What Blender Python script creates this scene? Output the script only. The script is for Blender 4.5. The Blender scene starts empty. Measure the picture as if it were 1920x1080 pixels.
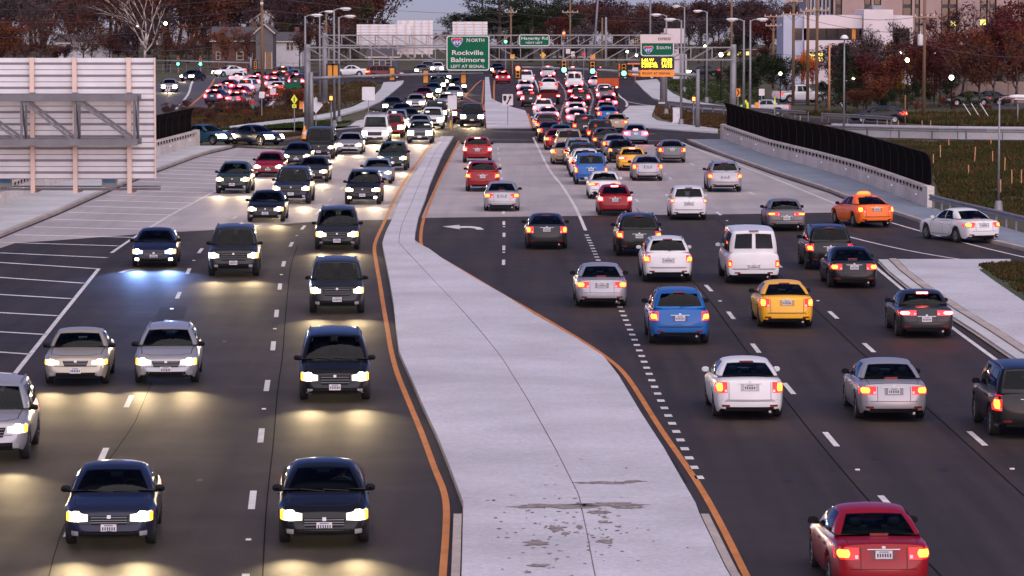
import bpy, bmesh, math, random
import numpy as np
from mathutils import Vector, Matrix
from mathutils.bvhtree import BVHTree

random.seed(7)
scene = bpy.context.scene
C = scene.collection
R = math.radians

# ---------------------------------------------------------------- camera
FPX, CAMH, PITCH = 7120.0, 11.04, math.atan(550 / 7120.0)
cam_data = bpy.data.cameras.new('camera')
cam_data.sensor_width = 36.0
cam_data.lens = 36.0 * FPX / 1920.0
cam_data.clip_start = 1.0
cam_data.clip_end = 9000.0
cam = bpy.data.objects.new('camera', cam_data)
C.objects.link(cam)
cam.location = (0, 0, CAMH)
cam.rotation_euler = (math.pi / 2 - PITCH, 0, 0)
scene.camera = cam

# ---------------------------------------------------------------- dusk sky and last low light
SUN_EL, SUN_AZ = R(46.0), R(165.0)          # behind the camera, a little to the right (azimuth from +Y, clockwise)
SKY_STRENGTH, SUN_STRENGTH, EXPOSURE = 0.05, 1.0, 2.1
SKY_TINT = (0.64, 0.48, 0.80, 1.0)
world = bpy.data.worlds.new('World')
scene.world = world
world.use_nodes = True
wn, wl = world.node_tree.nodes, world.node_tree.links
wn.clear()
wout = wn.new('ShaderNodeOutputWorld')
wbg = wn.new('ShaderNodeBackground')
sky = wn.new('ShaderNodeTexSky')
sky.sky_type = 'NISHITA'
sky.sun_disc = False
sky.sun_elevation = R(4.0)
sky.sun_rotation = SUN_AZ
sky.altitude = 100
sky.air_density = 0.6
sky.dust_density = 0.4
sky.ozone_density = 2.0
tc = wn.new('ShaderNodeTexCoord')
mp = wn.new('ShaderNodeMapping')
mp.inputs['Rotation'].default_value = (R(1.6), 0, 0)     # the road plane climbs: true horizon lies a little lower
wl.new(tc.outputs['Generated'], mp.inputs['Vector'])
wl.new(mp.outputs['Vector'], sky.inputs['Vector'])
tint = wn.new('ShaderNodeMix')                            # white balance of the dusk light
tint.data_type = 'RGBA'
tint.blend_type = 'MULTIPLY'
tint.inputs['Factor'].default_value = 1.0
tint.inputs['B'].default_value = SKY_TINT
wl.new(sky.outputs['Color'], tint.inputs['A'])
wl.new(tint.outputs['Result'], wbg.inputs['Color'])
wbg.inputs['Strength'].default_value = SKY_STRENGTH
wl.new(wbg.outputs['Background'], wout.inputs['Surface'])

sun_data = bpy.data.lights.new('sun', 'SUN')
sun_data.energy = SUN_STRENGTH
sun_data.angle = R(110)
sun_data.color = (1.0, 0.86, 0.84)
sun = bpy.data.objects.new('sun', sun_data)
C.objects.link(sun)
sd = Vector((math.sin(SUN_AZ) * math.cos(SUN_EL), math.cos(SUN_AZ) * math.cos(SUN_EL), math.sin(SUN_EL)))
sun.rotation_euler = (-sd).to_track_quat('-Z', 'Y').to_euler()
sun.location = (40, -60, 60)

scene.view_settings.view_transform = 'Standard'
scene.view_settings.look = 'None'
scene.view_settings.exposure = EXPOSURE
scene.view_settings.gamma = 1.0
scene.view_settings.use_curve_mapping = False
cy = scene.cycles
cy.use_denoising = True
cy.max_bounces = 5
cy.diffuse_bounces = 2
cy.glossy_bounces = 3
cy.transparent_max_bounces = 6
cy.sample_clamp_indirect = 4.0
cy.use_light_tree = True

# ---------------------------------------------------------------- projection helpers (survey of the site)
FWD = Vector((0, math.cos(PITCH), -math.sin(PITCH)))
UPV = Vector((0, math.sin(PITCH), math.cos(PITCH)))
def ray(px, py):
    return FWD + Vector((1, 0, 0)) * ((px - 960) / FPX) + UPV * ((540 - py) / FPX)
def G(px, py, z=0.0):
    d = ray(px, py)
    t = (z - CAMH) / d.z
    return Vector((d.x * t, d.y * t, z))
def at(px, py, Y):
    d = ray(px, py)
    t = Y / d.y
    return Vector((d.x * t, Y, CAMH + d.z * t))
def yd(py):
    return G(960, py).y
def pxm(Y):
    return FPX / Y

# ---------------------------------------------------------------- materials
MATS = {}
def mat(name, col, rough=0.7, metal=0.0, var=0.12, scale=3.0, bump=0.0, bscale=40.0, emit=None, es=0.0, coat=0.0, spec=0.5, col2=None, stretch=None, detail=4, objrand=0.0):
    if name in MATS:
        return MATS[name]
    m = bpy.data.materials.new(name)
    m.use_nodes = True
    n, l = m.node_tree.nodes, m.node_tree.links
    b = n['Principled BSDF']
    b.inputs['Roughness'].default_value = rough
    b.inputs['Metallic'].default_value = metal
    b.inputs['Specular IOR Level'].default_value = spec
    if coat:
        b.inputs['Coat Weight'].default_value = coat
        b.inputs['Coat Roughness'].default_value = 0.06
    t = n.new('ShaderNodeTexCoord')
    vec = t.outputs['Object']
    if stretch:
        mpn = n.new('ShaderNodeMapping')
        mpn.inputs['Scale'].default_value = stretch
        l.new(vec, mpn.inputs['Vector'])
        vec = mpn.outputs['Vector']
    c1 = tuple(col) + (1,)
    if var > 0 or col2:
        ns = n.new('ShaderNodeTexNoise')
        ns.inputs['Scale'].default_value = scale
        ns.inputs['Detail'].default_value = detail
        l.new(vec, ns.inputs['Vector'])
        rmp = n.new('ShaderNodeValToRGB')
        rmp.color_ramp.elements[0].position = 0.32
        rmp.color_ramp.elements[1].position = 0.68
        if col2:
            rmp.color_ramp.elements[0].color = c1
            rmp.color_ramp.elements[1].color = tuple(col2) + (1,)
        else:
            rmp.color_ramp.elements[0].color = tuple(max(0, x * (1 - var)) for x in col) + (1,)
            rmp.color_ramp.elements[1].color = tuple(min(1, x * (1 + var)) for x in col) + (1,)
        l.new(ns.outputs['Fac'], rmp.inputs['Fac'])
        outc = rmp.outputs['Color']
        if objrand:
            oi = n.new('ShaderNodeObjectInfo')
            mr = n.new('ShaderNodeMapRange')
            mr.inputs['To Min'].default_value = 1 - objrand
            mr.inputs['To Max'].default_value = 1 + objrand
            l.new(oi.outputs['Random'], mr.inputs['Value'])
            hs = n.new('ShaderNodeHueSaturation')
            l.new(mr.outputs['Result'], hs.inputs['Value'])
            l.new(outc, hs.inputs['Color'])
            outc = hs.outputs['Color']
        l.new(outc, b.inputs['Base Color'])
    else:
        b.inputs['Base Color'].default_value = c1
    if bump:
        nb = n.new('ShaderNodeTexNoise')
        nb.inputs['Scale'].default_value = bscale
        nb.inputs['Detail'].default_value = 3
        l.new(vec, nb.inputs['Vector'])
        bp = n.new('ShaderNodeBump')
        bp.inputs['Strength'].default_value = bump
        bp.inputs['Distance'].default_value = 0.02
        l.new(nb.outputs['Fac'], bp.inputs['Height'])
        l.new(bp.outputs['Normal'], b.inputs['Normal'])
    if emit:
        b.inputs['Emission Color'].default_value = tuple(emit) + (1,)
        b.inputs['Emission Strength'].default_value = es
    MATS[name] = m
    return m

def surface_mat(name, base, spots, spot_amt, fine_scale, big_scale, rough, bump=0.25, streak=0.0, streak_col=None, spec=0.5, extra=None):
    """weathered ground surface: broad tone, fine grain, dark specks and drag marks along the travel direction"""
    m = bpy.data.materials.new(name)
    m.use_nodes = True
    n, l = m.node_tree.nodes, m.node_tree.links
    b = n['Principled BSDF']
    b.inputs['Roughness'].default_value = rough
    b.inputs['Specular IOR Level'].default_value = spec
    t = n.new('ShaderNodeTexCoord')
    def noise(scale, detail=4, vec=None, rough_=0.55):
        q = n.new('ShaderNodeTexNoise')
        q.inputs['Scale'].default_value = scale
        q.inputs['Detail'].default_value = detail
        q.inputs['Roughness'].default_value = rough_
        l.new(vec or t.outputs['Object'], q.inputs['Vector'])
        return q
    def ramp(src, p0, c0, p1, c1):
        q = n.new('ShaderNodeValToRGB')
        q.color_ramp.elements[0].position = p0
        q.color_ramp.elements[1].position = p1
        q.color_ramp.elements[0].color = tuple(c0) + (1,)
        q.color_ramp.elements[1].color = tuple(c1) + (1,)
        l.new(src, q.inputs['Fac'])
        return q
    def mix(f, a, c, mode='MIX'):
        q = n.new('ShaderNodeMix')
        q.data_type = 'RGBA'
        q.blend_type = mode
        if isinstance(f, float):
            q.inputs['Factor'].default_value = f
        else:
            l.new(f, q.inputs['Factor'])
        l.new(a, q.inputs['A'])
        if isinstance(c, tuple):
            q.inputs['B'].default_value = tuple(c) + (1,)
        else:
            l.new(c, q.inputs['B'])
        return q.outputs['Result']
    big = ramp(noise(big_scale, 5).outputs['Fac'], 0.3, [x * 0.82 for x in base], 0.7, [x * 1.16 for x in base])
    fine = ramp(noise(fine_scale, 3).outputs['Fac'], 0.3, (0.84,) * 3, 0.75, (1.14,) * 3)
    col = mix(1.0, big.outputs['Color'], fine.outputs['Color'], 'MULTIPLY')
    sp = ramp(noise(fine_scale * 0.22, 8, rough_=0.75).outputs['Fac'], 0.60, (0, 0, 0), 0.70, (1, 1, 1))
    am = n.new('ShaderNodeMath'); am.operation = 'MULTIPLY'; am.inputs[1].default_value = spot_amt
    l.new(sp.outputs['Color'], am.inputs[0])
    col = mix(am.outputs[0], col, tuple(spots))
    if streak:
        mpn = n.new('ShaderNodeMapping')
        mpn.inputs['Scale'].default_value = (1.0, 0.035, 1.0)
        l.new(t.outputs['Object'], mpn.inputs['Vector'])
        st = ramp(noise(1.3, 4, mpn.outputs['Vector']).outputs['Fac'], 0.42, (0, 0, 0), 0.72, (1, 1, 1))
        sm = n.new('ShaderNodeMath'); sm.operation = 'MULTIPLY'; sm.inputs[1].default_value = streak
        l.new(st.outputs['Color'], sm.inputs[0])
        col = mix(sm.outputs[0], col, tuple(streak_col))
    l.new(col, b.inputs['Base Color'])
    rr = n.new('ShaderNodeMapRange')
    rr.inputs['To Min'].default_value = rough - 0.12
    rr.inputs['To Max'].default_value = min(1, rough + 0.12)
    l.new(noise(big_scale * 3, 4).outputs['Fac'], rr.inputs['Value'])
    l.new(rr.outputs['Result'], b.inputs['Roughness'])
    bp = n.new('ShaderNodeBump')
    bp.inputs['Strength'].default_value = bump
    bp.inputs['Distance'].default_value = 0.01
    l.new(noise(fine_scale * 2.0, 3).outputs['Fac'], bp.inputs['Height'])
    l.new(bp.outputs['Normal'], b.inputs['Normal'])
    MATS[name] = m
    return m

asphalt = surface_mat('asphalt', (0.042, 0.033, 0.029), (0.066, 0.054, 0.048), 0.30, 14.0, 0.12, 0.68, 0.35, 0.9, (0.022, 0.018, 0.017), spec=0.2)
asphalt_worn = surface_mat('asphalt_worn', (0.075, 0.071, 0.074), (0.12, 0.115, 0.11), 0.35, 12.0, 0.10, 0.66, 0.35, 0.40, (0.05, 0.048, 0.05), spec=0.4)
concrete_deck = surface_mat('concrete_deck', (0.38, 0.34, 0.335), (0.22, 0.195, 0.19), 0.35, 9.0, 0.16, 0.6, 0.3, 0.55, (0.265, 0.24, 0.235))
concrete_pale = surface_mat('concrete_pale', (0.47, 0.465, 0.52), (0.24, 0.21, 0.22), 0.30, 10.0, 0.22, 0.8, 0.3, 0.30, (0.42, 0.395, 0.43))
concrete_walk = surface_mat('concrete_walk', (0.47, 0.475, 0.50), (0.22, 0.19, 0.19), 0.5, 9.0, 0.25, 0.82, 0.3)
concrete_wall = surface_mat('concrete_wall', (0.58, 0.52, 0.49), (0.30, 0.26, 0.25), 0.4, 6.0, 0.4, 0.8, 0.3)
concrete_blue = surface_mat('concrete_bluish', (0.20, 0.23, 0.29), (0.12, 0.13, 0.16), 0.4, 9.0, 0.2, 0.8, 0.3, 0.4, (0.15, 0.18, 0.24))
kerb_mat = surface_mat('kerb_concrete', (0.38, 0.33, 0.31), (0.14, 0.11, 0.10), 0.7, 8.0, 0.5, 0.85, 0.4)
grass_mat = surface_mat('dry_grass_ground', (0.058, 0.052, 0.022), (0.085, 0.05, 0.026), 0.75, 2.2, 0.06, 0.95, 0.5)
lawn_mat = surface_mat('lawn_ground', (0.042, 0.052, 0.018), (0.075, 0.052, 0.024), 0.6, 2.5, 0.08, 0.95, 0.5)
dirt_mat = surface_mat('bare_dirt', (0.13, 0.085, 0.055), (0.05, 0.042, 0.02), 0.7, 2.5, 0.10, 0.95, 0.5)
white_paint = surface_mat('road_paint_white', (0.62, 0.61, 0.61), (0.16, 0.15, 0.15), 0.75, 22.0, 1.2, 0.65, 0.2, 0.35, (0.36, 0.35, 0.35), spec=0.3)
orange_paint = surface_mat('road_paint_orange', (0.50, 0.185, 0.045), (0.16, 0.09, 0.06), 0.6, 22.0, 1.0, 0.65, 0.2, 0.30, (0.36, 0.15, 0.05), spec=0.3)
galv = mat('galvanised_steel', (0.22, 0.22, 0.24), 0.55, 0.3, var=0.12, scale=2)
galv_dark = mat('weathered_steel', (0.15, 0.15, 0.17), 0.55, 0.4, var=0.15, scale=2)
alu = mat('sign_back_aluminium', (0.64, 0.64, 0.68), 0.6, 0.1, var=0.08, scale=1.5)
alu_rib_warm = mat('sign_rib_warm_reflection', (0.66, 0.50, 0.43), 0.6, 0.0, var=0.06, scale=1.5)  # peach tint paints the warm dusk reflection into the rib colour
black_mat = mat('black_rubber', (0.012, 0.012, 0.013), 0.75, var=0.2)
dark_plastic = mat('dark_plastic', (0.009, 0.009, 0.010), 0.7, var=0.1, spec=0.15)

# ---------------------------------------------------------------- mesh builder
class MB:
    def __init__(s):
        s.v, s.f = [], []
    def quad(s, a, b, c, d):
        i = len(s.v)
        s.v += [tuple(a), tuple(b), tuple(c), tuple(d)]
        s.f.append((i, i + 1, i + 2, i + 3))
        return s
    def poly(s, pts):
        i = len(s.v)
        s.v += [tuple(p) for p in pts]
        s.f.append(tuple(range(i, i + len(pts))))
        return s
    def box(s, c, d, rz=0.0, rx=0.0, ry=0.0):
        M = Matrix.Translation(Vector(c)) @ Matrix.Rotation(rz, 4, 'Z') @ Matrix.Rotation(ry, 4, 'Y') @ Matrix.Rotation(rx, 4, 'X')
        i = len(s.v)
        for sx in (-1, 1):
            for sy in (-1, 1):
                for sz in (-1, 1):
                    s.v.append(tuple(M @ Vector((sx * d[0] / 2, sy * d[1] / 2, sz * d[2] / 2))))
        for f in ((0, 1, 3, 2), (4, 6, 7, 5), (0, 4, 5, 1), (2, 3, 7, 6), (0, 2, 6, 4), (1, 5, 7, 3)):
            s.f.append(tuple(i + k for k in f))
        return s
    def tube(s, a, b, r0, r1=None, n=8, cap=True):
        r1 = r0 if r1 is None else r1
        a, b = Vector(a), Vector(b)
        ax = (b - a)
        if ax.length < 1e-6:
            return s
        ax.normalize()
        u = ax.orthogonal().normalized()
        w = ax.cross(u)
        i = len(s.v)
        for p, r in ((a, r0), (b, r1)):
            for k in range(n):
                t = 2 * math.pi * k / n
                s.v.append(tuple(p + (u * math.cos(t) + w * math.sin(t)) * r))
        for k in range(n):
            s.f.append((i + k, i + (k + 1) % n, i + n + (k + 1) % n, i + n + k))
        if cap:
            s.f.append(tuple(i + k for k in reversed(range(n))))
            s.f.append(tuple(i + n + k for k in range(n)))
        return s
    def path(s, pts, rs, n=6):
        for k in range(len(pts) - 1):
            s.tube(pts[k], pts[k + 1], rs[k], rs[k + 1], n, cap=True)
        return s
    def bar(s, a, b, w, h=None):
        """rectangular bar from a to b"""
        h = w if h is None else h
        a, b = Vector(a), Vector(b)
        ax = (b - a).normalized()
        up = Vector((0, 0, 1)) if abs(ax.z) < 0.95 else Vector((0, 1, 0))
        u = ax.cross(up).normalized()
        w_ = u.cross(ax)
        i = len(s.v)
        for p in (a, b):
            for su, sv in ((-1, -1), (1, -1), (1, 1), (-1, 1)):
                s.v.append(tuple(p + u * su * w / 2 + w_ * sv * h / 2))
        for f in ((0, 1, 5, 4), (1, 2, 6, 5), (2, 3, 7, 6), (3, 0, 4, 7), (3, 2, 1, 0), (4, 5, 6, 7)):
            s.f.append(tuple(i + k for k in f))
        return s
    def lathe(s, prof, n=16, M=None):
        """profile of (r, z) turned about z"""
        M = M or Matrix.Identity(4)
        i = len(s.v)
        for r, z in prof:
            for k in range(n):
                t = 2 * math.pi * k / n
                s.v.append(tuple(M @ Vector((r * math.cos(t), r * math.sin(t), z))))
        for j in range(len(prof) - 1):
            for k in range(n):
                s.f.append((i + j * n + k, i + j * n + (k + 1) % n, i + (j + 1) * n + (k + 1) % n, i + (j + 1) * n + k))
        return s
    def slab(s, pts, z0, z1):
        n = len(pts)
        i = len(s.v)
        s.v += [(p[0], p[1], z1) for p in pts] + [(p[0], p[1], z0) for p in pts]
        s.f.append(tuple(i + k for k in range(n)))
        for k in range(n):
            s.f.append((i + (k + 1) % n, i + k, i + n + k, i + n + (k + 1) % n))
        return s
    def sheet(s, rows):
        i = len(s.v)
        m = len(rows[0])
        for r in rows:
            s.v += [tuple(p) for p in r]
        for a in range(len(rows) - 1):
            for b in range(m - 1):
                s.f.append((i + a * m + b, i + a * m + b + 1, i + (a + 1) * m + b + 1, i + (a + 1) * m + b))
        return s
    def mesh(s, name, smooth=False, fix=True):
        me = bpy.data.meshes.new(name)
        me.from_pydata(s.v, [], s.f)
        if fix:
            bm = bmesh.new()
            bm.from_mesh(me)
            bmesh.ops.recalc_face_normals(bm, faces=bm.faces)
            bm.to_mesh(me)
            bm.free()
        if smooth:
            for p in me.polygons:
                p.use_smooth = True
        me.update()
        return me
    def build(s, name, m, parent=None, smooth=False, fix=True, **kw):
        return mk(name, s.mesh(name, smooth, fix), m, parent, **kw)

def mk(name, me, m=None, parent=None, label=None, cat=None, group=None, kind=None, loc=None, rot=None):
    o = bpy.data.objects.new(name, me)
    C.objects.link(o)
    if m is not None and me is not None:
        if len(me.materials) == 0:
            me.materials.append(m)
        elif me.materials[0] != m:
            o.material_slots[0].link = 'OBJECT'
            o.material_slots[0].material = m
    if parent is not None:
        o.parent = parent
    if loc is not None:
        o.location = loc
    if rot is not None:
        o.rotation_euler = rot
    tag(o, label, cat, group, kind)
    return o
def tag(o, label=None, cat=None, group=None, kind=None):
    if label: o['label'] = label
    if cat: o['category'] = cat
    if group: o['group'] = group
    if kind: o['kind'] = kind
    return o
def empty(name, loc=(0, 0, 0), rz=0.0, label=None, cat=None, group=None):
    o = bpy.data.objects.new(name, None)
    C.objects.link(o)
    o.location = loc
    o.rotation_euler = (0, 0, rz)
    o.empty_display_size = 0.3
    return tag(o, label, cat, group)

def catmull(pts, step=4):
    out = []
    n = len(pts)
    for i in range(n - 1):
        p0, p1, p2, p3 = pts[max(0, i - 1)], pts[i], pts[i + 1], pts[min(n - 1, i + 2)]
        for k in range(step):
            t = k / step
            out.append(tuple(0.5 * ((2 * p1[j]) + (-p0[j] + p2[j]) * t + (2 * p0[j] - 5 * p1[j] + 4 * p2[j] - p3[j]) * t * t + (-p0[j] + 3 * p1[j] - 3 * p2[j] + p3[j]) * t ** 3) for j in range(2)))
    out.append(tuple(pts[-1]))
    return out
def Gs(pts, z=0.0):
    return [G(p[0], p[1], z) for p in pts]
def strip_pts(wp, w):
    """left and right edges of a band of width w along world points"""
    L_, R_ = [], []
    n = len(wp)
    for i in range(n):
        a, b = wp[max(0, i - 1)], wp[min(n - 1, i + 1)]
        d = Vector((b.x - a.x, b.y - a.y, 0)).normalized()
        q = Vector((-d.y, d.x, 0)) * (w / 2)
        L_.append(wp[i] + q)
        R_.append(wp[i] - q)
    return L_, R_

def text_mesh(s):
    cu = bpy.data.curves.new('lettering', 'FONT')
    cu.body = s
    cu.offset = 0.014
    cu.resolution_u = 4
    ob = bpy.data.objects.new('lettering', cu)
    C.objects.link(ob)
    dg = bpy.context.evaluated_depsgraph_get()
    me = bpy.data.meshes.new_from_object(ob.evaluated_get(dg))
    bpy.data.objects.remove(ob)
    return me
TEXTS = {s: text_mesh(s) for s in ('495', 'N', 'ORTH', 'Rockville', 'Baltimore', 'LEFT AT SIGNAL', 'EXPRESS', 'S', 'OUTH', 'I-66 W', '08:38', 'Braddock', '11:22', 'I-395-95', '34:18', 'RIGHT AT SIGNAL', 'Hagarity Rd', 'NEXT LEFT')}

# ================================================================ THE SETTING: ground, roads, walks
def ground_mesh():
    mb = MB()
    xs = [-900, -400, -220] + list(np.arange(-140, 141, 4.0)) + [220, 400, 900]
    ys = [-40, 0, 30] + list(np.arange(40, 770, 5.0)) + [800, 900, 1100, 1500, 2500, 4200]
    rows = []
    rnd = random.Random(3)
    for y in ys:
        row = []
        for x in xs:
            z = -0.09 + 0.05 * math.sin(x * 0.37 + 1.3 * math.sin(y * 0.11)) * math.sin(y * 0.23) 
            if y > 770:
                z -= (y - 770) * 0.0128
            row.append((x, y, z))
        rows.append(row)
    return mb.sheet(rows)
mk('ground', ground_mesh().mesh('ground', True), grass_mat, kind='structure')

def px_poly(name, pts, z, m, parent=None, kind=None, sm=0):
    p = catmull(pts, sm) if sm else pts
    mb = MB().poly(Gs(p, z))
    me = mb.mesh(name)
    if me.polygons[0].normal.z < 0:
        me.flip_normals()
    return mk(name, me, m, parent, kind=kind)

# edge tables (image survey points)
L_KERB = [(-400, 610), (-200, 527), (0, 445), (110, 400), (210, 355), (290, 323), (380, 290), (440, 275), (470, 268)]
R_KERB = [(1283, 262), (1350, 290), (1450, 325), (1560, 361), (1600, 378), (1700, 409), (1780, 437), (1920, 471), (2100, 512)]
# one asphalt carriageway sheet reaching from under the camera to the far crossing
road = px_poly('road', [(-900, 1700), (-900, 800), (-400, 610)] + L_KERB[1:] +
               [(455, 262), (300, 262), (-200, 272), (-200, 249), (300, 247), (440, 245.5), (560, 244.5), (640, 240), (700, 228),
                (752, 214), (690, 203), (715, 190), (740, 170), (757, 155), (600, 156), (560, 150), (560, 137), (760, 132), (820, 129), (870, 126.5),
                (960, 122), (1060, 122), (1160, 127), (1330, 140), (1330, 149), (1190, 153), (1222, 186), (1255, 197),
                (1300, 203.5), (1400, 212), (1470, 219), (1600, 225), (1760, 240), (1760, 247), (1600, 237.5), (1480, 229), (1400, 222), (1300, 212), (1232, 200.5), (1178, 200), (1160, 226), (1164, 237), (1345, 250.5), (1500, 255), (1500, 262)] + R_KERB +
               [(2400, 580), (1960, 492), (1885, 492), (1800, 487), (1700, 485), (1645, 490), (1668, 515), (1760, 583), (1920, 690), (2300, 960), (3000, 1700)], 0.012, asphalt, kind='structure')
side_road = px_poly('side_road', [(150, 212), (291, 196), (291, 158), (345, 145.5), (430, 138.5), (500, 137), (575, 142), (580, 160), (520, 190), (498, 206), (470, 200), (440, 204), (400, 206), (350, 205), (300, 222), (150, 242)], 0.013, asphalt_worn, kind='structure')
deck = px_poly('bridge_deck', [(-260, 555), (-100, 489), (0, 448), (110, 403), (210, 358), (290, 325.5), (380, 292), (445, 277), (560, 283), (700, 271), (800, 259), (830, 257), (812, 290), (770, 350), (740, 404), (735, 412), (600, 415), (430, 430), (250, 440), (100, 451), (30, 455)], 0.018, concrete_deck, road)
deck2 = px_poly('bridge_deck', [(862, 268), (990, 268.5), (1180, 271), (1290, 272), (1352, 292.5), (1448, 327.5), (1556, 363), (1598, 381), (1580, 398), (1350, 402), (1090, 405), (790, 409), (800, 385), (825, 330)], 0.018, concrete_deck, road)

# ---- raised median and walks, cast panel by panel
def xi(tab, y):
    ys = [p[1] for p in tab]; xs = [p[0] for p in tab]
    if ys[0] > ys[-1]:
        ys, xs = ys[::-1], xs[::-1]
    if y <= ys[0]:
        return xs[0] + (xs[1] - xs[0]) / (ys[1] - ys[0]) * (y - ys[0])
    if y >= ys[-1]:
        return xs[-1] + (xs[-1] - xs[-2]) / (ys[-1] - ys[-2]) * (y - ys[-1])
    return float(np.interp(y, ys, xs))
def panels(name, parent, lt, rt, ys, h, m, gap=0.012, step=9.0, z0=-0.05):
    for a, b in zip(ys[:-1], ys[1:]):
        n = max(2, int(abs(a - b) / step) + 1)
        sam = [a + (b - a) * i / (n - 1) for i in range(n)]
        lp = [G(xi(lt, y), y) for y in sam]
        rp = [G(xi(rt, y), y) for y in sam]
        lp = [p + Vector((gap, 0, 0)) for p in lp]
        rp = [p - Vector((gap, 0, 0)) for p in rp]
        sgn = 1 if lp[-1].y > lp[0].y else -1
        for q in (lp, rp):
            q[0] = q[0] + Vector((0, sgn * gap, 0))
            q[-1] = q[-1] - Vector((0, sgn * gap, 0))
        MB().slab(lp + rp[::-1], z0, h + random.uniform(-0.004, 0.004)).build(name, m, parent)
ML = [(862, 1160), (865, 1080), (868, 955), (862, 938), (845, 892), (820, 828), (795, 775), (765, 706), (748, 668), (742, 620), (738, 580), (730, 530), (722, 490), (716, 461), (724, 438), (735, 416), (745, 390), (765, 350), (800, 295), (828, 257)]
MR = [(1410, 1160), (1362, 1080), (1312, 975), (1305, 955), (1280, 912), (1245, 850), (1205, 788), (1160, 712), (1132, 676), (1080, 642), (1000, 596), (950, 562), (890, 528), (830, 491), (800, 469), (777, 461), (779, 440), (785, 410), (797, 380), (806, 350), (830, 292), (854, 253)]
MJ = [(1130, 1160), (1113, 1080), (1100, 1010), (1085, 940), (1040, 850), (990, 760), (940, 678), (895, 622), (855, 577), (820, 540), (747, 461), (751, 436), (757, 418), (772, 385), (786, 350), (815, 291), (841, 255)]
median = MB().slab([G(xi(ML, y), y) for y in np.linspace(1150, 258, 60)] + [G(xi(MR, y), y) for y in np.linspace(258, 1150, 60)], -0.05, 0.11).build('median', kerb_mat, kind='structure')
mys = [1155, 1040, 945, 862, 782, 713, 645, 578, 520, 462, 412, 368, 330, 296, 259]
panels('panel', median, ML, MJ, mys, 0.15, concrete_pale)
panels('panel', median, MJ, MR, mys, 0.15, concrete_pale)
# worn kerb stones at the near end of the median
for tab, side in ((ML, -1), (MR, 1)):
    for a, b in ((1158, 1085), (1084, 1022), (1021, 975)):
        q = [G(xi(tab, a + (b - a) * i / 3), a + (b - a) * i / 3) for i in range(4)]
        pts = [p + Vector((side * 0.02, 0, 0)) for p in q] + [p - Vector((side * -0.19, 0, 0)) for p in q[::-1]]
        MB().slab(pts, -0.04, 0.135).build('kerb_stone', kerb_mat, median)

FM = [(909.5, 146.5), (917, 146.5), (921.5, 187), (935, 194), (962, 204), (985, 210), (990, 222), (995, 241), (912, 241), (909, 200)]
far_median = MB().slab(Gs(FM), -0.05, 0.15).build('median', concrete_pale, kind='structure')

# left bridge walk
LPAR = [(-300, 508), (0, 388), (90, 351), (170, 330), (290, 297), (367, 275), (380, 271)]
walk_l = MB().slab([G(xi(LPAR, y) - 4, y) for y in np.linspace(475, 276, 20)] + [G(xi(L_KERB, y), y) for y in np.linspace(276, 475, 20)], -0.05, 0.12).build('sidewalk', kerb_mat, kind='structure')
def kpanels(parent, lt, rt, ys, kerb_side, wm=None):
    wm = wm or concrete_walk
    kw = 0.28
    lt2, rt2 = list(lt), list(rt)
    def off(tab, s):
        out = []
        for x, y in tab:
            out.append((x + s * kw * FPX / yd(y), y))
        return out
    if kerb_side > 0:
        panels('panel', parent, lt, off(rt, -1), ys, 0.15, wm)
        panels('kerb_stone', parent, off(rt, -1), rt, ys, 0.155, kerb_mat, gap=0.02)
    else:
        panels('panel', parent, off(lt, 1), rt, ys, 0.15, wm)
        panels('kerb_stone', parent, lt, off(lt, 1), ys, 0.155, kerb_mat, gap=0.02)
kpanels(walk_l, LPAR, L_KERB, [474, 448, 424, 402, 382, 364, 348, 333, 319, 307, 296, 286, 277], 1)
# right bridge walk
RPAR = [(1355, 262), (1400, 279), (1440, 294), (1540, 321), (1600, 339), (1660, 361), (1745, 394), (1840, 420), (1920, 443), (2100, 495)]
walk_r = MB().slab([G(xi(R_KERB, y), y) for y in np.linspace(490, 264, 20)] + [G(xi(RPAR, y) + 5, y) for y in np.linspace(264, 490, 20)], -0.05, 0.12).build('sidewalk', kerb_mat, kind='structure')
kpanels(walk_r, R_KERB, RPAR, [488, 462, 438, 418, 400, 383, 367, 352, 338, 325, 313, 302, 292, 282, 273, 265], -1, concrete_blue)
# corner island at the right
IL = [(1645, 491), (1666, 513), (1700, 541), (1760, 583), (1830, 628), (1920, 690), (2150, 850)]
island = px_poly('sidewalk', [(1650, 492), (1700, 487.5), (1800, 489.5), (1885, 494.5), (2100, 497), (2100, 815), (1920, 690)] + IL[::-1][2:], 0.06, kerb_mat, kind='structure')
IR = [(1900, 491), (1836, 504), (1868, 527), (1925, 566), (2150, 710)]
def strip_at(tab, dx, y):
    return xi(tab, y) + dx * FPX / yd(y)
for i, (a, b) in enumerate(((492, 512), (512, 536), (536, 562), (562, 592), (592, 628), (628, 672), (672, 724), (724, 790))):
    ys_ = np.linspace(a, b, 5)
    MB().slab([G(strip_at(IL, 0.01, y), y) for y in ys_] + [G(strip_at(IL, 0.42, y), y) for y in ys_[::-1]], -0.05, 0.13).build('gutter_pan', concrete_walk, island)
    MB().slab([G(strip_at(IL, 0.45, y), y) for y in ys_] + [G(strip_at(IL, 0.75, y), y) for y in ys_[::-1]], -0.05, 0.17).build('kerb_stone', kerb_mat, island)
    MB().slab([G(strip_at(IL, 0.79, y), y + (0.8 if k == 0 else 0)) for k, y in enumerate(ys_)] + [G(max(xi(IR, y), strip_at(IL, 1.2, y)), y + (0.8 if y == a else 0)) for y in ys_[::-1]], -0.05, 0.16).build('panel', concrete_pale, island)
verge = px_poly('lawn', [(1836, 505), (1885, 498), (2200, 499), (2200, 740), (1925, 567), (1868, 528)], 0.175, lawn_mat, kind='structure')

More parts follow.
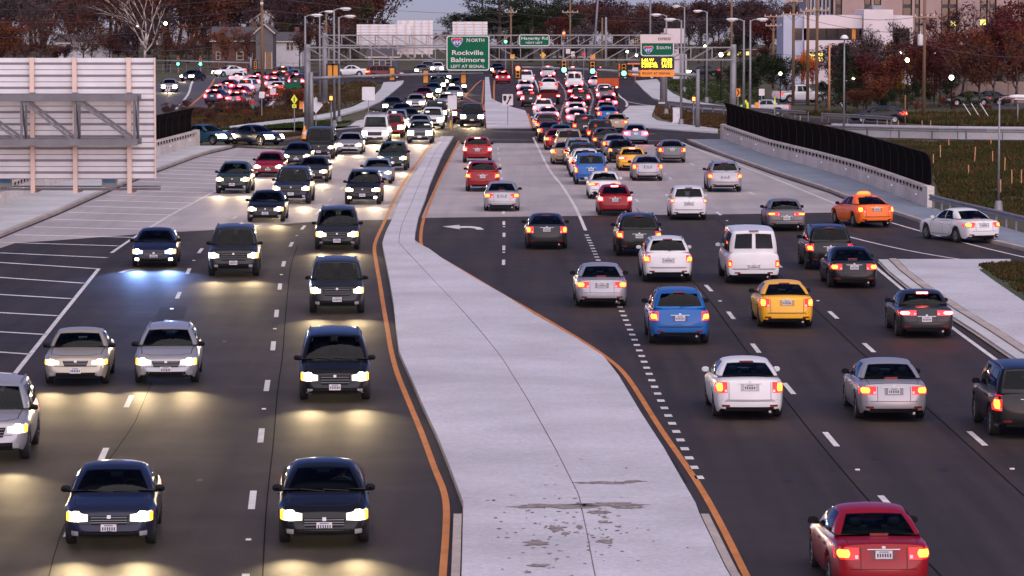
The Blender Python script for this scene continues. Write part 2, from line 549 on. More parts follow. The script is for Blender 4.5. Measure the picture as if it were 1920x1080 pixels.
# far walks and verges
def slab_px(name, pts, m, h=0.12, sm=0, kind='structure', parent=None):
    return MB().slab(Gs(catmull(pts, sm) if sm else pts), -0.05, h).build(name, m, parent, kind=kind)
slab_px('sidewalk', [(430, 239), (470, 234), (530, 227), (575, 222), (622, 213), (662, 202), (700, 183), (714, 168), (719, 156), (757, 152.5), (755, 158), (740, 171), (715, 191), (680, 206), (640, 217), (590, 227), (520, 235), (470, 240), (432, 242.5)], concrete_walk)
slab_px('sidewalk', [(600, 247), (655, 238), (668, 229), (700, 222), (737, 220), (715, 228), (690, 238), (640, 243.5), (520, 248), (380, 249.5), (380, 247), (520, 245.5)], concrete_walk, 0.11)
slab_px('lawn', [(380, 246), (470, 241), (590, 228.5), (650, 229), (664, 230), (650, 237), (600, 242), (520, 245)], lawn_mat, 0.06)
slab_px('lawn', [(580, 221), (620, 211), (660, 199), (695, 180), (710, 160), (700, 152), (600, 158), (570, 170)], lawn_mat, 0.05)
slab_px('dirt_island', [(430, 262), (470, 257), (560, 253), (590, 252), (560, 262), (500, 268), (440, 268)], dirt_mat, 0.10)
slab_px('sidewalk', [(1164, 238.5), (1159, 226), (1168, 212), (1180, 200.5), (1230, 200), (1224, 212), (1222, 221), (1232, 228), (1262, 233), (1310, 239), (1346, 244), (1346, 249), (1280, 246.5), (1220, 242), (1180, 240)], concrete_walk)
slab_px('dirt_island', [(1231, 200.5), (1300, 212), (1400, 221.5), (1480, 229), (1480, 250), (1346, 246), (1346, 243.5), (1310, 238.5), (1262, 232.5), (1234, 227.5), (1224, 221), (1226, 212)], dirt_mat, 0.09)
slab_px('sidewalk', [(1191, 153), (1232, 150), (1242, 161), (1262, 177), (1290, 190), (1340, 198), (1420, 206), (1420, 210), (1300, 202.5), (1256, 196), (1223, 185), (1205, 169)], concrete_walk)
slab_px('lawn', [(1234, 150.5), (1340, 148), (1420, 150), (1440, 200), (1400, 203), (1340, 197), (1292, 189.5), (1264, 176), (1244, 160)], lawn_mat, 0.06)
slab_px('lawn', [(1480, 213), (1620, 221), (1780, 236), (1930, 236), (2100, 240), (2100, 205), (1930, 208), (1700, 215), (1560, 212)], lawn_mat, 0.05)
slab_px('parking_lot', [(1860, 208), (1860, 194), (1930, 190), (2150, 195), (2150, 207)], asphalt_worn, 0.07)
slab_px('parking_lot', [(1460, 165), (1530, 140), (1700, 138), (1700, 158), (1560, 172), (1530, 196), (1475, 196)], asphalt_worn, 0.04)

# ---------------------------------------------------------------- painted markings
ZP = 0.0245
def line(name, pts, w, m, sm=4, z=ZP):
    wp = Gs(catmull(pts, sm) if sm else pts, z)
    l_, r_ = strip_pts(wp, w)
    return MB().sheet([l_, r_]).build(name, m, road)
line('edge_line', [(820, 1200), (830, 1080), (837, 975), (833, 925), (815, 878), (790, 810), (768, 757), (745, 700), (733, 655), (727, 620), (720, 580), (712, 530), (705, 490), (702, 466), (706, 448), (722, 413), (735, 382), (762, 334), (800, 280), (816, 257)], 0.15, orange_paint)
line('edge_line', [(1460, 1200), (1400, 1080), (1345, 970), (1300, 893), (1240, 806), (1190, 727), (1163, 692), (1130, 665), (1080, 632), (1000, 585), (930, 545), (880, 515), (830, 486), (797, 467), (789, 452), (792, 420), (803, 388), (825, 335), (850, 285), (861, 264)], 0.15, orange_paint)
line('lane_line', [(1000, 258), (1030, 318), (1055, 350), (1080, 391), (1098, 432)], 0.16, white_paint)
line('edge_line', [(1640, 499), (1700, 549), (1800, 625), (1900, 698), (2050, 808)], 0.15, white_paint, 1)
line('edge_line', [(1515, 421), (1600, 446), (1700, 469), (1800, 486), (1880, 494), (2000, 498)], 0.15, white_paint)
line('edge_line', [(1268, 262), (1320, 285), (1440, 330), (1580, 387), (1680, 420), (1800, 453), (1920, 482), (2100, 520)], 0.15, white_paint)
line('edge_line', [(-220, 1010), (-120, 890), (30, 698), (110, 597), (185, 504)], 0.15, white_paint, 0)
LE = [(209, 474), (250, 446), (320, 403), (400, 360), (470, 320), (520, 297)]
line('edge_line', LE, 0.15, white_paint, 2)
deck_paint = mat('deck_paint_white', (0.80, 0.79, 0.79), 0.6, var=0.08, scale=5)
LE2 = [(30, 698), (110, 597), (185, 504)]
for xr, yr, yl in ((222, 461, 454), (200, 483, 474), (185, 504, 492), (158, 531, 520), (134, 560, 552), (109, 592, 586), (84, 627, 622), (56, 664, 660), (28, 701, 699)):
    line('hatch_line', [(-160, yl - (yr - yl) * 160 / max(xr, 60)), (0, yl), (xr, yr)], 0.30, white_paint, 0)
for i, y in enumerate((445, 430, 416, 403, 391.5, 380.5, 370.5, 361.5, 353, 345, 337.5, 330.5, 324, 318, 312.5, 307, 302, 297.5)):
    line('hatch_line', [(xi(L_KERB, y - 5) + 14, y - 5), (xi(LE, y), y)], 0.28, deck_paint, 0)
# lane dashes: 3 m of paint every 12.2 m
def dashes(pts, n, start=0.0, ln=3.05, period=12.19, w=0.15, name='lane_dash'):
    wp = Gs(catmull(pts, 6), ZP)
    cum = [0.0]
    for a, b in zip(wp[:-1], wp[1:]):
        cum.append(cum[-1] + (b - a).length)
    def P(s):
        s = max(0, min(cum[-1] - 1e-3, s))
        k = max(0, np.searchsorted(cum, s) - 1)
        t = (s - cum[k]) / max(1e-6, cum[k + 1] - cum[k])
        return wp[k].lerp(wp[k + 1], t)
    for i in range(n):
        s0 = start + i * period
        if s0 + ln > cum[-1]:
            break
        l_, r_ = strip_pts([P(s0), P(s0 + ln)], w)
        MB().sheet([l_, r_]).build(name, white_paint, road)
        if name == 'lane_dash' and i % 2 == 0 and s0 + 8 < cum[-1]:
            q = P(s0 + 7.6)
            MB().box((q.x, q.y, 0.03), (0.11, 0.1, 0.025)).build('road_stud', reflector, road)
reflector = mat('reflector', (0.75, 0.7, 0.68), 0.3, var=0)
LREF = [(470, 966), (488, 830), (498, 740), (510, 667), (517, 601), (524, 543), (531, 497), (545, 460), (568, 427), (590, 404), (612, 381), (650, 345), (690, 312), (740, 272)]
dashes([(455, 1160)] + LREF, 40, 2.2)
dashes([(90, 1085), (200, 838), (244, 748), (310, 605), (337, 548), (357, 500), (382, 462), (416, 430), (455, 395), (500, 360), (560, 320), (620, 285)], 40, 5.6)
RA = [(1800, 1080), (1675, 955), (1573, 841), (1496, 748), (1432, 672), (1382, 606), (1338, 550), (1290, 500), (1248, 446), (1206, 390), (1191, 372), (1155, 325), (1128, 290), (1112, 270)]
RB = [(2080, 1040), (1861, 847), (1757, 757), (1658, 677), (1586, 612), (1527, 558), (1470, 506), (1410, 455), (1360, 411), (1339, 394), (1272, 347), (1225, 305), (1190, 272)]
RC = [(1510, 421), (1440, 378), (1413, 364), (1321, 320), (1290, 303), (1250, 280)]
dashes(RA, 40, 8.6); dashes(RB, 40, 6.0); dashes(RC, 20, 3.0)
dashes([(1313, 898), (1305, 884), (1271, 815), (1234, 740), (1200, 660), (1163, 577), (1125, 495), (1100, 440)], 70, 0.0, 0.6, 1.83, 0.2, 'lane_dot')
dashes([(944, 500), (945, 435), (944, 400), (942, 350), (938, 310), (932, 268)], 20, 1.0, 3.05, 9.0, 0.13)
# far segment
for pts in ([(1056, 238), (1050, 222), (1054, 205), (1061, 185), (1058, 168), (1045, 150)], [(1104, 236), (1103, 222), (1107, 205), (1112, 185), (1106, 168), (1093, 150)]):
    dashes(pts, 60, 0.0, 1.6, 4.6, 0.2, 'lane_dot')
dashes([(830, 240), (845, 210), (858, 185), (866, 165), (872, 150)], 20, 4, 3.05, 12.19, 0.15)
dashes([(770, 236), (800, 200), (815, 180), (826, 163), (834, 150)], 20, 4, 3.05, 12.19, 0.15)
line('lane_line', [(1003, 150), (1007, 160), (1012, 172), (1011, 181)], 0.22, white_paint)
line('edge_line', [(1155, 172), (1164, 182), (1172, 188), (1176, 195), (1174, 200)], 0.22, white_paint)
line('edge_line', [(1174, 190), (1200, 195), (1232, 199.5), (1300, 209)], 0.2, white_paint)
line('edge_line', [(927, 151), (926, 170), (926.5, 188)], 0.18, orange_paint)
line('edge_line', [(907, 150), (906, 170), (904, 194), (908, 196), (907.5, 238)], 0.18, orange_paint, 0)
line('edge_line', [(903, 150), (893, 158), (884, 168), (873, 179), (877, 184), (890, 190), (907, 195)], 0.18, orange_paint)
for k, y in enumerate((161, 165, 169.5, 174, 179, 184)):
    x0 = (890, 886, 882, 878, 875.5, 880)[k]
    line('hatch_line', [(x0, y), (904.5, y)], 0.16, white_paint, 0)
line('edge_line', [(990, 213), (993, 225), (996.5, 240)], 0.2, orange_paint, 0)
line('stop_line', [(760, 238.5), (905, 240.5)], 0.35, white_paint, 0)
line('stop_line', [(1000, 257), (1030, 258)], 0.4, white_paint, 0)
line('crossing_line', [(925, 247), (1000, 247.5), (1230, 251)], 0.25, white_paint, 0)
line('crossing_line', [(870, 262), (990, 262.5), (1270, 264)], 0.25, white_paint, 0)
line('stop_line', [(930, 148), (1150, 152)], 0.35, white_paint, 0)
line('turn_mark', [(962, 312.5), (1008, 313.5)], 0.3, white_paint, 0)
line('edge_line', [(330, 205), (352, 178), (358, 160), (362, 150)], 0.25, white_paint)
line('edge_line', [(345, 207), (378, 180), (395, 160), (402, 148)], 0.25, orange_paint)
line('lane_line', [(440, 196), (453, 178), (465, 160), (474, 145)], 0.25, white_paint)
line('edge_line', [(500, 204), (515, 188), (535, 172), (552, 155)], 0.25, white_paint)
me = MB().poly(Gs([(829, 424.5), (863, 421.5), (860, 424), (884, 424), (900, 426), (908, 430.5), (894, 430.5), (890, 428.3), (878, 427), (861, 427.3), (864, 430)], ZP)).mesh('turn_arrow')
if me.polygons[0].normal.z < 0: me.flip_normals()
mk('turn_arrow', me, white_paint, road)
line('lane_arrow', [(225, 511), (238, 507), (252, 505)], 0.18, white_paint)
line('joint_sealant', [(92, 1080), (105, 1030), (135, 960), (240, 812), (262, 770), (285, 715)], 0.02, mat('tar', (0.012, 0.012, 0.013), 0.95, var=0.1, spec=0.05))
line('joint_sealant', [(860, 268.2), (1110, 270)], 0.12, MATS['tar'], 0)
line('joint_sealant', [(735, 411.5), (600, 414.5), (430, 429.5), (250, 439.5)], 0.10, MATS['tar'], 0)
line('joint_sealant', [(790, 408.5), (1090, 404.5), (1350, 401.5)], 0.10, MATS['tar'], 0)
# sand and mud spilled on the median panels
mud = mat('dried_mud', (0.22, 0.185, 0.185), 0.9, var=0.4, scale=9)
rnd = random.Random(5)
def blotch(cx, cy_, rx, ry, n=22, z=0.158):
    pts = []
    for k in range(n):
        t = 2 * math.pi * k / n
        s = rnd.uniform(0.45, 1.1)
        pts.append(G(cx + rx * s * math.cos(t), cy_ + ry * s * math.sin(t), z))
    me = MB().poly(pts).mesh('mud_patch')
    if me.polygons[0].normal.z < 0: me.flip_normals()
    mk('mud_patch', me, mud, median)
for a in ((1040, 948, 95, 5.5), (1150, 946, 80, 4.5), (1180, 951, 40, 3), (1045, 990, 20, 6), (1005, 1018, 26, 7), (1087, 988, 8, 4), (1135, 1015, 20, 4), (1130, 905, 62, 3), (1190, 902, 22, 2.2), (1120, 960, 34, 4), (1010, 1060, 22, 4), (1060, 1000, 10, 3), (990, 1072, 8, 3), (1130, 978, 12, 3)):
    blotch(*a)
for k in range(150):
    x, y = rnd.gauss(1060, 90), rnd.gauss(985, 50)
    if xi(ML, y) + 40 < x < xi(MR, y) - 40 and y < 1080:
        blotch(x, y, rnd.uniform(1.5, 6), rnd.uniform(0.5, 1.6), 9, 0.1575)

# longitudinal construction joints and dark repair patches in the asphalt
def shifted(pts, dx):
    return [(x + dx * FPX / yd(y), y) for x, y in pts]
for tab, dx, w in ((RA[:10], -.35, .03), (RB[:9], -.4, .03), ([(455, 1160)] + LREF[:8], .32, .03)):
    line('pavement_joint', shifted(tab, dx), w, MATS['tar'])
patch_m = surface_mat('asphalt_patch', (0.026, 0.022, 0.021), (0.05, 0.042, 0.04), 0.4, 16.0, 0.4, 0.75, 0.4, 0.3, (0.018, 0.015, 0.015), spec=0.2)
oil_m = mat('oil_stain', (0.014, 0.012, 0.012), 0.5, var=0.2, scale=3, spec=.3)
for pts in ([(1180, 860), (1260, 858), (1290, 905), (1205, 908)], [(1600, 700), (1650, 699), (1668, 716), (1618, 718)], [(300, 575), (352, 574), (345, 598), (290, 600)], [(560, 880), (640, 879), (642, 905), (556, 907)], [(1095, 500), (1128, 499), (1136, 516), (1100, 517)]):
    me = MB().poly(Gs(pts, .0165)).mesh('repair_patch')
    if me.polygons[0].normal.z < 0: me.flip_normals()
    mk('repair_patch', me, patch_m, road)
def stain(cx, cy_, rx, ry):
    pts = [G(cx + rx * rnd.uniform(.6, 1.1) * math.cos(2 * math.pi * k / 16), cy_ + ry * rnd.uniform(.6, 1.1) * math.sin(2 * math.pi * k / 16), .0185) for k in range(16)]
    me = MB().poly(pts).mesh('oil_stain')
    if me.polygons[0].normal.z < 0: me.flip_normals()
    mk('oil_stain', me, oil_m, road)
for a in ((375, 900, 8, 3), (590, 660, 6, 2), (1480, 900, 9, 3), (1560, 880, 5, 2), (1345, 700, 7, 2.5), (1640, 860, 6, 2), (420, 640, 6, 2), (1240, 600, 6, 2), (1700, 690, 6, 2), (340, 690, 7, 2), (1770, 880, 8, 3), (560, 965, 9, 3)):
    stain(*a)

# ================================================================ VEHICLES
def paint(name, col, rough=0.32, metal=0.08):
    return mat('paint_' + name, col, rough, metal, var=0.05, scale=1.2, coat=0.22, spec=0.25)
PAINT = {
    'black': paint('black', (0.007, 0.008, 0.010)), 'navy': paint('navy', (0.012, 0.016, 0.038)), 'dark_grey': paint('dark_grey', (0.020, 0.021, 0.024)),
    'grey': paint('grey', (0.13, 0.13, 0.14)), 'silver': paint('silver', (0.33, 0.33, 0.36), 0.3, 0.4), 'beige': paint('beige', (0.36, 0.33, 0.28), 0.3, 0.4),
    'white': paint('white', (0.62, 0.62, 0.64), 0.3, 0.0), 'red': paint('red', (0.24, 0.007, 0.014)), 'maroon': paint('maroon', (0.12, 0.008, 0.014)),
    'blue': paint('blue', (0.012, 0.10, 0.33)), 'teal': paint('teal', (0.02, 0.06, 0.09)), 'yellow': paint('yellow', (0.78, 0.40, 0.03), 0.32, 0.0),
    'orange': paint('orange', (0.85, 0.16, 0.02), 0.32, 0.0), 'green': paint('green', (0.02, 0.035, 0.03)), 'gold': paint('gold', (0.30, 0.23, 0.15)), 'steel_blue': paint('steel_blue', (0.16, 0.20, 0.28)),
}
def glass_mat(name, tint, refl):
    m = bpy.data.materials.new(name)
    m.use_nodes = True
    n, l = m.node_tree.nodes, m.node_tree.links
    n.clear()
    out = n.new('ShaderNodeOutputMaterial')
    mx = n.new('ShaderNodeMixShader')
    tr = n.new('ShaderNodeBsdfTransparent')
    tr.inputs['Color'].default_value = tuple(tint) + (1,)
    gl = n.new('ShaderNodeBsdfGlossy')
    gl.inputs['Roughness'].default_value = .05
    gl.inputs['Color'].default_value = (.8, .85, .9, 1)
    fr = n.new('ShaderNodeFresnel')
    fr.inputs['IOR'].default_value = refl
    l.new(fr.outputs['Fac'], mx.inputs['Fac'])
    l.new(tr.outputs['BSDF'], mx.inputs[1])
    l.new(gl.outputs['BSDF'], mx.inputs[2])
    l.new(mx.outputs['Shader'], out.inputs['Surface'])
    MATS[name] = m
    return m
glass = glass_mat('tinted_glass', (.42, .48, .50), 1.27)
glass_dark = glass_mat('privacy_glass', (.12, .14, .15), 1.27)
glass_solid = mat('truck_glass', (0.006, 0.008, 0.010), 0.08, 0.0, var=0.0, spec=0.32)
seat_mat = mat('seat_cloth', (.035, .033, .035), .9, var=.2, scale=5, spec=.1)
glass_pale = mat('window_glass', (0.03, 0.045, 0.055), 0.08, 0.0, var=0.15, scale=2.5, spec=0.6)
chrome = mat('chrome', (0.40, 0.40, 0.42), 0.3, 0.9, var=0.05)
rim_mat = mat('alloy_rim', (0.38, 0.38, 0.40), 0.35, 0.8, var=0.1)
lens_clear = mat('lamp_lens', (0.45, 0.45, 0.46), 0.15, 0.3, var=0.05)
lens_red = mat('red_lens', (0.25, 0.006, 0.008), 0.2, 0.0, var=0.05, emit=(1.0, 0.015, 0.015), es=0.35)
brake_lens = mat('red_lens_braking', (0.4, 0.01, 0.012), 0.2, 0.0, var=0.05, emit=(1.0, 0.012, 0.02), es=1.1)
brake_far = mat('red_lens_full', (0.5, 0.02, 0.02), 0.2, 0.0, var=0.05, emit=(1.0, 0.022, 0.04), es=5.0)
lens_red_off = mat('red_lens_unlit', (0.16, 0.006, 0.008), 0.25, 0.0, var=0.05)
tail_on = mat('tail_lamp_lit', (0.8, 0.1, 0.02), 0.4, var=0, emit=(1.0, 0.16, 0.02), es=1.7)
brake_on = mat('brake_lamp_lit', (0.8, 0.05, 0.05), 0.4, var=0, emit=(1.0, 0.10, 0.07), es=9.0)
amber_on = mat('amber_lamp_lit', (0.8, 0.3, 0.02), 0.4, var=0, emit=(1.0, 0.36, 0.02), es=1.1)
head_on = mat('headlamp_lit', (0.9, 0.85, 0.7), 0.4, var=0, emit=(1.0, 0.84, 0.56), es=7.0)
lens_lit = mat('lamp_lens_lit', (0.6, 0.55, 0.45), 0.2, 0.2, var=0.2, scale=14, emit=(1.0, 0.84, 0.60), es=0.42)
lens_lit_cool = mat('lamp_lens_lit_cool', (0.5, 0.55, 0.7), 0.2, 0.2, var=0.2, scale=14, emit=(0.25, 0.4, 1.0), es=0.5)
head_blue = mat('headlamp_lit_cool', (0.8, 0.85, 1.0), 0.4, var=0, emit=(0.55, 0.68, 1.0), es=7.0)
plate_mat = mat('licence_plate', (0.62, 0.60, 0.62), 0.5, var=0.1, scale=20)
plate_ink = mat('plate_ink', (0.03, 0.04, 0.10), 0.6, var=0)
seam_mat = mat('panel_gap', (0.006, 0.006, 0.007), 0.8, var=0)
trim_mat = mat('grey_bumper', (0.06, 0.06, 0.065), 0.5, var=0.1)

T = {}
T['sedan'] = dict(L=4.8, clear=.20, wr=.33, ax=(1.42, -1.36),
    top=[(-2.40, .78), (-2.34, .95), (-2.2, 1.0), (-1.6, 1.02), (-.6, .97), (.95, .97), (1.5, .93), (2.0, .84), (2.28, .74), (2.38, .60)],
    wid=[(-2.40, .72), (-2.30, .83), (-2.0, .89), (-1.0, .92), (.8, .92), (1.6, .905), (2.05, .85), (2.28, .75), (2.38, .64)],
    cab=dict(yc=1.02, yrf=.30, yrr=-.92, yb=-1.74, zc=.95, zb=1.0, H=1.45, wb=.835, wr=.585), side=[(.12, .46), (.49, .80)],
    head=(.42, .82, .56, .755), tail=(.46, .87, .71, .92), grille=(.40, .52, .68), intake=(.55, .27, .40), plate_r=.80, plate_f=.46, tl='h')
T['wagon'] = dict(T['sedan'], cab=dict(yc=1.02, yrf=.30, yrr=-1.9, yb=-2.28, zc=.95, zb=1.0, H=1.50, wb=.835, wr=.60), side=[(.11, .36), (.385, .62), (.645, .88)], tail=(.62, .86, .72, .98), rail=True, tl='h')
T['suv'] = dict(L=4.75, clear=.26, wr=.37, ax=(1.42, -1.38),
    top=[(-2.36, .98), (-2.32, 1.1), (-2.2, 1.14), (-1, 1.12), (1.0, 1.12), (1.6, 1.08), (2.05, 1.0), (2.26, .90), (2.34, .74)],
    wid=[(-2.36, .80), (-2.28, .88), (-1.9, .94), (0, .955), (1.6, .94), (2.05, .89), (2.26, .80), (2.34, .70)],
    cab=dict(yc=1.10, yrf=.45, yrr=-1.92, yb=-2.25, zc=1.09, zb=1.1, H=1.74, wb=.875, wr=.675), side=[(.11, .36), (.385, .62), (.645, .90)],
    head=(.48, .88, .70, .91), tail=(.68, .93, .78, 1.06), grille=(.44, .62, .84), intake=(.60, .34, .50), plate_r=.86, plate_f=.54, rail=True, tl='v')
T['crossover'] = dict(T['suv'], cab=dict(yc=1.15, yrf=.42, yrr=-1.7, yb=-2.24, zc=1.09, zb=1.1, H=1.68, wb=.865, wr=.63))
T['big_suv'] = dict(T['suv'], L=5.1, wr=.40, ax=(1.55, -1.5), clear=.30,
    top=[(-2.54, 1.02), (-2.5, 1.16), (-2.3, 1.2), (-1, 1.18), (1.05, 1.18), (1.7, 1.16), (2.25, 1.08), (2.44, .98), (2.50, .78)],
    wid=[(-2.54, .88), (-2.46, .93), (-2.1, .98), (0, .99), (1.7, .98), (2.25, .95), (2.44, .88), (2.50, .80)],
    cab=dict(yc=1.12, yrf=.62, yrr=-2.2, yb=-2.46, zc=1.16, zb=1.16, H=1.88, wb=.90, wr=.72),
    head=(.56, .93, .74, .96), tail=(.74, .96, .80, 1.14), grille=(.54, .66, .93), intake=(.62, .38, .54), plate_r=.92, plate_f=.58)
T['minivan'] = dict(L=5.1, clear=.20, wr=.34, ax=(1.55, -1.5),
    top=[(-2.52, .92), (-2.47, 1.06), (-1, 1.07), (1.35, 1.06), (1.85, 1.0), (2.25, .87), (2.44, .76), (2.50, .62)],
    wid=[(-2.52, .84), (-2.44, .92), (-2.0, .97), (0, .985), (1.6, .96), (2.15, .89), (2.42, .78), (2.50, .68)],
    cab=dict(yc=1.55, yrf=.72, yrr=-2.12, yb=-2.42, zc=1.04, zb=1.05, H=1.75, wb=.90, wr=.70), side=[(.12, .38), (.405, .66), (.685, .92)],
    head=(.46, .88, .58, .81), tail=(.74, .95, .80, 1.12), grille=(.42, .50, .74), intake=(.60, .27, .42), plate_r=.84, plate_f=.44, rail=True, tl='v')
T['hatchback'] = dict(L=4.3, clear=.19, wr=.32, ax=(1.30, -1.30),
    top=[(-2.12, .84), (-2.07, .98), (-1, 1.0), (.95, .97), (1.5, .91), (1.88, .80), (2.06, .70), (2.12, .56)],
    wid=[(-2.12, .72), (-2.05, .81), (-1.6, .87), (0, .88), (1.4, .87), (1.8, .82), (2.03, .73), (2.12, .62)],
    cab=dict(yc=1.12, yrf=.30, yrr=-1.05, yb=-2.0, zc=.94, zb=.98, H=1.49, wb=.80, wr=.575), side=[(.13, .47), (.50, .80)],
    head=(.40, .78, .56, .755), tail=(.60, .84, .74, 1.0), grille=(.34, .50, .62), intake=(.52, .26, .40), plate_r=.80, plate_f=.45, tl='v')
T['box_hatch'] = dict(T['hatchback'], top=[(-2.08, .88), (-2.03, 1.02), (-1, 1.03), (1.0, 1.0), (1.5, .96), (1.85, .88), (2.0, .76), (2.06, .58)],
    wid=[(-2.08, .80), (-2.02, .86), (-1.6, .89), (0, .90), (1.4, .89), (1.8, .85), (2.0, .77), (2.06, .66)],
    cab=dict(yc=1.15, yrf=.45, yrr=-1.72, yb=-1.98, zc=.98, zb=1.0, H=1.62, wb=.83, wr=.655), side=[(.12, .42), (.45, .76)], tail=(.70, .87, .84, 1.02))
T['van'] = dict(L=5.6, clear=.26, wr=.37, ax=(1.75, -1.70),
    top=[(-2.78, 1.1), (-2.74, 1.18), (1.7, 1.18), (2.2, 1.12), (2.55, 1.02), (2.70, .92), (2.76, .74)],
    wid=[(-2.78, .93), (-2.72, .98), (-2.2, 1.01), (1.8, 1.01), (2.4, .96), (2.68, .90), (2.76, .82)],
    cab=dict(yc=2.0, yrf=1.35, yrr=-2.60, yb=-2.72, zc=1.16, zb=1.16, H=2.08, wb=.945, wr=.80), side=[(.09, .26), (.29, .52), (.55, .78), (.81, .94)],
    head=(.62, .92, .70, .90), tail=(.82, .97, .66, .92), grille=(.56, .62, .88), intake=(.6, .38, .5), plate_r=.66, plate_f=.52, tl='v', split=True)
T['pickup_truck'] = dict(L=5.6, clear=.32, wr=.40, ax=(1.80, -1.55),
    top=[(-2.76, 1.02), (-2.72, 1.1), (-1.1, 1.1), (-1.0, 1.15), (1.0, 1.15), (1.7, 1.13), (2.4, 1.08), (2.62, 1.0), (2.70, .80)],
    wid=[(-2.76, .93), (-2.68, .96), (-2.0, .98), (1.8, .98), (2.4, .95), (2.62, .90), (2.70, .84)],
    cab=dict(yc=1.15, yrf=.60, yrr=-.82, yb=-1.0, zc=1.13, zb=1.13, H=1.85, wb=.89, wr=.69), side=[(.16, .52), (.56, .90)],
    head=(.62, .92, .78, .96), tail=(.80, .96, .82, 1.06), grille=(.56, .64, .94), intake=(.6, .40, .52), plate_r=.60, plate_f=.56, tl='v', bed=True)

T['sedan_b'] = dict(T['sedan'], top=[(-2.40, .76), (-2.35, .93), (-2.22, .97), (-1.6, .98), (-.6, .95), (.95, .95), (1.5, .92), (2.05, .86), (2.30, .78), (2.38, .64)],
    wid=[(-2.40, .77), (-2.32, .85), (-2.0, .89), (-1.0, .905), (.8, .905), (1.6, .90), (2.08, .86), (2.30, .80), (2.38, .72)],
    cab=dict(yc=.92, yrf=.30, yrr=-1.0, yb=-1.55, zc=.93, zb=.96, H=1.42, wb=.82, wr=.60), head=(.46, .84, .60, .755), tail=(.34, .87, .74, .89), grille=(.36, .58, .72), plate_r=.62)
T['sedan_c'] = dict(T['sedan'], top=[(-2.40, .84), (-2.34, 1.0), (-2.2, 1.06), (-1.7, 1.06), (-.6, 1.0), (1.0, .97), (1.5, .92), (1.95, .82), (2.26, .70), (2.38, .56)],
    cab=dict(yc=1.15, yrf=.32, yrr=-1.02, yb=-1.95, zc=.95, zb=1.04, H=1.46, wb=.83, wr=.565), side=[(.14, .46), (.49, .76)], head=(.44, .84, .54, .74), tail=(.58, .88, .72, .99), grille=(.44, .44, .60), plate_r=.86)
T['suv_b'] = dict(T['suv'], cab=dict(yc=1.02, yrf=.55, yrr=-2.08, yb=-2.28, zc=1.09, zb=1.1, H=1.78, wb=.885, wr=.72), head=(.56, .88, .72, .93), tail=(.76, .94, .70, 1.08), grille=(.50, .66, .90), plate_r=.90)
VARIANT = {'sedan': ['sedan', 'sedan_c', 'sedan_b', 'sedan_c', 'sedan'], 'suv': ['suv', 'suv_b', 'crossover', 'suv']}
RAT = [.93, .985, 1.0, .985, .93, .80, .42, 0.0]
def body_mesh(t):
    wr, Rr = t['wr'], t['wr'] + .075
    y0, y1 = t['top'][0][0], t['top'][-1][0]
    ys = set([p[0] for p in t['top']] + [p[0] for p in t['wid']])
    for a in t['ax']:
        for k in (-1.02, -1, -.93, -.75, -.45, 0, .45, .75, .93, 1, 1.02):
            ys.add(round(a + k * Rr, 4))
    ys = sorted(y for y in ys if y0 <= y <= y1)
    out = [ys[0]]
    for y in ys[1:]:
        if y - out[-1] > 0.018 or y == y1:
            out.append(y)
    ys = out
    tx, tz = zip(*t['top']); wx, wz = zip(*t['wid'])
    secs = []
    for y in ys:
        zt, w = float(np.interp(y, tx, tz)), float(np.interp(y, wx, wz))
        zb = t['clear'] + (0.10 if (y > y1 - .12 or y < y0 + .12) else 0)
        for a in t['ax']:
            if abs(y - a) <= Rr * 1.001:
                zb = max(zb, wr + math.sqrt(max(0, Rr * Rr - (y - a) ** 2)) * 0.98)
        z1 = max(zb + .03, t['clear'] + .14)
        z2 = max(z1 + .03, t['clear'] + (zt - t['clear']) * .55)
        z3 = max(z2 + .02, zt - .13)
        z4 = max(z3 + .02, zt - .03)
        zs = [zb, z1, z2, z3, z4, zt + .004, zt + .022, zt + .03]
        flare = 0.0
        for a in t['ax']:
            d = abs(y - a) / Rr
            if d < 1.3:
                flare = max(flare, 0.018 * (1 - max(0, d - .8) / .5))
        secs.append([(w * r + (flare if k < 3 else 0), y, z) for k, (r, z) in enumerate(zip(RAT, zs))])
    bm = bmesh.new()
    grid = []
    for s in secs:
        row = [bm.verts.new(p) for p in s]
        mir = [bm.verts.new((-p[0], p[1], p[2])) for p in s[:-1]]
        grid.append(row + mir[::-1])
    n = len(grid[0])
    for i in range(len(grid) - 1):
        for j in range(n - 1):
            bm.faces.new((grid[i][j], grid[i][j + 1], grid[i + 1][j + 1], grid[i + 1][j]))
    for end, sg, bul in ((0, -1, .05), (-1, 1, .09)):
        s, g = secs[end], grid[end]
        rows = []
        for k in range(5):
            if k == 4:
                rows.append([g[4], g[5], g[6], g[7], g[8], g[9], g[10]])
                continue
            x = s[k][0]
            fac = (.55, 1.0, 1.0, .6)[k] * bul
            row = [g[k]]
            for fr in (.80, .42, 0, -.42, -.80):
                row.append(bm.verts.new((x * fr, s[k][1] + sg * fac * (1 - fr * fr) ** .8 + sg * fac * .25, s[k][2])))
            row.append(g[14 - k])
            rows.append(row)
        for k in range(4):
            for j in range(6):
                bm.faces.new((rows[k][j], rows[k][j + 1], rows[k + 1][j + 1], rows[k + 1][j]))
    bmesh.ops.recalc_face_normals(bm, faces=bm.faces)
    me = bpy.data.meshes.new('tmp')
    bm.to_mesh(me)
    bm.free()
    ob = bpy.data.objects.new('tmp', me)
    C.objects.link(ob)
    md = ob.modifiers.new('s', 'SUBSURF')
    md.levels = md.render_levels = 1
    dg = bpy.context.evaluated_depsgraph_get()
    m2 = bpy.data.meshes.new_from_object(ob.evaluated_get(dg))
    bpy.data.objects.remove(ob)
    return m2

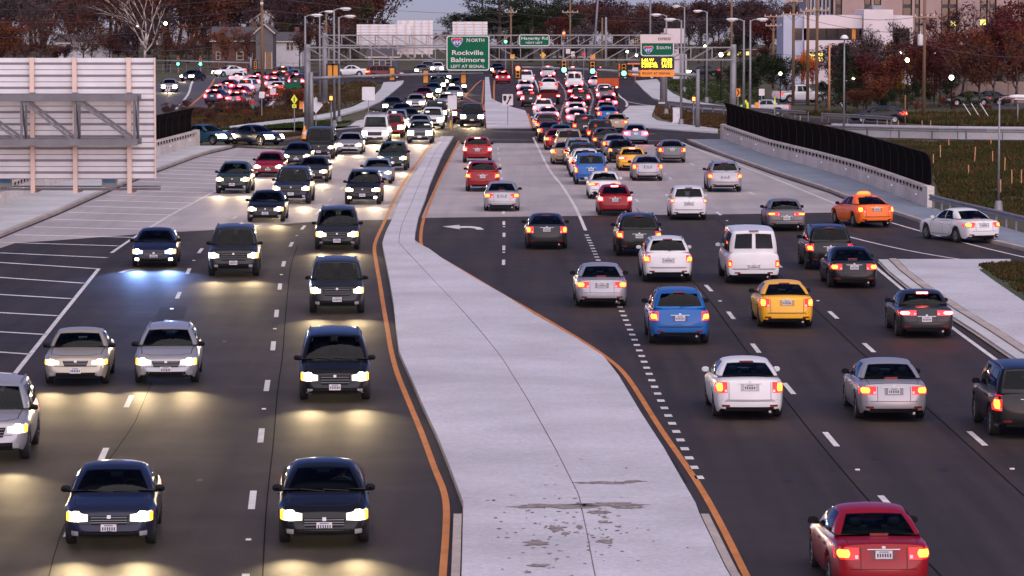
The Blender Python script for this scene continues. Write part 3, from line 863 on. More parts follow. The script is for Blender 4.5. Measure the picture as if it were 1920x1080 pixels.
class Cab:
    def __init__(s, c):
        s.c = c
    def front(s, u, t):
        c = s.c
        wb, wt = c['wb'], c['wr'] * 1.0
        x = u * (wb * (1 - t) + wt * t)
        y = c['yc'] * (1 - t) + c['yrf'] * t - (0.22 * (1 - t) + .10 * t) * abs(u) ** 2.4
        z = c['zc'] * (1 - t) + s.zr(0, u) * t
        b = .05 * math.sin(math.pi * min(1, max(0, t)))
        return Vector((x, y + b * .6, z + b * .5))
    def rear(s, u, t):
        c = s.c
        x = u * (c['wb'] * .96 * (1 - t) + c['wr'] * .97 * t)
        y = c['yb'] * (1 - t) + c['yrr'] * t + (0.16 * (1 - t) + .08 * t) * abs(u) ** 2.4
        z = c['zb'] * (1 - t) + s.zr(1, u) * t
        b = .04 * math.sin(math.pi * min(1, max(0, t)))
        return Vector((x, y - b * .5, z + b * .5))
    def zr(s, q, u):
        H = s.c['H'] - .035
        return H - .055 * (2 * q - 1) ** 2 + (.035 * (1 - u * u))
    def side(s, q, t, sg):
        a, b = s.front(sg, t), s.rear(sg, t)
        p = a.lerp(b, q)
        bulge = .035 * math.sin(math.pi * min(1, max(0, t))) + .03 * math.sin(math.pi * q)
        p.x += sg * bulge
        if t > 0:
            p.z += t * (s.zr(q, 1) - (s.zr(0, 1) * (1 - q) + s.zr(1, 1) * q))
        return p

def grid_mb(fn, us, vs, off=0.0, mb=None, flip=False, ctr=-.4):
    mb = mb or MB()
    rows = []
    for v in vs:
        row = []
        for u in us:
            p = fn(u, v)
            if off:
                e = 1e-3
                n = (fn(u + e, v) - fn(u - e, v)).cross(fn(u, v + e) - fn(u, v - e)).normalized()
                if n.dot(p - Vector((0, ctr, .9))) < 0: n = -n
                p = p + n * off
            row.append(p)
        rows.append(row)
    return mb.sheet(rows)
def lin(a, b, n):
    return [a + (b - a) * i / (n - 1) for i in range(n)]

def cab_mesh(t):
    cb = Cab(t['cab'])
    bm = bmesh.new()
    nf, ns = 9, 23
    levels = [-.12, 0, .08, .25, .45, .65, .88, .93, 1.0]
    rings = []
    us = [-1, -.88, -.6, -.3, 0, .3, .6, .88, 1]
    if t.get('split'): us = [-1, -.84, -.5, -.08, 0, .08, .5, .84, 1]
    for lv in levels:
        ring = [cb.front(u, lv) for u in us]
        ring += [cb.side(q, lv, 1) for q in lin(0, 1, ns)[1:-1]]
        ring += [cb.rear(u, lv) for u in reversed(us)]
        ring += [cb.side(q, lv, -1) for q in reversed(lin(0, 1, ns)[1:-1])]
        rings.append([bm.verts.new(p) for p in ring])
    n = len(rings[0])
    def is_window(j, lv):
        if j < nf - 1:
            return us[j] > -.9 and us[j + 1] < .9 and 2 <= lv <= 6
        r0 = nf + ns - 2
        if r0 <= j < r0 + nf - 1:
            u0, u1 = -us[j - r0], -us[j - r0 + 1]
            if t.get('split') and min(abs(u0), abs(u1)) < .05: return False
            return max(abs(u0), abs(u1)) < .9 and (2 if t['tl'] == 'h' else 3) <= lv <= (5 if t.get('split') else 6)
        if j < r0:
            q0, q1 = (j - nf + 1) / (ns - 1), (j - nf + 2) / (ns - 1)
        else:
            i = j - (r0 + nf - 1)
            q1, q0 = 1 - i / (ns - 1), 1 - (i + 1) / (ns - 1)
        return 2 <= lv <= 5 and any(a <= q0 and q1 <= b for a, b in t['side'])
    for lv, (a, b) in enumerate(zip(rings[:-1], rings[1:])):
        for j in range(n):
            if not is_window(j, lv):
                bm.faces.new((a[j], a[(j + 1) % n], b[(j + 1) % n], b[j]))
    # roof: columns q front to rear, rows u across
    top = rings[-1]
    qs = lin(0, 1, ns)
    gridv = []
    for i, q in enumerate(qs):
        row = []
        for j, u in enumerate(us):
            if i == 0: row.append(top[j]); continue
            if i == ns - 1: row.append(top[nf + (ns - 2) + (nf - 1 - j)]); continue
            if j == 0: row.append(top[nf + (ns - 2) + nf + (ns - 2 - i)]); continue
            if j == nf - 1: row.append(top[nf + i - 1]); continue
            f_, r_ = cb.front(u, 1), cb.rear(u, 1)
            p = f_.lerp(r_, q)
            p.x += u * .03 * math.sin(math.pi * q)
            p.z = cb.zr(q, u) + .022 * min(1, (1 - abs(u)) * 4) * min(1, q * 7, (1 - q) * 7)
            row.append(bm.verts.new(p))
        gridv.append(row)
    for i in range(ns - 1):
        for j in range(nf - 1):
            bm.faces.new((gridv[i][j], gridv[i][j + 1], gridv[i + 1][j + 1], gridv[i + 1][j]))
    bmesh.ops.recalc_face_normals(bm, faces=bm.faces)
    me = bpy.data.meshes.new('roof')
    bm.to_mesh(me)
    bm.free()
    return me

def smooth(me):
    for p in me.polygons:
        p.use_smooth = True
    return me

def front_patch(bvh, sg, x0, x1, z0, z1, off=.010, n=7, m=4, shape=None):
    """patch laid on the nose (sg=1) or the tail (sg=-1) of a body"""
    mb = MB()
    rows = []
    for v in lin(0, 1, m):
        row = []
        for u in lin(0, 1, n):
            uu, vv = (u, v) if shape is None else shape(u, v)
            x, z = x0 + (x1 - x0) * uu, z0 + (z1 - z0) * vv
            h = bvh.ray_cast(Vector((x, sg * 6, z)), Vector((0, -sg, 0)))
            if h[0] is None or h[0].y * sg < 1.2:
                h = bvh.find_nearest(Vector((x, sg * 2.3, z)))
            row.append(h[0] + h[1] * off)
        rows.append(row)
    mb.sheet(rows)
    # skirt
    rim = rows[0] + [r[-1] for r in rows[1:]] + rows[-1][-2::-1] + [r[0] for r in rows[-2:0:-1]]
    back = [p - Vector((0, sg * .03, 0)) for p in rim]
    for k in range(len(rim)):
        mb.quad(rim[k], rim[(k + 1) % len(rim)], back[(k + 1) % len(rim)], back[k])
    return mb

def side_patch(bvh, sg, pts, w, off=.004):
    """thin band laid on the flank through (y, z) points"""
    mb = MB()
    prev = None
    P = []
    for a, b in zip(pts[:-1], pts[1:]):
        for k in range(6):
            P.append((a[0] + (b[0] - a[0]) * k / 6, a[1] + (b[1] - a[1]) * k / 6))
    P.append(pts[-1])
    for i, (y, z) in enumerate(P):
        a, b = P[max(0, i - 1)], P[min(len(P) - 1, i + 1)]
        d = Vector((b[0] - a[0], b[1] - a[1])).normalized()
        q = []
        for s in (-1, 1):
            yy, zz = y - d.y * s * w / 2, z + d.x * s * w / 2
            h = bvh.ray_cast(Vector((sg * 3, yy, zz)), Vector((-sg, 0, 0)))
            if h[0] is None:
                h = bvh.find_nearest(Vector((sg, yy, zz)))
            q.append(h[0] + h[1] * off)
        if prev:
            mb.quad(prev[0], prev[1], q[1], q[0])
        prev = q
    return mb
def top_band(bvh, pts, w, off=.004):
    mb = MB()
    prev = None
    P = []
    for a, b in zip(pts[:-1], pts[1:]):
        for k in range(6):
            P.append((a[0] + (b[0] - a[0]) * k / 6, a[1] + (b[1] - a[1]) * k / 6))
    P.append(pts[-1])
    for i, (x, y) in enumerate(P):
        a, b = P[max(0, i - 1)], P[min(len(P) - 1, i + 1)]
        d = Vector((b[0] - a[0], b[1] - a[1])).normalized()
        q = []
        for s in (-1, 1):
            h = bvh.ray_cast(Vector((x - d.y * s * w / 2, y + d.x * s * w / 2, 4)), Vector((0, 0, -1)))
            if h[0] is None:
                h = (Vector((x, y, .9)), Vector((0, 0, 1)))
            q.append(h[0] + h[1] * off)
        if prev:
            mb.quad(prev[0], prev[1], q[1], q[0])
        prev = q
    return mb

tyre_prof = [(.62, -.10), (.86, -.112), (.97, -.095), (1.0, -.06), (1.0, .06), (.97, .095), (.86, .112), (.62, .10), (.62, -.10)]
def wheel_meshes(r):
    rot = Matrix.Rotation(math.pi / 2, 4, 'Y')
    ty = MB().lathe([(a * r, b * r / .33) for a, b in tyre_prof], 20, rot)
    ri = MB()
    w = .075 * r / .33
    ri.lathe([(.62 * r, -w), (.63 * r, w), (.56 * r, w), (.54 * r, w * .3), (.10 * r, w * .2), (.0, w * .25)], 20, rot)
    for k in range(5):
        a = 2 * math.pi * k / 5
        ri.bar(rot @ Vector((0, 0, w * .6)), rot @ Vector((.58 * r * math.cos(a), .58 * r * math.sin(a), w * .75)), .085 * r / .33, .03)
    return smooth(ty.mesh('tyre')), ri.mesh('rim')

KIT = {}
def it_z0(t):
    return t['intake'][1] + .03
def kit(kind):
    """all the meshes one body style needs, built once"""
    if kind in KIT:
        return KIT[kind]
    t = T[kind]
    k = {'t': t}
    body = body_mesh(t)
    bm = bmesh.new(); bm.from_mesh(body)
    bvh = BVHTree.FromBMesh(bm)
    roof = cab_mesh(t)
    bm.from_mesh(roof)
    full = bpy.data.meshes.new('body')
    bm.to_mesh(full); bm.free()
    k['body'] = smooth(full)
    cb = Cab(t['cab'])
    k['windshield'] = smooth(grid_mb(lambda u, v: cb.front(u, v), lin(-.90, .90, 9), lin(.05, .94, 6), .012).mesh('windshield'))
    if t.get('split'):
        k['rear_window'] = [smooth(grid_mb(lambda u, v: cb.rear(u, v), lin(a, b, 5), lin(.22, .86, 4), .012, flip=True).mesh('rear_window')) for a, b in ((-.84, -.08), (.08, .84))]
    else:
        lo = .06 if t['tl'] == 'h' else .20
        k['rear_window'] = [smooth(grid_mb(lambda u, v: cb.rear(u, v), lin(-.89, .89, 9), lin(lo, .935, 6), .012, flip=True).mesh('rear_window'))]
    k['side_window'] = []
    for sg in (-1, 1):
        for a, b in t['side']:
            k['side_window'].append(smooth(grid_mb(lambda q, v: cb.side(q, v, sg), lin(a - .005, b + .005, 5), lin(.07, .89, 4), .010, flip=(sg < 0)).mesh('side_window')))
    hd = t['head']
    for sg, nm in ((-1, 'l'), (1, 'r')):
        sh = lambda u, v: (u, v * (0.62 + 0.38 * u) + (1 - u) * .12)
        k['head_' + nm] = front_patch(bvh, 1, sg * hd[0], sg * hd[1], hd[2], hd[3], .010, 7, 4, sh).mesh('headlight')
        bw = hd[1] - hd[0]
        k['bulb_' + nm] = front_patch(bvh, 1, sg * (hd[0] + bw * .28), sg * (hd[0] + bw * .88), hd[2] + .025, hd[3] - .01, .022, 6, 4, lambda u, v: (0.5 + (u - .5) * math.sqrt(max(.15, 1 - (2 * v - 1) ** 2)), v)).mesh('bulb')
        k['sig_' + nm] = front_patch(bvh, 1, sg * (hd[0] + bw * .90), sg * (hd[1] + .02), hd[2] + .01, hd[3] - .03, .020, 3, 3).mesh('turn_signal')
        tl = t['tail']
        k['tail_' + nm] = front_patch(bvh, -1, sg * tl[0], sg * tl[1], tl[2], tl[3], .010, 6, 4).mesh('taillight')
        if t['tl'] == 'h':
            c0 = (tl[0] + (tl[1] - tl[0]) * .38, tl[1] - .04, tl[2] + .035, tl[3] - .035)
        else:
            c0 = (tl[0] + .04, tl[1] - .03, tl[2] + .05, tl[2] + (tl[3] - tl[2]) * .72)
        k['core_' + nm] = front_patch(bvh, -1, sg * c0[0], sg * c0[1], c0[2], c0[3], .022, 5, 4, lambda u, v: (0.5 + (u - .5) * (0.7 + .3 * math.sin(math.pi * v)), v)).mesh('lamp_core')
        k['headfar_' + nm] = front_patch(bvh, 1, sg * (hd[0] - .03), sg * (hd[1] + .03), hd[2] - .05, hd[3] + .02, .014, 7, 4).mesh('headlight')
        k['tailfar_' + nm] = front_patch(bvh, -1, sg * (tl[0] - .03), sg * (tl[1] + .02), tl[2] - .05, tl[3] + .03, .014, 6, 4).mesh('taillight')
        k['refl_' + nm] = front_patch(bvh, -1, sg * .52, sg * .72, t['clear'] + .16, t['clear'] + .21, .012, 4, 2).mesh('bumper_reflector')
        y_f, y_r = t['ax']
        zt = t['cab']['zc'] - .05
        mbs = MB()
        yc = t['cab']['yc']
        y_b = (t['cab']['yrf'] + t['cab']['yrr']) / 2 + .12 if kind != 'van' else .9
        yq = max(y_r + .35, t['cab']['yb'] + .55)
        for pts in ([(yc - .12, zt), (yc - .10, t['clear'] + .12)], [(y_b, zt), (y_b, t['clear'] + .12)], [(yq, zt), (yq, .62), (yq + .22, t['clear'] + .14)], [(yc - .1, t['clear'] + .11), (yq + .22, t['clear'] + .13)]):
            s_ = side_patch(bvh, sg, pts, .014)
            o_ = len(mbs.v)
            mbs.v += s_.v; mbs.f += [tuple(i + o_ for i in f) for f in s_.f]
        k['gap_' + nm] = mbs.mesh('door_gap', fix=False)
        k['handle_' + nm] = []
        for yy in (y_b + .16, yq + .16):
            h = bvh.ray_cast(Vector((sg * 3, yy, zt - .10)), Vector((-sg, 0, 0)))
            if h[0] is not None:
                k['handle_' + nm].append(MB().box(h[0] + Vector((sg * .012, 0, 0)), (.035, .17, .028)).mesh('door_handle'))
        ym = yc - .34
        mm = MB()
        mxc, mzc = t['cab']['wb'] + .115, t['cab']['zc'] + .075
        ringp = [(-.10, -.055), (-.09, .045), (-.02, .075), (.07, .065), (.105, .02), (.10, -.045), (.05, -.07), (-.04, -.07)]
        rows_ = []
        for dy, sc_ in ((-.05, .82), (-.03, 1.0), (.02, .95), (.06, .70), (.085, .25)):
            rows_.append([(sg * (mxc + a_ * sc_), ym + dy, mzc + b_ * sc_) for a_, b_ in ringp + ringp[:1]])
        mm.sheet(rows_)
        mm.poly([Vector(p_) for p_ in rows_[0][:-1]])
        mm.box((sg * (t['cab']['wb'] + .01), ym + .01, mzc - .05), (.10, .05, .045))
        k['mirror_' + nm] = smooth(mm.mesh('mirror'))
        if t.get('rail'):
            rb = MB()
            pts = []
            for q in lin(.10, .92, 8):
                p = cb.side(q, 1.0, sg)
                pts.append(p + Vector((-sg * .035, 0, .045 if .12 < q < .9 else .0)))
            rb.path(pts, [.018] * 8, 6)
            k['rail_' + nm] = rb.mesh('roof_rail')
    g = t['grille']
    k['grille'] = front_patch(bvh, 1, -g[0], g[0], g[1], g[2], .008, 9, 4, lambda u, v: (.5 + (u - .5) * (.86 + .14 * v), v)).mesh('grille')
    k['slat'] = []
    for v in (.22, .5, .80):
        z = g[1] + (g[2] - g[1]) * v
        k['slat'].append(front_patch(bvh, 1, -g[0] * .90, g[0] * .90, z - .007, z + .007, .020, 7, 2).mesh('grille_bar'))
    it = t['intake']
    k['extra'] = []
    zb_ = t['clear'] + .33
    k['extra'].append(('bumper_gap', front_patch(bvh, 1, -.86, .86, hd[2] - .035, hd[2] - .022, .004, 13, 2).mesh('bumper_gap'), 'seam', 'f'))
    k['extra'].append(('bumper_gap', front_patch(bvh, -1, -.86, .86, zb_, zb_ + .013, .004, 13, 2).mesh('bumper_gap'), 'seam', 'r'))
    k['extra'].append(('badge', front_patch(bvh, 1, -.038, .038, g[2] - .055, g[2] + .01, .028, 5, 4).mesh('badge'), 'chrome', 'f'))
    k['extra'].append(('badge', front_patch(bvh, -1, -.032, .032, t['plate_r'] + .105, t['plate_r'] + .145, .016, 4, 3).mesh('badge'), 'chrome', 'r'))
    k['extra'].append(('trim_strip', front_patch(bvh, -1, -.30, .30, t['plate_r'] + .082, t['plate_r'] + .098, .014, 7, 2).mesh('trim_strip'), 'chrome', 'r'))
    k['extra'].append(('plate_recess_shade', front_patch(bvh, -1, -.24, .24, t['plate_r'] - .10, t['plate_r'] + .082, .006, 7, 4).mesh('plate_recess_shade'), 'dark', 'r'))  # patch on the skin without a hollow; its dark colour paints the recess shade
    for sg in (-1, 1):
        k['extra'].append(('fog_lamp', front_patch(bvh, 1, sg * .60, sg * .74, it_z0(t), it_z0(t) + .09, .016, 4, 3).mesh('fog_lamp'), 'fog', 'f'))
        if t['tl'] == 'h':
            k['extra'].append(('boot_gap', front_patch(bvh, -1, sg * (t['tail'][0] - .03), sg * (t['tail'][0] - .042), zb_, t['tail'][3], .004, 2, 6).mesh('boot_gap'), 'seam', 'r'))
        k['extra'].append(('reverse_lamp', front_patch(bvh, -1, sg * (t['tail'][0] + .015), sg * (t['tail'][0] + .07), t['tail'][2] + .02, t['tail'][2] + .08, .016, 3, 3).mesh('reverse_lamp'), 'clear', 'r'))
    k['intake'] = front_patch(bvh, 1, -it[0], it[0], it[1], it[2], .008, 9, 3).mesh('air_intake')
    k['diffuser'] = front_patch(bvh, -1, -.62, .62, t['clear'] + .105, t['clear'] + .155, .010, 9, 2).mesh('rear_valance')
    # plates
    for key, sg, z in (('plate_f', 1, t['plate_f']), ('plate_r', -1, t['plate_r'])):
        h = bvh.ray_cast(Vector((0, sg * 6, z)), Vector((0, -sg, 0)))
        y = (h[0].y if h[0] is not None else sg * 2.4) + sg * .018
        k[key] = MB().box((0, y, z), (.31, .012, .155)).mesh('licence_plate')
        pm = MB()
        for i in range(6):
            pm.box((-.115 + i * .046, y + sg * .008, z - .01), (.026, .004, .07))
        pm.box((0, y + sg * .008, z + .055), (.18, .004, .015))
        k[key + '_ink'] = pm.mesh('plate_lettering')
    # bonnet and boot shut lines
    yc, yn = t['cab']['yc'], t['top'][-3][0]
    wv = .74 if kind not in ('van', 'big_suv', 'pickup_truck') else .80
    k['hood_gap'] = top_band(bvh, [(-wv, yc - .15), (-wv * .94, yn - .1), (-wv * .6, yn + .06), (0, yn + .10), (wv * .6, yn + .06), (wv * .94, yn - .1), (wv, yc - .15)], .020).mesh('bonnet_gap', fix=False)
    if t['tl'] == 'h' and kind == 'sedan':
        k['boot_gap'] = top_band(bvh, [(-.66, -1.75), (-.64, -2.28), (.64, -2.28), (.66, -1.75)], .014).mesh('boot_gap', fix=False)
    else:
        q1 = front_patch(bvh, -1, -.80, .80, t['clear'] + .30, t['clear'] + .315, .004, 11, 2)
        k['boot_gap'] = q1.mesh('tailgate_gap')
    k['wiper'] = []
    for a, b in ((-.62, .02), (-.02, .60)):
        p, q = cb.front(a, .05), cb.front(b, .11)
        k['wiper'].append(MB().bar(p + Vector((0, .03, .02)), q + Vector((0, .03, .02)), .016).mesh('wiper'))
    # high brake lamp
    if t['tl'] == 'h' and kind == 'sedan':
        p = cb.rear(0, .12)
        k['high'] = MB().box((p.x, p.y - .035, p.z + .02), (.34, .03, .045)).mesh('high_brake_lamp')
    else:
        p = cb.rear(0, 1.0)
        k['high'] = MB().box((p.x, p.y - .05, p.z + .005), (.36, .05, .04)).mesh('high_brake_lamp')
    c_ = t['cab']
    fl = []
    for q in lin(-.02, 1.02, 8):
        p = cb.side(min(1, max(0, q)), 0, 1)
        fl.append((p.x + .02, p.y + (.10 if q < 0 else -.05 if q > 1 else 0), p.z + .06))
    k['floor'] = MB().sheet([[(-x, y, z) for x, y, z in fl], [(0, y, z + .02) for x, y, z in fl], fl]).mesh('cabin_lining')
    sh_ = c_['H']
    k['seat'] = MB().box((0, -.04, sh_ - .48), (.46, .13, .36), rx=.16).mesh('seat')
    k['headrest'] = smooth(MB().lathe([(.001, -.10), (.10, -.085), (.125, 0), (.10, .075), (.001, .09)], 10, Matrix.Translation((0, -.09, sh_ - .23)) @ Matrix.Diagonal((1, .5, 1, 1))).mesh('headrest'))
    yf_ = c_['yrf'] - .62
    k['seats'] = [(x, yf_) for x in (-.36, .36)] + [(x, max(c_['yrr'] - .02, yf_ - .92)) for x in (-.36, .36)]
    if c_['yrr'] < yf_ - 1.75: k['seats'] += [(x, c_['yrr'] + .2) for x in (-.34, .34)]
    k['wheel_rim'] = MB().lathe([(.165, -.012), (.185, 0), (.165, .012), (.150, 0), (.165, -.012)], 14, Matrix.Translation((-.36, yf_ + .52, c_['zc'] + .06)) @ Matrix.Rotation(R(62), 4, 'X')).mesh('steering_wheel')
    ub = MB()
    ub.box((0, 0, t['clear'] + .17), (1.25, t['L'] - .55, .30))
    ub.box((0, (t['ax'][0] + t['ax'][1]) / 2, t['clear'] + .15), (1.62, t['ax'][0] - t['ax'][1] - 2 * t['wr'] - .2, .26))
    k['under'] = ub.mesh('underbody')
    k['exhaust'] = MB().tube((.52, -t['L'] / 2 + .2, t['clear'] + .03), (.52, -t['L'] / 2 - .03, t['clear'] + .03), .035, n=10).mesh('exhaust_pipe')
    k['tyre'], k['rim'] = wheel_meshes(t['wr'])
    k['wx'] = float(np.interp(t['ax'][0], *zip(*t['wid']))) - .115
    if t.get('bed'):
        k['bed'] = MB().box((0, -1.88, 1.135), (1.62, 1.55, .012)).mesh('bed_shade_sheet')  # dark sheet on the solid deck, painting the shade of a hollow bed
        bb = MB()
        for x in (-.86, .86):
            bb.box((x, -1.88, 1.16), (.12, 1.62, .07))
        bb.box((0, -2.68, 1.15), (1.6, .07, .07))
        k['bedrail'] = bb.mesh('bed_rail')
    if kind in ('wagon', 'suv', 'big_suv', 'minivan', 'crossover', 'hatchback', 'box_hatch'):
        p, q = cb.rear(0, .15), cb.rear(.5, .26)
        k['rwiper'] = MB().bar(p + Vector((0, -.03, .02)), q + Vector((0, -.03, .03)), .016).mesh('rear_wiper')
    KIT[kind] = k
    return k

LSPOT = bpy.data.lights.new('headlight_beam', 'SPOT')
LSPOT.energy = 105
LSPOT.spot_size = R(56)
LSPOT.spot_blend = 1.0
LSPOT.color = (1.0, 0.74, 0.40)
LSPOT.shadow_soft_size = 0.08
LSPOT_F = LSPOT.copy()
LSPOT_F.energy = 260
LSPOT_B = LSPOT.copy()
LSPOT_B.color = (0.25, 0.42, 1.0)
LSPOT_B.energy = 300

def P_recess_shade(c):  # body colour darkened to paint the shade of a plate recess
    b = PAINT[c].node_tree.nodes['Color Ramp'].color_ramp.elements[0].color
    return mat('recess_shade_' + c, tuple(x * .55 for x in b[:3]), .4, var=.05)
TAXI_SIGN = {}
VCOUNT = {}
def vehicle(kind, colour, loc, heading, label, lights='tail', near=True, cat=None, name=None, plate=True, spot=False, group=None, pitch=0.0, extras=()):
    """heading: world angle of travel, 0 = along +Y, positive to the left"""
    base = kind
    if kind in VARIANT:
        VCOUNT[kind] = VCOUNT.get(kind, -1) + 1
        kind = VARIANT[kind][VCOUNT[kind] % len(VARIANT[kind])]
    k = kit(kind)
    t = k['t']
    kind = base
    names = {'suv': 'sport_utility_vehicle', 'big_suv': 'sport_utility_vehicle', 'crossover': 'sport_utility_vehicle', 'box_hatch': 'hatchback', 'wagon': 'station_wagon'}
    cats = {'suv': 'suv', 'big_suv': 'suv', 'crossover': 'suv', 'box_hatch': 'hatchback', 'pickup_truck': 'pickup truck', 'wagon': 'station wagon'}
    root = empty(name or names.get(kind, kind), loc, heading, label, cat or cats.get(kind, kind), group)
    root.rotation_euler = (pitch, 0, heading)
    P = PAINT[colour]
    body = mk('body', k['body'], P, root)
    mk('underbody', k['under'], black_mat, root)
    mk('windshield', k['windshield'], glass, root)
    mk('cabin_lining', k['floor'], black_mat, root)
    if near:
        for sx_, sy_ in k['seats']:
            st_ = mk('seat', k['seat'], seat_mat, root, loc=(sx_, sy_, 0))
            mk('headrest', k['headrest'], seat_mat, st_)
        mk('steering_wheel', k['wheel_rim'], black_mat, root)
    gl_r = glass_dark if base in ('suv', 'big_suv', 'minivan', 'van', 'crossover') else glass
    for m in k['rear_window']:
        rw = mk('rear_window', m, gl_r, root)
    for m in k['side_window']:
        mk('side_window', m, gl_r, root)
    hm = head_blue if lights == 'head_blue' else head_on
    front_vis = lights.startswith('head')
    for nm in 'lr':
        h = mk('headlight', k[('head_' if near or not front_vis else 'headfar_') + nm], (lens_lit_cool if lights == 'head_blue' else lens_lit if near else head_on) if front_vis else lens_clear, root)
        mk('bulb', k['bulb_' + nm], hm if front_vis else lens_clear, h)
        mk('turn_signal', k['sig_' + nm], amber_on if front_vis and near else lens_clear, h)
        tlamp = mk('taillight', k[('tail_' if near or lights != 'brake' else 'tailfar_') + nm], (brake_lens if near else brake_far) if lights == 'brake' else (lens_red if near or lights != 'tail' else brake_lens), root)
        lit = {'brake': brake_on, 'tail': tail_on}.get(lights, lens_red)
        mk('lamp_core', k['core_' + nm], lit, tlamp)
        mk('mirror', k['mirror_' + nm], dark_plastic if colour != 'white' else P, root)
        if near:
            mk('door_gap', k['gap_' + nm], seam_mat, body)
            for hm_ in k['handle_' + nm]:
                mk('door_handle', hm_, P, body)
            mk('bumper_reflector', k['refl_' + nm], lens_red_off, root)
        if 'rail_' + nm in k:
            mk('roof_rail', k['rail_' + nm], galv_dark, root)
    gr = mk('grille', k['grille'], dark_plastic, root)
    if front_vis:
        for sm_ in k['slat']:
            mk('grille_bar', sm_, galv_dark, gr)
    mk('air_intake', k['intake'], dark_plastic, root)
    mk('rear_valance', k['diffuser'], dark_plastic, root)
    for key in ('plate_f', 'plate_r'):
        if (key == 'plate_f') == front_vis:
            pl = mk('licence_plate', k[key], plate_mat, root)
            if near:
                mk('plate_lettering', k[key + '_ink'], plate_ink, pl)
    if near:
        for nm_, m_, kind_, end_ in k['extra']:
            if (end_ == 'f') == front_vis:
                mm_ = {'seam': seam_mat, 'chrome': chrome, 'dark': P_recess_shade(colour), 'fog': head_on if 'fog' in extras else lens_clear, 'clear': lens_clear}[kind_]
                mk(nm_, m_, mm_, root)
        mk('bonnet_gap', k['hood_gap'], seam_mat, body)
        mk('boot_gap', k['boot_gap'], seam_mat, body)
        for wm_ in k['wiper']:
            mk('wiper', wm_, black_mat, root)
        mk('exhaust_pipe', k['exhaust'], chrome, root)
        if 'rwiper' in k:
            mk('rear_wiper', k['rwiper'], black_mat, root)
    if not front_vis:
        mk('high_brake_lamp', k['high'], brake_on if lights == 'brake' else lens_red_off, root)
    if 'bed' in k:
        mk('bed_shade_sheet', k['bed'], black_mat, root)
        mk('bed_rail', k['bedrail'], P, root)
    for y in t['ax']:
        for sg in (-1, 1):
            w = mk('wheel', k['tyre'], black_mat, root, loc=(sg * k['wx'], y, t['wr']), rot=(0, 0, 0 if sg > 0 else math.pi))
            mk('rim', k['rim'], rim_mat, w)
    if 'taxi' in extras:
        if 'm' not in TAXI_SIGN:
            TAXI_SIGN['m'] = smooth(MB().lathe([(0, 0), (.34, 0), (.36, .04), (.30, .13), (.18, .17), (0, .18)], 14, Matrix.Diagonal((1, .45, 1, 1))).mesh('roof_sign'))
        mk('roof_sign', TAXI_SIGN['m'], mat('roof_sign_' + colour, (0.9, 0.3, 0.05), 0.4, var=0, emit=(1.0, 0.16, 0.02), es=0.35), root, loc=(0, (t['cab']['yrf'] + t['cab']['yrr']) / 2, t['cab']['H']))
    if 'rack' in extras:
        rk = MB()
        for i in range(4):
            y = t['cab']['yrf'] - .2 - i * .7
            rk.bar((-.72, y, t['cab']['H'] + .12), (.72, y, t['cab']['H'] + .12), .04)
            for x in (-.7, .7):
                rk.bar((x, y, t['cab']['H'] - .06), (x, y, t['cab']['H'] + .12), .03)
        for x in (-.3, 0, .3):
            rk.bar((x, t['cab']['yrf'], t['cab']['H'] + .17), (x, t['cab']['yrf'] - 2.6, t['cab']['H'] + .17), .07)
        rk.build('roof_rack', galv_dark, root)
    if spot:
        hd = t['head']
        for sg in ((-1, 1) if near else (0,)):
            lo = bpy.data.objects.new('headlight_beam', LSPOT_B if lights == 'head_blue' else LSPOT if near else LSPOT_F)
            C.objects.link(lo)
            lo.parent = root
            lo.location = (sg * (hd[0] + hd[1]) / 2, t['L'] / 2 + .18, (hd[2] + hd[3]) / 2)
            lo.rotation_euler = (R(90 - 2.2), 0, 0)
    return root

# direction of travel read off the lane lines
def tangent_table(pts):
    w = Gs(catmull(pts, 4))
    w.sort(key=lambda p: p.y)
    Y = [p.y for p in w]; X = [p.x for p in w]
    s = np.gradient(np.array(X), np.array(Y))
    s = np.convolve(np.pad(s, 4, mode='edge'), np.ones(9) / 9, 'valid')
    return Y, s
LT = tangent_table([(455, 1150), (474, 948), (488, 830), (498, 740), (510, 667), (517, 601), (524, 543), (531, 497), (545, 460), (568, 427), (590, 404), (612, 381), (660, 340), (700, 305), (745, 268), (775, 242), (800, 216), (822, 187), (838, 163), (850, 145)])
RT = tangent_table([(1800, 1080), (1675, 955), (1573, 841), (1496, 748), (1432, 672), (1382, 606), (1338, 550), (1290, 500), (1248, 446), (1206, 390), (1155, 325), (1118, 275), (1100, 250), (1098, 215), (1085, 180), (1075, 150)])
def place(kind, px, py, way, head=None):
    """centre position and heading for a vehicle whose nearer bumper stands over (px, py)"""
    g = G(px, py)
    tab = LT if way == 'in' else RT
    s = float(np.interp(g.y, tab[0], tab[1]))
    a = -math.atan(s) if head is None else R(head)        # rotation of +Y toward the lane direction
    L = T[kind]['L'] if kind in T else 7.0
    d = Vector((-math.sin(a), math.cos(a), 0))
    c = g + d * (L / 2 - 0.35)
    c.z = 0.022
    return c, (a + math.pi if way == 'in' else a)

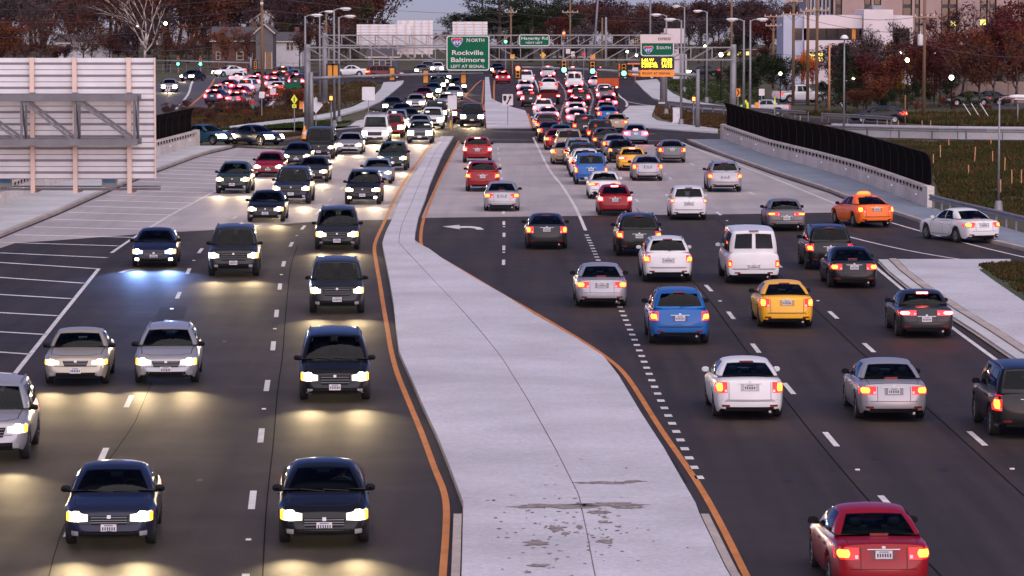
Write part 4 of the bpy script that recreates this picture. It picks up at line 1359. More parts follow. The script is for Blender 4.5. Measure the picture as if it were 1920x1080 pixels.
V = [
 # kind, colour, px, py, way, lights, label, options
 ('sedan', 'navy', 206, 1030, 'in', 'head', 'dark navy sedan with headlights on, nearest the camera at lower left', dict(spot=1)),
 ('sedan', 'black', 608, 1026, 'in', 'head', 'black sedan with headlights on beside the orange line, nearest the camera', dict(spot=1)),
 ('suv', 'silver', -22, 868, 'in', 'head', 'silver sport utility vehicle cut off by the left edge of the photo', dict(spot=1)),
 ('sedan', 'beige', 143, 724, 'in', 'head', 'pale beige sedan in the leftmost lane beside the white edge line', dict(spot=1)),
 ('wagon', 'silver', 312, 722, 'in', 'head', 'silver station wagon with bright headlights beside the beige sedan', dict(spot=1)),
 ('minivan', 'black', 628, 755, 'in', 'head', 'black minivan with headlights on beside the orange line, second from the camera', dict(spot=1)),
 ('suv', 'dark_grey', 632, 590, 'in', 'head', 'dark grey sport utility vehicle beside the widest bend of the left orange line', dict(spot=1)),
 ('sedan', 'navy', 289, 502, 'in', 'head_blue', 'dark blue sedan with bluish white headlights beside the hatched area', dict(spot=1, extras=('fog',))),
 ('big_suv', 'dark_grey', 438, 520, 'in', 'head', 'dark grey sport utility vehicle with a chrome grille at the start of the asphalt', dict(spot=1)),
 ('minivan', 'dark_grey', 632, 470, 'in', 'head', 'dark grey minivan crossing the joint between concrete deck and asphalt', dict(spot=1)),
 ('sedan', 'black', 498, 418, 'in', 'head', 'black sedan on the concrete deck in the second lane from the hatched area', dict(spot=1)),
 ('suv', 'green', 436, 364, 'in', 'head', 'dark green sport utility vehicle touching the hatched area on the deck', dict(spot=1)),
 ('big_suv', 'navy', 546, 384, 'in', 'head', 'navy sport utility vehicle with a chrome grille on the concrete deck', dict(spot=1)),
 ('suv', 'black', 680, 385, 'in', 'head', 'black sport utility vehicle with lit fog lamps beside the narrow median', dict(spot=1, extras=('fog',))),
 ('sedan', 'dark_grey', 586, 343, 'in', 'head', 'dark grey sedan on the deck just behind the navy sport utility vehicle', {}),
 ('sedan', 'red', 503, 333, 'in', 'head', 'red sedan with headlights on at the far end of the hatched area', {}),
 ('sedan', 'steel_blue', 706, 346, 'in', 'head', 'blue grey sedan half hidden behind a black sport utility vehicle by the median', dict(spot=1)),
 ('suv', 'green', 735, 321, 'in', 'head', 'dark green sport utility vehicle nearest the narrow median on the deck', {}),
 ('sedan', 'dark_grey', 556, 312, 'in', 'head', 'dark grey sedan between the red sedan and the tall dark van', {}),
 ('van', 'dark_grey', 598, 299, 'in', 'head', 'tall dark van facing the camera at the far end of the deck', {}),
 ('sedan', 'silver', 655, 290, 'in', 'head', 'silver sedan beside the tall dark van', {}),
 ('van', 'white', 703, 270, 'in', 'head', 'white van with a roof rack entering the near crossing', dict(extras=('rack',))),
 ('suv', 'red', 733, 259, 'in', 'head', 'red sport utility vehicle half hidden behind the white van with roof rack', {}),
 ('suv', 'grey', 787, 270, 'in', 'head', 'grey sport utility vehicle with headlights on in the near crossing', {}),
 ('suv', 'steel_blue', 742, 248, 'in', 'head', 'blue grey sport utility vehicle queuing behind the red one at the crossing', {}),
 ('sedan', 'dark_grey', 765, 237, 'in', 'head', 'dark grey sedan between the blue grey and white sport utility vehicles', {}),
 ('sedan', 'silver', 786, 251, 'in', 'head', 'silver sedan close behind the grey sport utility vehicle in the crossing', {}),
 ('suv', 'white', 810, 243, 'in', 'head', 'white sport utility vehicle with a dark slotted grille at the stop line', {}),
 ('suv', 'dark_grey', 817, 229, 'in', 'head', 'dark grey sport utility vehicle behind the white slotted grille one', {}),
 ('sedan', 'silver', 837, 204, 'in', 'head', 'silver sedan partly hidden by the sign back on the median nose', {}),
 ('sedan', 'silver', 851, 188, 'in', 'head', 'silver sedan in the lane next to the orange hatched median end', {}),
 ('suv', 'black', 859, 174, 'in', 'head', 'black sport utility vehicle right below the big green sign', {}),
 ('sedan', 'silver', 779, 206, 'in', 'head', 'silver sedan in the second lane from the far left walk', {}),
 ('sedan', 'maroon', 794, 191, 'in', 'head', 'maroon sedan behind a silver sedan in the far oncoming lanes', {}),
 ('sedan', 'teal', 811, 181, 'in', 'head', 'dark teal sedan in the far oncoming queue', {}),
 ('suv', 'dark_grey', 820, 172, 'in', 'head', 'dark grey sport utility vehicle behind the teal sedan far up the road', {}),
 ('sedan', 'black', 826, 163, 'in', 'head', 'black sedan far up the oncoming lanes behind the grey sport utility vehicle', {}),
 ('sedan', 'grey', 832, 154, 'in', 'head', 'grey sedan at the end of the far oncoming queue', {}),
 ('sedan', 'black', 735, 212, 'in', 'head', 'black sedan with an orange turn signal beside the far left walk', {}),
 ('sedan', 'dark_grey', 752, 226, 'in', 'head', 'dark grey sedan following the black one with the turn signal', {}),
 ('big_suv', 'black', 885, 238, 'in', 'head', 'black sport utility vehicle alone at the far stop line next to the median', {}),
 ('pickup_truck', 'maroon', 869, 232, 'in', 'head', 'dark red pickup truck half hidden behind the black one at the stop line', {}),
 ('suv', 'silver', 802, 139, 'in', 'head', 'silver sport utility vehicle left of the green sign at the far crossing', {}),
 ('sedan', 'white', 820, 137, 'in', 'head', 'white sedan beside the left edge of the big green sign', {}),
 ('sedan', 'grey', 790, 141, 'in', 'head', 'grey sedan with dazzling headlights at the far crossing', {}),
 ('sedan', 'dark_grey', 932, 139, 'in', 'head', 'dark grey sedan with headlights on just right of the big green sign', {}),
 ('sedan', 'teal', 425, 272, 'in', 'head', 'dark teal sedan driving along the cross street behind the parapet end', dict(head=52)),
 ('sedan', 'navy', 515, 273, 'in', 'head', 'navy sedan driving along the cross street beside the dirt island', dict(head=48)),
 ('sedan', 'silver', 317, 173, 'in', 'head', 'silver sedan with headlights on coming down the side road', dict(head=3)),
 ('sedan', 'black', 350, 153, 'in', 'head', 'black sedan with headlights on, second on the side road', dict(head=-18)),
 ('sedan', 'white', 405, 144, 'in', 'head', 'white sedan turning into the side road below the green signals', dict(head=-55)),
 # going away
 ('sedan', 'red', 1652, 1118, 'out', 'tail', 'red sedan at the bottom edge with tail lamps lit', {}),
 ('suv', 'black', 1932, 822, 'out', 'tail', 'black sport utility vehicle cut off by the right edge of the photo', {}),
 ('sedan', 'silver', 1673, 790, 'out', 'tail', 'silver sedan with tail lamps lit, second nearest on the right', {}),
 ('sedan', 'white', 1404, 787, 'out', 'tail', 'white sedan with tail lamps lit beside the square lane dots', {}),
 ('sedan', 'dark_grey', 1735, 634, 'out', 'brake', 'dark grey sedan with brake lamps on beside the right corner island', {}),
 ('sedan', 'yellow', 1474, 616, 'out', 'tail', 'yellow sedan between the blue vehicle and the dark sedan at the island', {}),
 ('suv', 'blue', 1274, 647, 'out', 'tail', 'bright blue sport utility vehicle on the asphalt near the lane dots', {}),
 ('sedan', 'silver', 1128, 577, 'out', 'tail', 'silver sedan crossing the lane dots beside the wide median', {}),
 ('sedan', 'black', 1600, 541, 'out', 'tail', 'black sedan just left of the corner island tip', {}),
 ('suv', 'black', 1556, 507, 'out', 'tail', 'black sport utility vehicle half hidden by the black sedan near the island', {}),
 ('van', 'white', 1412, 533, 'out', 'tail', 'white full size van with two rear windows', {}),
 ('crossover', 'white', 1252, 530, 'out', 'tail', 'white sport utility vehicle left of the white van', {}),
 ('suv', 'black', 1198, 481, 'out', 'tail', 'black sport utility vehicle just in front of the white one', {}),
 ('sedan', 'dark_grey', 1025, 468, 'out', 'tail', 'dark grey sedan in the turn lane beside the white turn arrow', {}),
 ('sedan', 'grey', 1474, 434, 'out', 'tail', 'grey sedan at the asphalt joint right of the white van', {}),
 ('sedan', 'orange', 1640, 427, 'out', 'tail', 'orange taxi with a glowing roof sign beside the right walk', dict(head=13, extras=('taxi',), cat='taxi', name='taxi')),
 ('sedan', 'white', 1838, 456, 'out', 'tail', 'white sedan joining from the ramp beside the guardrail', dict(head=22)),
 ('box_hatch', 'white', 1291, 413, 'out', 'tail', 'boxy white hatchback on the edge of the concrete deck', {}),
 ('hatchback', 'red', 1153, 405, 'out', 'brake', 'red hatchback with bright brake lamps at the end of the deck', {}),
 ('sedan', 'silver', 941, 397, 'out', 'tail', 'silver sedan in the turn lane on the concrete deck', {}),
 ('crossover', 'red', 905, 360, 'out', 'tail', 'red sport utility vehicle in the turn lane, nearer of two', {}),
 ('crossover', 'red', 895, 306, 'out', 'brake', 'red sport utility vehicle in the turn lane, farther of two', {}),
 ('crossover', 'silver', 1359, 361, 'out', 'tail', 'silver sport utility vehicle in the rightmost lane of the deck', {}),
 ('sedan', 'silver', 1214, 340, 'out', 'tail', 'silver sedan behind the yellow taxi cab on the deck', {}),
 ('sedan', 'white', 1134, 374, 'out', 'tail', 'white sedan between the red hatchback and the blue vehicle ahead', {}),
 ('suv', 'blue', 1108, 347, 'out', 'tail', 'blue sport utility vehicle on the deck ahead of the white sedan', {}),
 ('suv', 'white', 1098, 333, 'out', 'tail', 'white sport utility vehicle almost hidden ahead of the blue one on the deck', {}),
 ('suv', 'black', 1093, 322, 'out', 'tail', 'black sport utility vehicle in the queue ahead of the hidden white one', {}),
 ('suv', 'silver', 1084, 311, 'out', 'tail', 'silver sport utility vehicle in the queue beside the solid lane line', {}),
 ('sedan', 'gold', 1060, 309, 'out', 'tail', 'gold sedan next to the solid white lane line', {}),
 ('suv', 'gold', 1067, 292, 'out', 'tail', 'gold sport utility vehicle ahead of the gold sedan', {}),
 ('sedan', 'red', 1045, 282, 'out', 'tail', 'dark red sedan at the head of the deck in the left through lane', {}),
 ('sedan', 'teal', 1053, 272, 'out', 'tail', 'dark teal sedan in the near crossing ahead of the dark red one', {}),
 ('sedan', 'black', 1031, 266, 'out', 'tail', 'black sedan in the near crossing at the solid lane line', {}),
 ('sedan', 'yellow', 1186, 321, 'out', 'brake', 'yellow taxi cab with brake lamps on in the deck queue', dict(cat='taxi', name='taxi')),
 ('hatchback', 'black', 1165, 306, 'out', 'tail', 'black hatchback just ahead of the yellow taxi cab', {}),
 ('sedan', 'silver', 1154, 293, 'out', 'tail', 'silver sedan just ahead of the black hatchback', {}),
 ('suv', 'dark_grey', 1137, 286, 'out', 'tail', 'dark grey sport utility vehicle entering the near crossing', {}),
 ('big_suv', 'black', 1126, 274, 'out', 'tail', 'large black sport utility vehicle in the middle of the near crossing', {}),
 ('suv', 'black', 1097, 258, 'out', 'tail', 'black sport utility vehicle leaving the near crossing in the middle lane', {}),
 ('sedan', 'steel_blue', 1192, 271, 'out', 'brake', 'lilac grey coupe with brake lamps on in the right of the crossing', {}),
 ('sedan', 'gold', 1156, 248, 'out', 'tail', 'gold sedan leaving the crossing behind the blue sedan', {}),
 ('sedan', 'blue', 1140, 232, 'out', 'tail', 'bright blue sedan beyond the near crossing in the right lane', {}),
 ('sedan', 'silver', 1136, 221, 'out', 'tail', 'silver sedan just ahead of the bright blue sedan', {}),
 ('sedan', 'grey', 1260, 306, 'out', 'tail', 'grey sedan alone near the right walk on the deck', {}),
 ('sedan', 'silver', 1082, 238, 'out', 'brake', 'silver sedan with brake lamps on, last in the middle queue beyond the crossing', {}),
 ('sedan', 'white', 1080, 224, 'out', 'brake', 'white sedan with brake lamps on, second last in the middle queue', {}),
 ('sedan', 'maroon', 1079, 212, 'out', 'brake', 'maroon sedan with brake lamps on behind the black vehicle in the middle queue', {}),
 ('suv', 'black', 1088, 199, 'out', 'brake', 'black sport utility vehicle with brake lamps on in the middle queue', {}),
 ('sedan', 'red', 1080, 185, 'out', 'brake', 'red sedan with brake lamps on behind the far white van', {}),
 ('van', 'white', 1077, 169, 'out', 'brake', 'white van with brake lamps on far up the middle queue', {}),
 ('suv', 'dark_grey', 1074, 151, 'out', 'brake', 'dark grey sport utility vehicle at the head of the middle queue', {}),
 ('suv', 'white', 1019, 221, 'out', 'brake', 'white sport utility vehicle behind the tow truck', {}),
 ('sedan', 'silver', 1028, 233, 'out', 'brake', 'silver sedan second behind the tow truck', {}),
 ('sedan', 'white', 1019, 246, 'out', 'tail', 'white sedan next to the far median end', {}),
 ('suv', 'maroon', 1027, 256, 'out', 'tail', 'maroon sport utility vehicle at the far edge of the near crossing', {}),
 ('suv', 'black', 995, 201, 'out', 'brake', 'black sport utility vehicle with brake lamps on next to the far median', {}),
 ('sedan', 'grey', 986, 189, 'out', 'brake', 'grey sedan ahead of the black vehicle next to the far median', {}),
 ('sedan', 'silver', 984, 176, 'out', 'brake', 'silver sedan third in the queue at the red signal', {}),
 ('pickup_truck', 'white', 986, 161, 'out', 'brake', 'white pickup truck at the head of the queue at the red signal', {}),
 ('sedan', 'red', 1031, 164, 'out', 'brake', 'red sedan ahead of the tow truck', {}),
 ('suv', 'silver', 1027, 150, 'out', 'brake', 'silver sport utility vehicle at the head of the tow truck lane', {}),
 ('hatchback', 'red', 943, 157, 'out', 'brake', 'red hatchback waiting in the left turn bay below the red signal', {}),
 ('sedan', 'black', 936, 146, 'out', 'tail', 'black sedan ahead of the red hatchback in the left turn bay', {}),
 ('sedan', 'white', 1133, 184, 'out', 'brake', 'white sedan right behind the orange dump truck', {}),
 ('suv', 'grey', 1136, 194, 'out', 'brake', 'grey sport utility vehicle two behind the orange dump truck', {}),
 ('sedan', 'red', 1140, 208, 'out', 'brake', 'red sedan with brake lamps on ahead of the silver and blue sedans', {}),
 ('sedan', 'silver', 1118, 166, 'out', 'brake', 'silver sedan left of the orange dump truck', {}),
 ('suv', 'dark_grey', 1128, 151, 'out', 'brake', 'dark grey sport utility vehicle ahead of the orange dump truck', {}),
]
# the queue on the side road
for i, (kd, col, x, y, lab) in enumerate([
 ('sedan', 'silver', 402, 185, 'silver sedan in the left lane of the side road queue above the navy one'),
 ('sedan', 'navy', 399, 196, 'navy sedan last in the left lane of the side road queue'),
 ('sedan', 'maroon', 424, 174, 'maroon sedan third from the end in the left side road lane'),
 ('sedan', 'white', 443, 158, 'white sedan at the head of the left side road lane'),
 ('suv', 'white', 460, 178, 'white sport utility vehicle in the middle of the side road queue'),
 ('sedan', 'red', 445, 188, 'red sedan in the middle lane of the side road queue'),
 ('sedan', 'grey', 440, 200, 'grey sedan last in the middle lane of the side road queue'),
 ('sedan', 'silver', 474, 166, 'silver sedan ahead of the white vehicle on the side road'),
 ('sedan', 'dark_grey', 482, 156, 'dark grey sedan beside the wooden pole on the side road'),
 ('sedan', 'white', 517, 178, 'white sedan right of the wooden pole on the side road'),
 ('sedan', 'silver', 511, 170, 'silver sedan just ahead of the white sedan right of the pole'),
 ('sedan', 'maroon', 503, 190, 'maroon sedan last in the right lane of the side road queue'),
 ('suv', 'black', 532, 161, 'black sport utility vehicle in the right lane of the side road queue'),
 ('sedan', 'red', 512, 158, 'red sedan near the head of the side road queue'),
 ('suv', 'dark_grey', 555, 166, 'dark grey sport utility vehicle above the small green sign'),
 ('suv', 'grey', 530, 150, 'grey sport utility vehicle at the far head of the side road queue'),
 ('sedan', 'steel_blue', 548, 152, 'blue grey sedan at the far head of the side road queue'),
]):
    V.append((kd, col, x, y, 'out', 'brake', lab, dict(head=-9)))
for row in V:
    kd, col, px, py, way, li, lab, op = row
    op = dict(op)
    c, h = place(kd, px, py, way, op.pop('head', None))
    g = 'traffic on the oncoming lanes' if way == 'in' else 'traffic on the outbound lanes'
    if px < 575 and py < 210: g = 'traffic on the side road'
    vehicle(kd, col, c, h, lab, li, near=py > 275, spot=bool(op.pop('spot', 0)) or (way == 'in' and py > 150), group=g, **op)

# vehicles standing across the view
def across(kind, col, px, py, ang, label, lights='none', extras=(), **kw):
    g = G(px, py); g.z = 0.03
    vehicle(kind, col, g, R(ang), label, lights, near=False, group='vehicles on the crossing streets', extras=extras, **kw)
across('sedan', 'white', 655, 143, 92, 'white sedan crossing sideways behind the overhead sign frame')
across('minivan', 'maroon', 722, 148, -90, 'maroon minivan crossing sideways below the plain sign backs', 'tail')
across('sedan', 'dark_grey', 1318, 143, 95, 'dark grey sedan crossing sideways right of the express sign', 'head')
across('van', 'orange', 1197, 149, -92, 'orange van crossing sideways left of the express sign', 'none')
across('sedan', 'silver', 1432, 216, 82, 'silver sedan driving behind the far guardrail')
across('sedan', 'black', 1648, 231, 84, 'black sedan driving along the ramp behind the white barrier', 'tail')
across('pickup_truck', 'white', 1500, 193, -70, 'white pickup truck parked between the utility poles')
across('sedan', 'dark_grey', 1850, 198, 75, 'dark grey sedan parked below the beige wall')
across('sedan', 'green', 1815, 199, 100, 'dark green sedan parked below the beige wall under the maroon tree')

# orange dump truck and tow truck in the far queue
def dump_truck():
    c, h = place('dump', 1140, 180, 'out')
    r = empty('dump_truck', c, h, 'orange dump truck with a dark tarp in the far right queue', 'truck')
    o = paint('faded_orange', (0.50, 0.085, 0.02), 0.5, 0.0)
    MB().box((0, -.4, .95), (.9, 6.4, .25)).build('chassis', black_mat, r)
    b = MB()
    b.box((0, -1.2, 1.50), (2.35, 4.4, .85))
    bx = b.build('dump_box', o, r)
    for i in range(9):
        MB().box((-1.08 + i * .27, -3.43, 1.50), (.06, .06, .80)).build('tailgate_rib', o, bx)
    tp = MB()
    prof_ = [(-1.17, 1.93), (-1.17, 2.5), (-1.05, 2.85), (-.6, 3.08), (0, 3.15), (.6, 3.08), (1.05, 2.85), (1.17, 2.5), (1.17, 1.93)]
    rows = [[(x, y, z + (.04 * math.sin(y * 5 + x) if z > 2 else 0)) for x, z in prof_] for y in lin(-3.40, 1.0, 10)]
    tp.sheet(rows)
    for row in (rows[0], rows[-1]):
        tp.poly([Vector(p) for p in row])
    tp.build('tarp', mat('grey_tarp', (.045, .040, .046), .9, var=.2, scale=3), r)
    cabm = MB()
    cabm.box((0, 2.2, 1.75), (2.2, 1.6, 1.7)); cabm.box((0, 3.2, 1.3), (1.8, .8, .8))
    cabm.build('driver_cab', o, r)
    for sx in (-1, 1):
        t_ = MB().box((sx * .95, -3.48, .95), (.34, .06, .16)).build('taillight', lens_red, r)
        MB().box((sx * .95, -3.52, .95), (.2, .04, .11)).build('lamp_core', brake_on, t_)
        MB().box((sx * .85, -3.3, .62), (.5, .03, .6)).build('mud_flap', black_mat, r)
    ty, ri = wheel_meshes(.5)
    for y in (-2.5, -1.4, 2.6):
        for sx in (-1, 1):
            w = mk('wheel', ty, black_mat, r, loc=(sx * .95, y, .5), rot=(0, 0, 0 if sx > 0 else math.pi))
            mk('rim', ri, rim_mat, w)
dump_truck()
def tow_truck():
    c, h = place('tow', 1029, 196, 'out')
    r = empty('tow_truck', c, h, 'dark red flatbed tow truck carrying a white sedan', 'truck')
    p = PAINT['maroon']
    MB().box((0, -.6, .85), (.9, 6.2, .25)).build('chassis', black_mat, r)
    fb = MB(); fb.box((0, -1.1, 1.10), (2.4, 5.6, .14)); fb.box((-1.17, -1.1, 1.2), (.08, 5.6, .1)); fb.box((1.17, -1.1, 1.2), (.08, 5.6, .1))
    fb.build('flatbed', p, r)
    MB().box((0, -3.88, .85), (2.3, .16, .34)).build('rear_bumper', p, r)
    MB().box((0, 2.75, 1.7), (2.1, 1.5, 1.6)).build('driver_cab', p, r)
    MB().box((0, 3.9, 1.2), (1.9, .9, .8)).build('bonnet', p, r)
    MB().box((0, 1.98, 2.0), (1.7, .03, .6)).build('rear_window', glass_solid, r)
    for sx in (-1, 1):
        t_ = MB().box((sx * .95, -3.99, .88), (.42, .06, .18)).build('taillight', lens_red, r)
        MB().box((sx * .95, -4.03, .88), (.26, .04, .12)).build('lamp_core', brake_on, t_)
    ty, ri = wheel_meshes(.45)
    for y in (-2.4, 3.0):
        for sx in (-1, 1):
            w = mk('wheel', ty, black_mat, r, loc=(sx * .92, y, .45), rot=(0, 0, 0 if sx > 0 else math.pi))
            mk('rim', ri, rim_mat, w)
    d = Vector((-math.sin(h), math.cos(h), 0))
    vehicle('sedan', 'white', Vector(c) - d * 1.2 + Vector((0, 0, 1.175)), h, 'white sedan riding on the flatbed of the tow truck', 'none', near=False)
tow_truck()

# ================================================================ SIGNS, GANTRIES, SIGNALS
sign_green = mat('sign_green', (0.0015, 0.105, 0.050), 0.6, var=0.08, scale=2, spec=0.15)
sign_white = mat('sign_white', (0.62, 0.58, 0.60), 0.5, var=0.04)
sign_pink = mat('sign_pale_panel', (0.60, 0.50, 0.50), 0.5, var=0.04)
sign_orange = mat('sign_orange', (0.85, 0.27, 0.02), 0.5, var=0.05)
sign_yellow = mat('sign_fluorescent', (0.72, 0.80, 0.03), 0.5, var=0.04)
sign_amber = mat('sign_amber', (0.80, 0.42, 0.02), 0.5, var=0.04)
sign_blue = mat('shield_blue', (0.01, 0.07, 0.36), 0.5, var=0.04)
sign_red = mat('shield_red', (0.55, 0.02, 0.04), 0.5, var=0.04)
sign_black = mat('sign_black', (0.012, 0.012, 0.014), 0.6, var=0.05)
led_on = mat('led_text', (0.9, 0.6, 0.02), 0.5, var=0, emit=(1.0, 0.72, 0.03), es=0.9)
signal_yellow = mat('signal_housing', (0.62, 0.24, 0.02), 0.5, var=0.08)
lit_green = mat('signal_green_lit', (0.1, 0.8, 0.5), 0.4, var=0, emit=(0.05, 1.0, 0.55), es=3.5)
lit_red = mat('signal_red_lit', (0.9, 0.1, 0.05), 0.4, var=0, emit=(1.0, 0.06, 0.03), es=2.6)
lit_orange = mat('signal_hand_lit', (0.9, 0.3, 0.05), 0.4, var=0, emit=(1.0, 0.14, 0.02), es=2.4)
lamp_warm = mat('street_lamp_lit', (0.9, 0.9, 0.6), 0.4, var=0, emit=(0.95, 1.0, 0.55), es=2.5)
wood_pole = mat('wood_pole', (0.16, 0.095, 0.055), 0.85, var=0.25, scale=3, stretch=(4, 4, .3))
wood_pale = mat('raw_timber', (0.50, 0.24, 0.12), 0.8, var=0.2, scale=4)

def text_fit(s, x0, x1, z0, z1, y, m, parent, bold=0.0):
    """lettering fitted into the local box x0..x1, z0..z1 on a face looking to -Y"""
    me = TEXTS[s].copy()
    xs = [v.co.x for v in me.vertices]; ys = [v.co.y for v in me.vertices]
    a, b, c, d = min(xs), max(xs), min(ys), max(ys)
    for v in me.vertices:
        px, pz = (v.co.x - a) / (b - a), (v.co.y - c) / (d - c)
        v.co = (x0 + px * (x1 - x0), y, z0 + pz * (z1 - z0))
    me.materials.clear()
    return mk('lettering', me, m, parent)
def rrect(x0, x1, z0, z1, r, y, n=5):
    pts = []
    for cx, cz, a0 in ((x1 - r, z1 - r, 0), (x0 + r, z1 - r, 90), (x0 + r, z0 + r, 180), (x1 - r, z0 + r, 270)):
        for k in range(n):
            a = R(a0 + 90 * k / (n - 1))
            pts.append(Vector((cx + r * math.cos(a), y, cz + r * math.sin(a))))
    return pts
def plate(name, pts, thick, m, parent):
    """flat sheet with thickness, face toward -Y"""
    mb = MB()
    n = len(pts)
    back = [p + Vector((0, thick, 0)) for p in pts]
    mb.poly(pts)
    mb.poly(back[::-1])
    for k in range(n):
        mb.quad(pts[k], pts[(k + 1) % n], back[(k + 1) % n], back[k])
    return mb.build(name, m, parent)
def ring(name, o, i, m, parent):
    mb = MB()
    n = len(o)
    for k in range(n):
        mb.quad(o[k], o[(k + 1) % n], i[(k + 1) % n], i[k])
    return mb.build(name, m, parent)
def shield(parent, cx, cz, w, h, y):
    def out(s):
        pts = []
        for t in np.linspace(-1, 1, 9):
            pts.append(Vector((cx + s * w / 2 * t * .92, y, cz + h / 2 * s * (.94 - .06 * math.cos(t * math.pi * 2)))))
        for t in np.linspace(0, 1, 9):
            pts.append(Vector((cx + s * w / 2 * (math.cos(t * math.pi / 2) ** .75), y, cz + h / 2 * s * (.72 - 1.72 * t))))
        for t in np.linspace(1, 0, 9)[1:]:
            pts.append(Vector((cx - s * w / 2 * (math.cos(t * math.pi / 2) ** .75), y, cz + h / 2 * s * (.72 - 1.72 * t))))
        return pts
    sh = plate('route_shield', out(1.0), .01, sign_white, parent)
    pts = [p + Vector((0, -.006, 0)) for p in out(.92)]
    MB().poly(pts).build('shield_face', sign_blue, sh)
    top = [p + Vector((0, -.012, 0)) for p in out(.92)[:9]]
    zc_ = cz + h * .24
    MB().poly(top + [Vector((cx + w * .455, y - .012, zc_)), Vector((cx - w * .455, y - .012, zc_))]).build('shield_band', sign_red, sh)
    text_fit('495', cx - w * .36, cx + w * .36, cz - h * .24, cz + h * .19, y - .018, sign_white, sh)
    return sh

def truss(parent, a, b, z0, z1, dep, n, cw, bw, m, flip=False):
    """box girder between the points a and b (x, y): four chords, posts, diagonals"""
    a, b = Vector((a[0], a[1], 0)), Vector((b[0], b[1], 0))
    d = (b - a).normalized()
    q = Vector((-d.y, d.x, 0)) * (dep / 2)
    for s in (-1, 1):
        for z in (z0, z1):
            MB().bar(a + q * s + Vector((0, 0, z)), b + q * s + Vector((0, 0, z)), cw).build('chord', m, parent)
        for i in range(n + 1):
            p = a.lerp(b, i / n) + q * s
            MB().bar(p + Vector((0, 0, z0)), p + Vector((0, 0, z1)), bw).build('post', m, parent)
            if i < n:
                p2 = a.lerp(b, (i + 1) / n) + q * s
                left = (i < n / 2) != flip
                e0, e1 = (z1, z0) if left else (z0, z1)
                MB().bar(p + Vector((0, 0, e0)), p2 + Vector((0, 0, e1)), bw * .85).build('diagonal', m, parent)
    for i in range(n + 1):
        p = a.lerp(b, i / n)
        for z in (z0, z1):
            MB().bar(p - q + Vector((0, 0, z)), p + q + Vector((0, 0, z)), bw * .8).build('cross_tie', m, parent)

alu_shaded = mat('sign_flange_shaded', (0.30, 0.30, 0.33), 0.6, 0.1, var=0.08, scale=1.5)  # darker copy of the plank metal; ridge shading is put into the colour
# ---- the big sign seen from behind at the left
def back_sign():
    Y = 115.0
    root = empty('overhead_sign', at(-170, 540, Y) * Vector((1, 1, 0)) if False else Vector((at(-170, 300, Y).x, Y, 0)), 0, 'big overhead sign seen from behind with a steel truss at the upper left', 'sign')
    ox = root.location
    def L(px, py, y=Y):
        return at(px, py, y) - ox
    p0, p1 = L(-130, 335), L(289, 108)
    n = 10
    hgt = (p1.z - p0.z) / n
    for i in range(n):
        z = p0.z + hgt * i
        pl = MB().box(((p0.x + p1.x) / 2, 0, z + hgt / 2), (p1.x - p0.x, .05, hgt - .022)).build('sign_plank', alu, root)
        MB().box(((p0.x + p1.x) / 2, -.035, z + hgt * .52), (p1.x - p0.x - .01, .03, .075), rx=.5).build('plank_flange', alu_shaded, pl)
        MB().box(((p0.x + p1.x) / 2, .005, z), (p1.x - p0.x - .02, .03, .03)).build('plank_joint', galv_dark, pl)
    MB().box((p1.x + .02, -.02, (p0.z + p1.z) / 2), (.045, .12, p1.z - p0.z)).build('edge_trim', alu_rib_warm, root)
    for px in (-62, 63, 142.5, 244):
        a, b = L(px, 362), L(px, 108)
        MB().box((a.x, -.13, (a.z + b.z) / 2), (.13, .12, b.z - a.z)).build('sign_post', alu_rib_warm, root)
        for py in (176, 269):
            q = L(px, py)
            MB().box((q.x, -.24, q.z), (.16, .12, .10)).build('bracket', galv_dark, root)
    ya = -.55
    t0, t1 = L(0, 264.5, Y - .55), L(0, 181.5, Y - .55)
    ex, sx = L(264, 200, Y - .55).x, 0.0
    m = galv_dark
    for dy in (-.45, -1.55):
        for z in (t0.z, t1.z):
            MB().bar((sx, dy, z), (ex, dy, z), .19).build('chord', m, root)
    xs = [L(x, 200, Y - .55).x for x in (258, 148, 48, -62)] + [sx + .3]
    for i, x in enumerate(xs):
        for dy in (-.45, -1.55):
            MB().bar((x, dy, t0.z), (x, dy, t1.z), .07).build('post', m, root)
            if i:
                MB().bar((xs[i], dy, t1.z - .06), (xs[i - 1] - .08, dy, t0.z + .06), .075).build('diagonal', m, root)
        for z in (t0.z, t1.z):
            MB().bar((x, -.45, z), (x, -1.55, z), .07).build('cross_tie', m, root)
        MB().bar((x, -.45, t0.z), (x, -1.55, t1.z), .06).build('cross_diagonal', m, root)
    # lamp rail with two luminaires below the sign
    r0 = L(0, 354.5)
    for dz, hh in ((.05, .05), (-.03, .07)):
        MB().box(((sx + L(298, 354).x) / 2, .55 + dz, r0.z + dz), (L(298, 354).x - sx, .08, hh)).build('lamp_rail', galv_dark, root)
    for px in (5, 202, -190 + 65):
        q = L(px, 342)
        lb = MB(); lb.box((q.x, .62, q.z), (.46, .34, .26), rx=.25)
        lm = lb.build('luminaire', mat('luminaire_grey', (.35, .36, .38), .4, .2), root)
        MB().box((q.x, .43, q.z + .03), (.36, .02, .15), rx=.25).build('lamp_glass', mat('lamp_glass_blue', (.10, .25, .40), .15, var=.2), lm)
        MB().box((q.x, .6, q.z - .15), (.2, .12, .06)).build('lamp_foot', galv_dark, lm)
    for px in (63, 142.5, 244):
        a = L(px + 6, 360)
        MB().box((a.x, .35, a.z + .02), (.06, .9, .06)).build('rail_bracket', mat('rusty_bracket', (.28, .12, .08), .8, var=.25, scale=8), root)
    MB().tube((0, -1.0, 0), (0, -1.0, t1.z + .4), .28, .24, 16).build('column', galv, root, smooth=True)
back_sign()

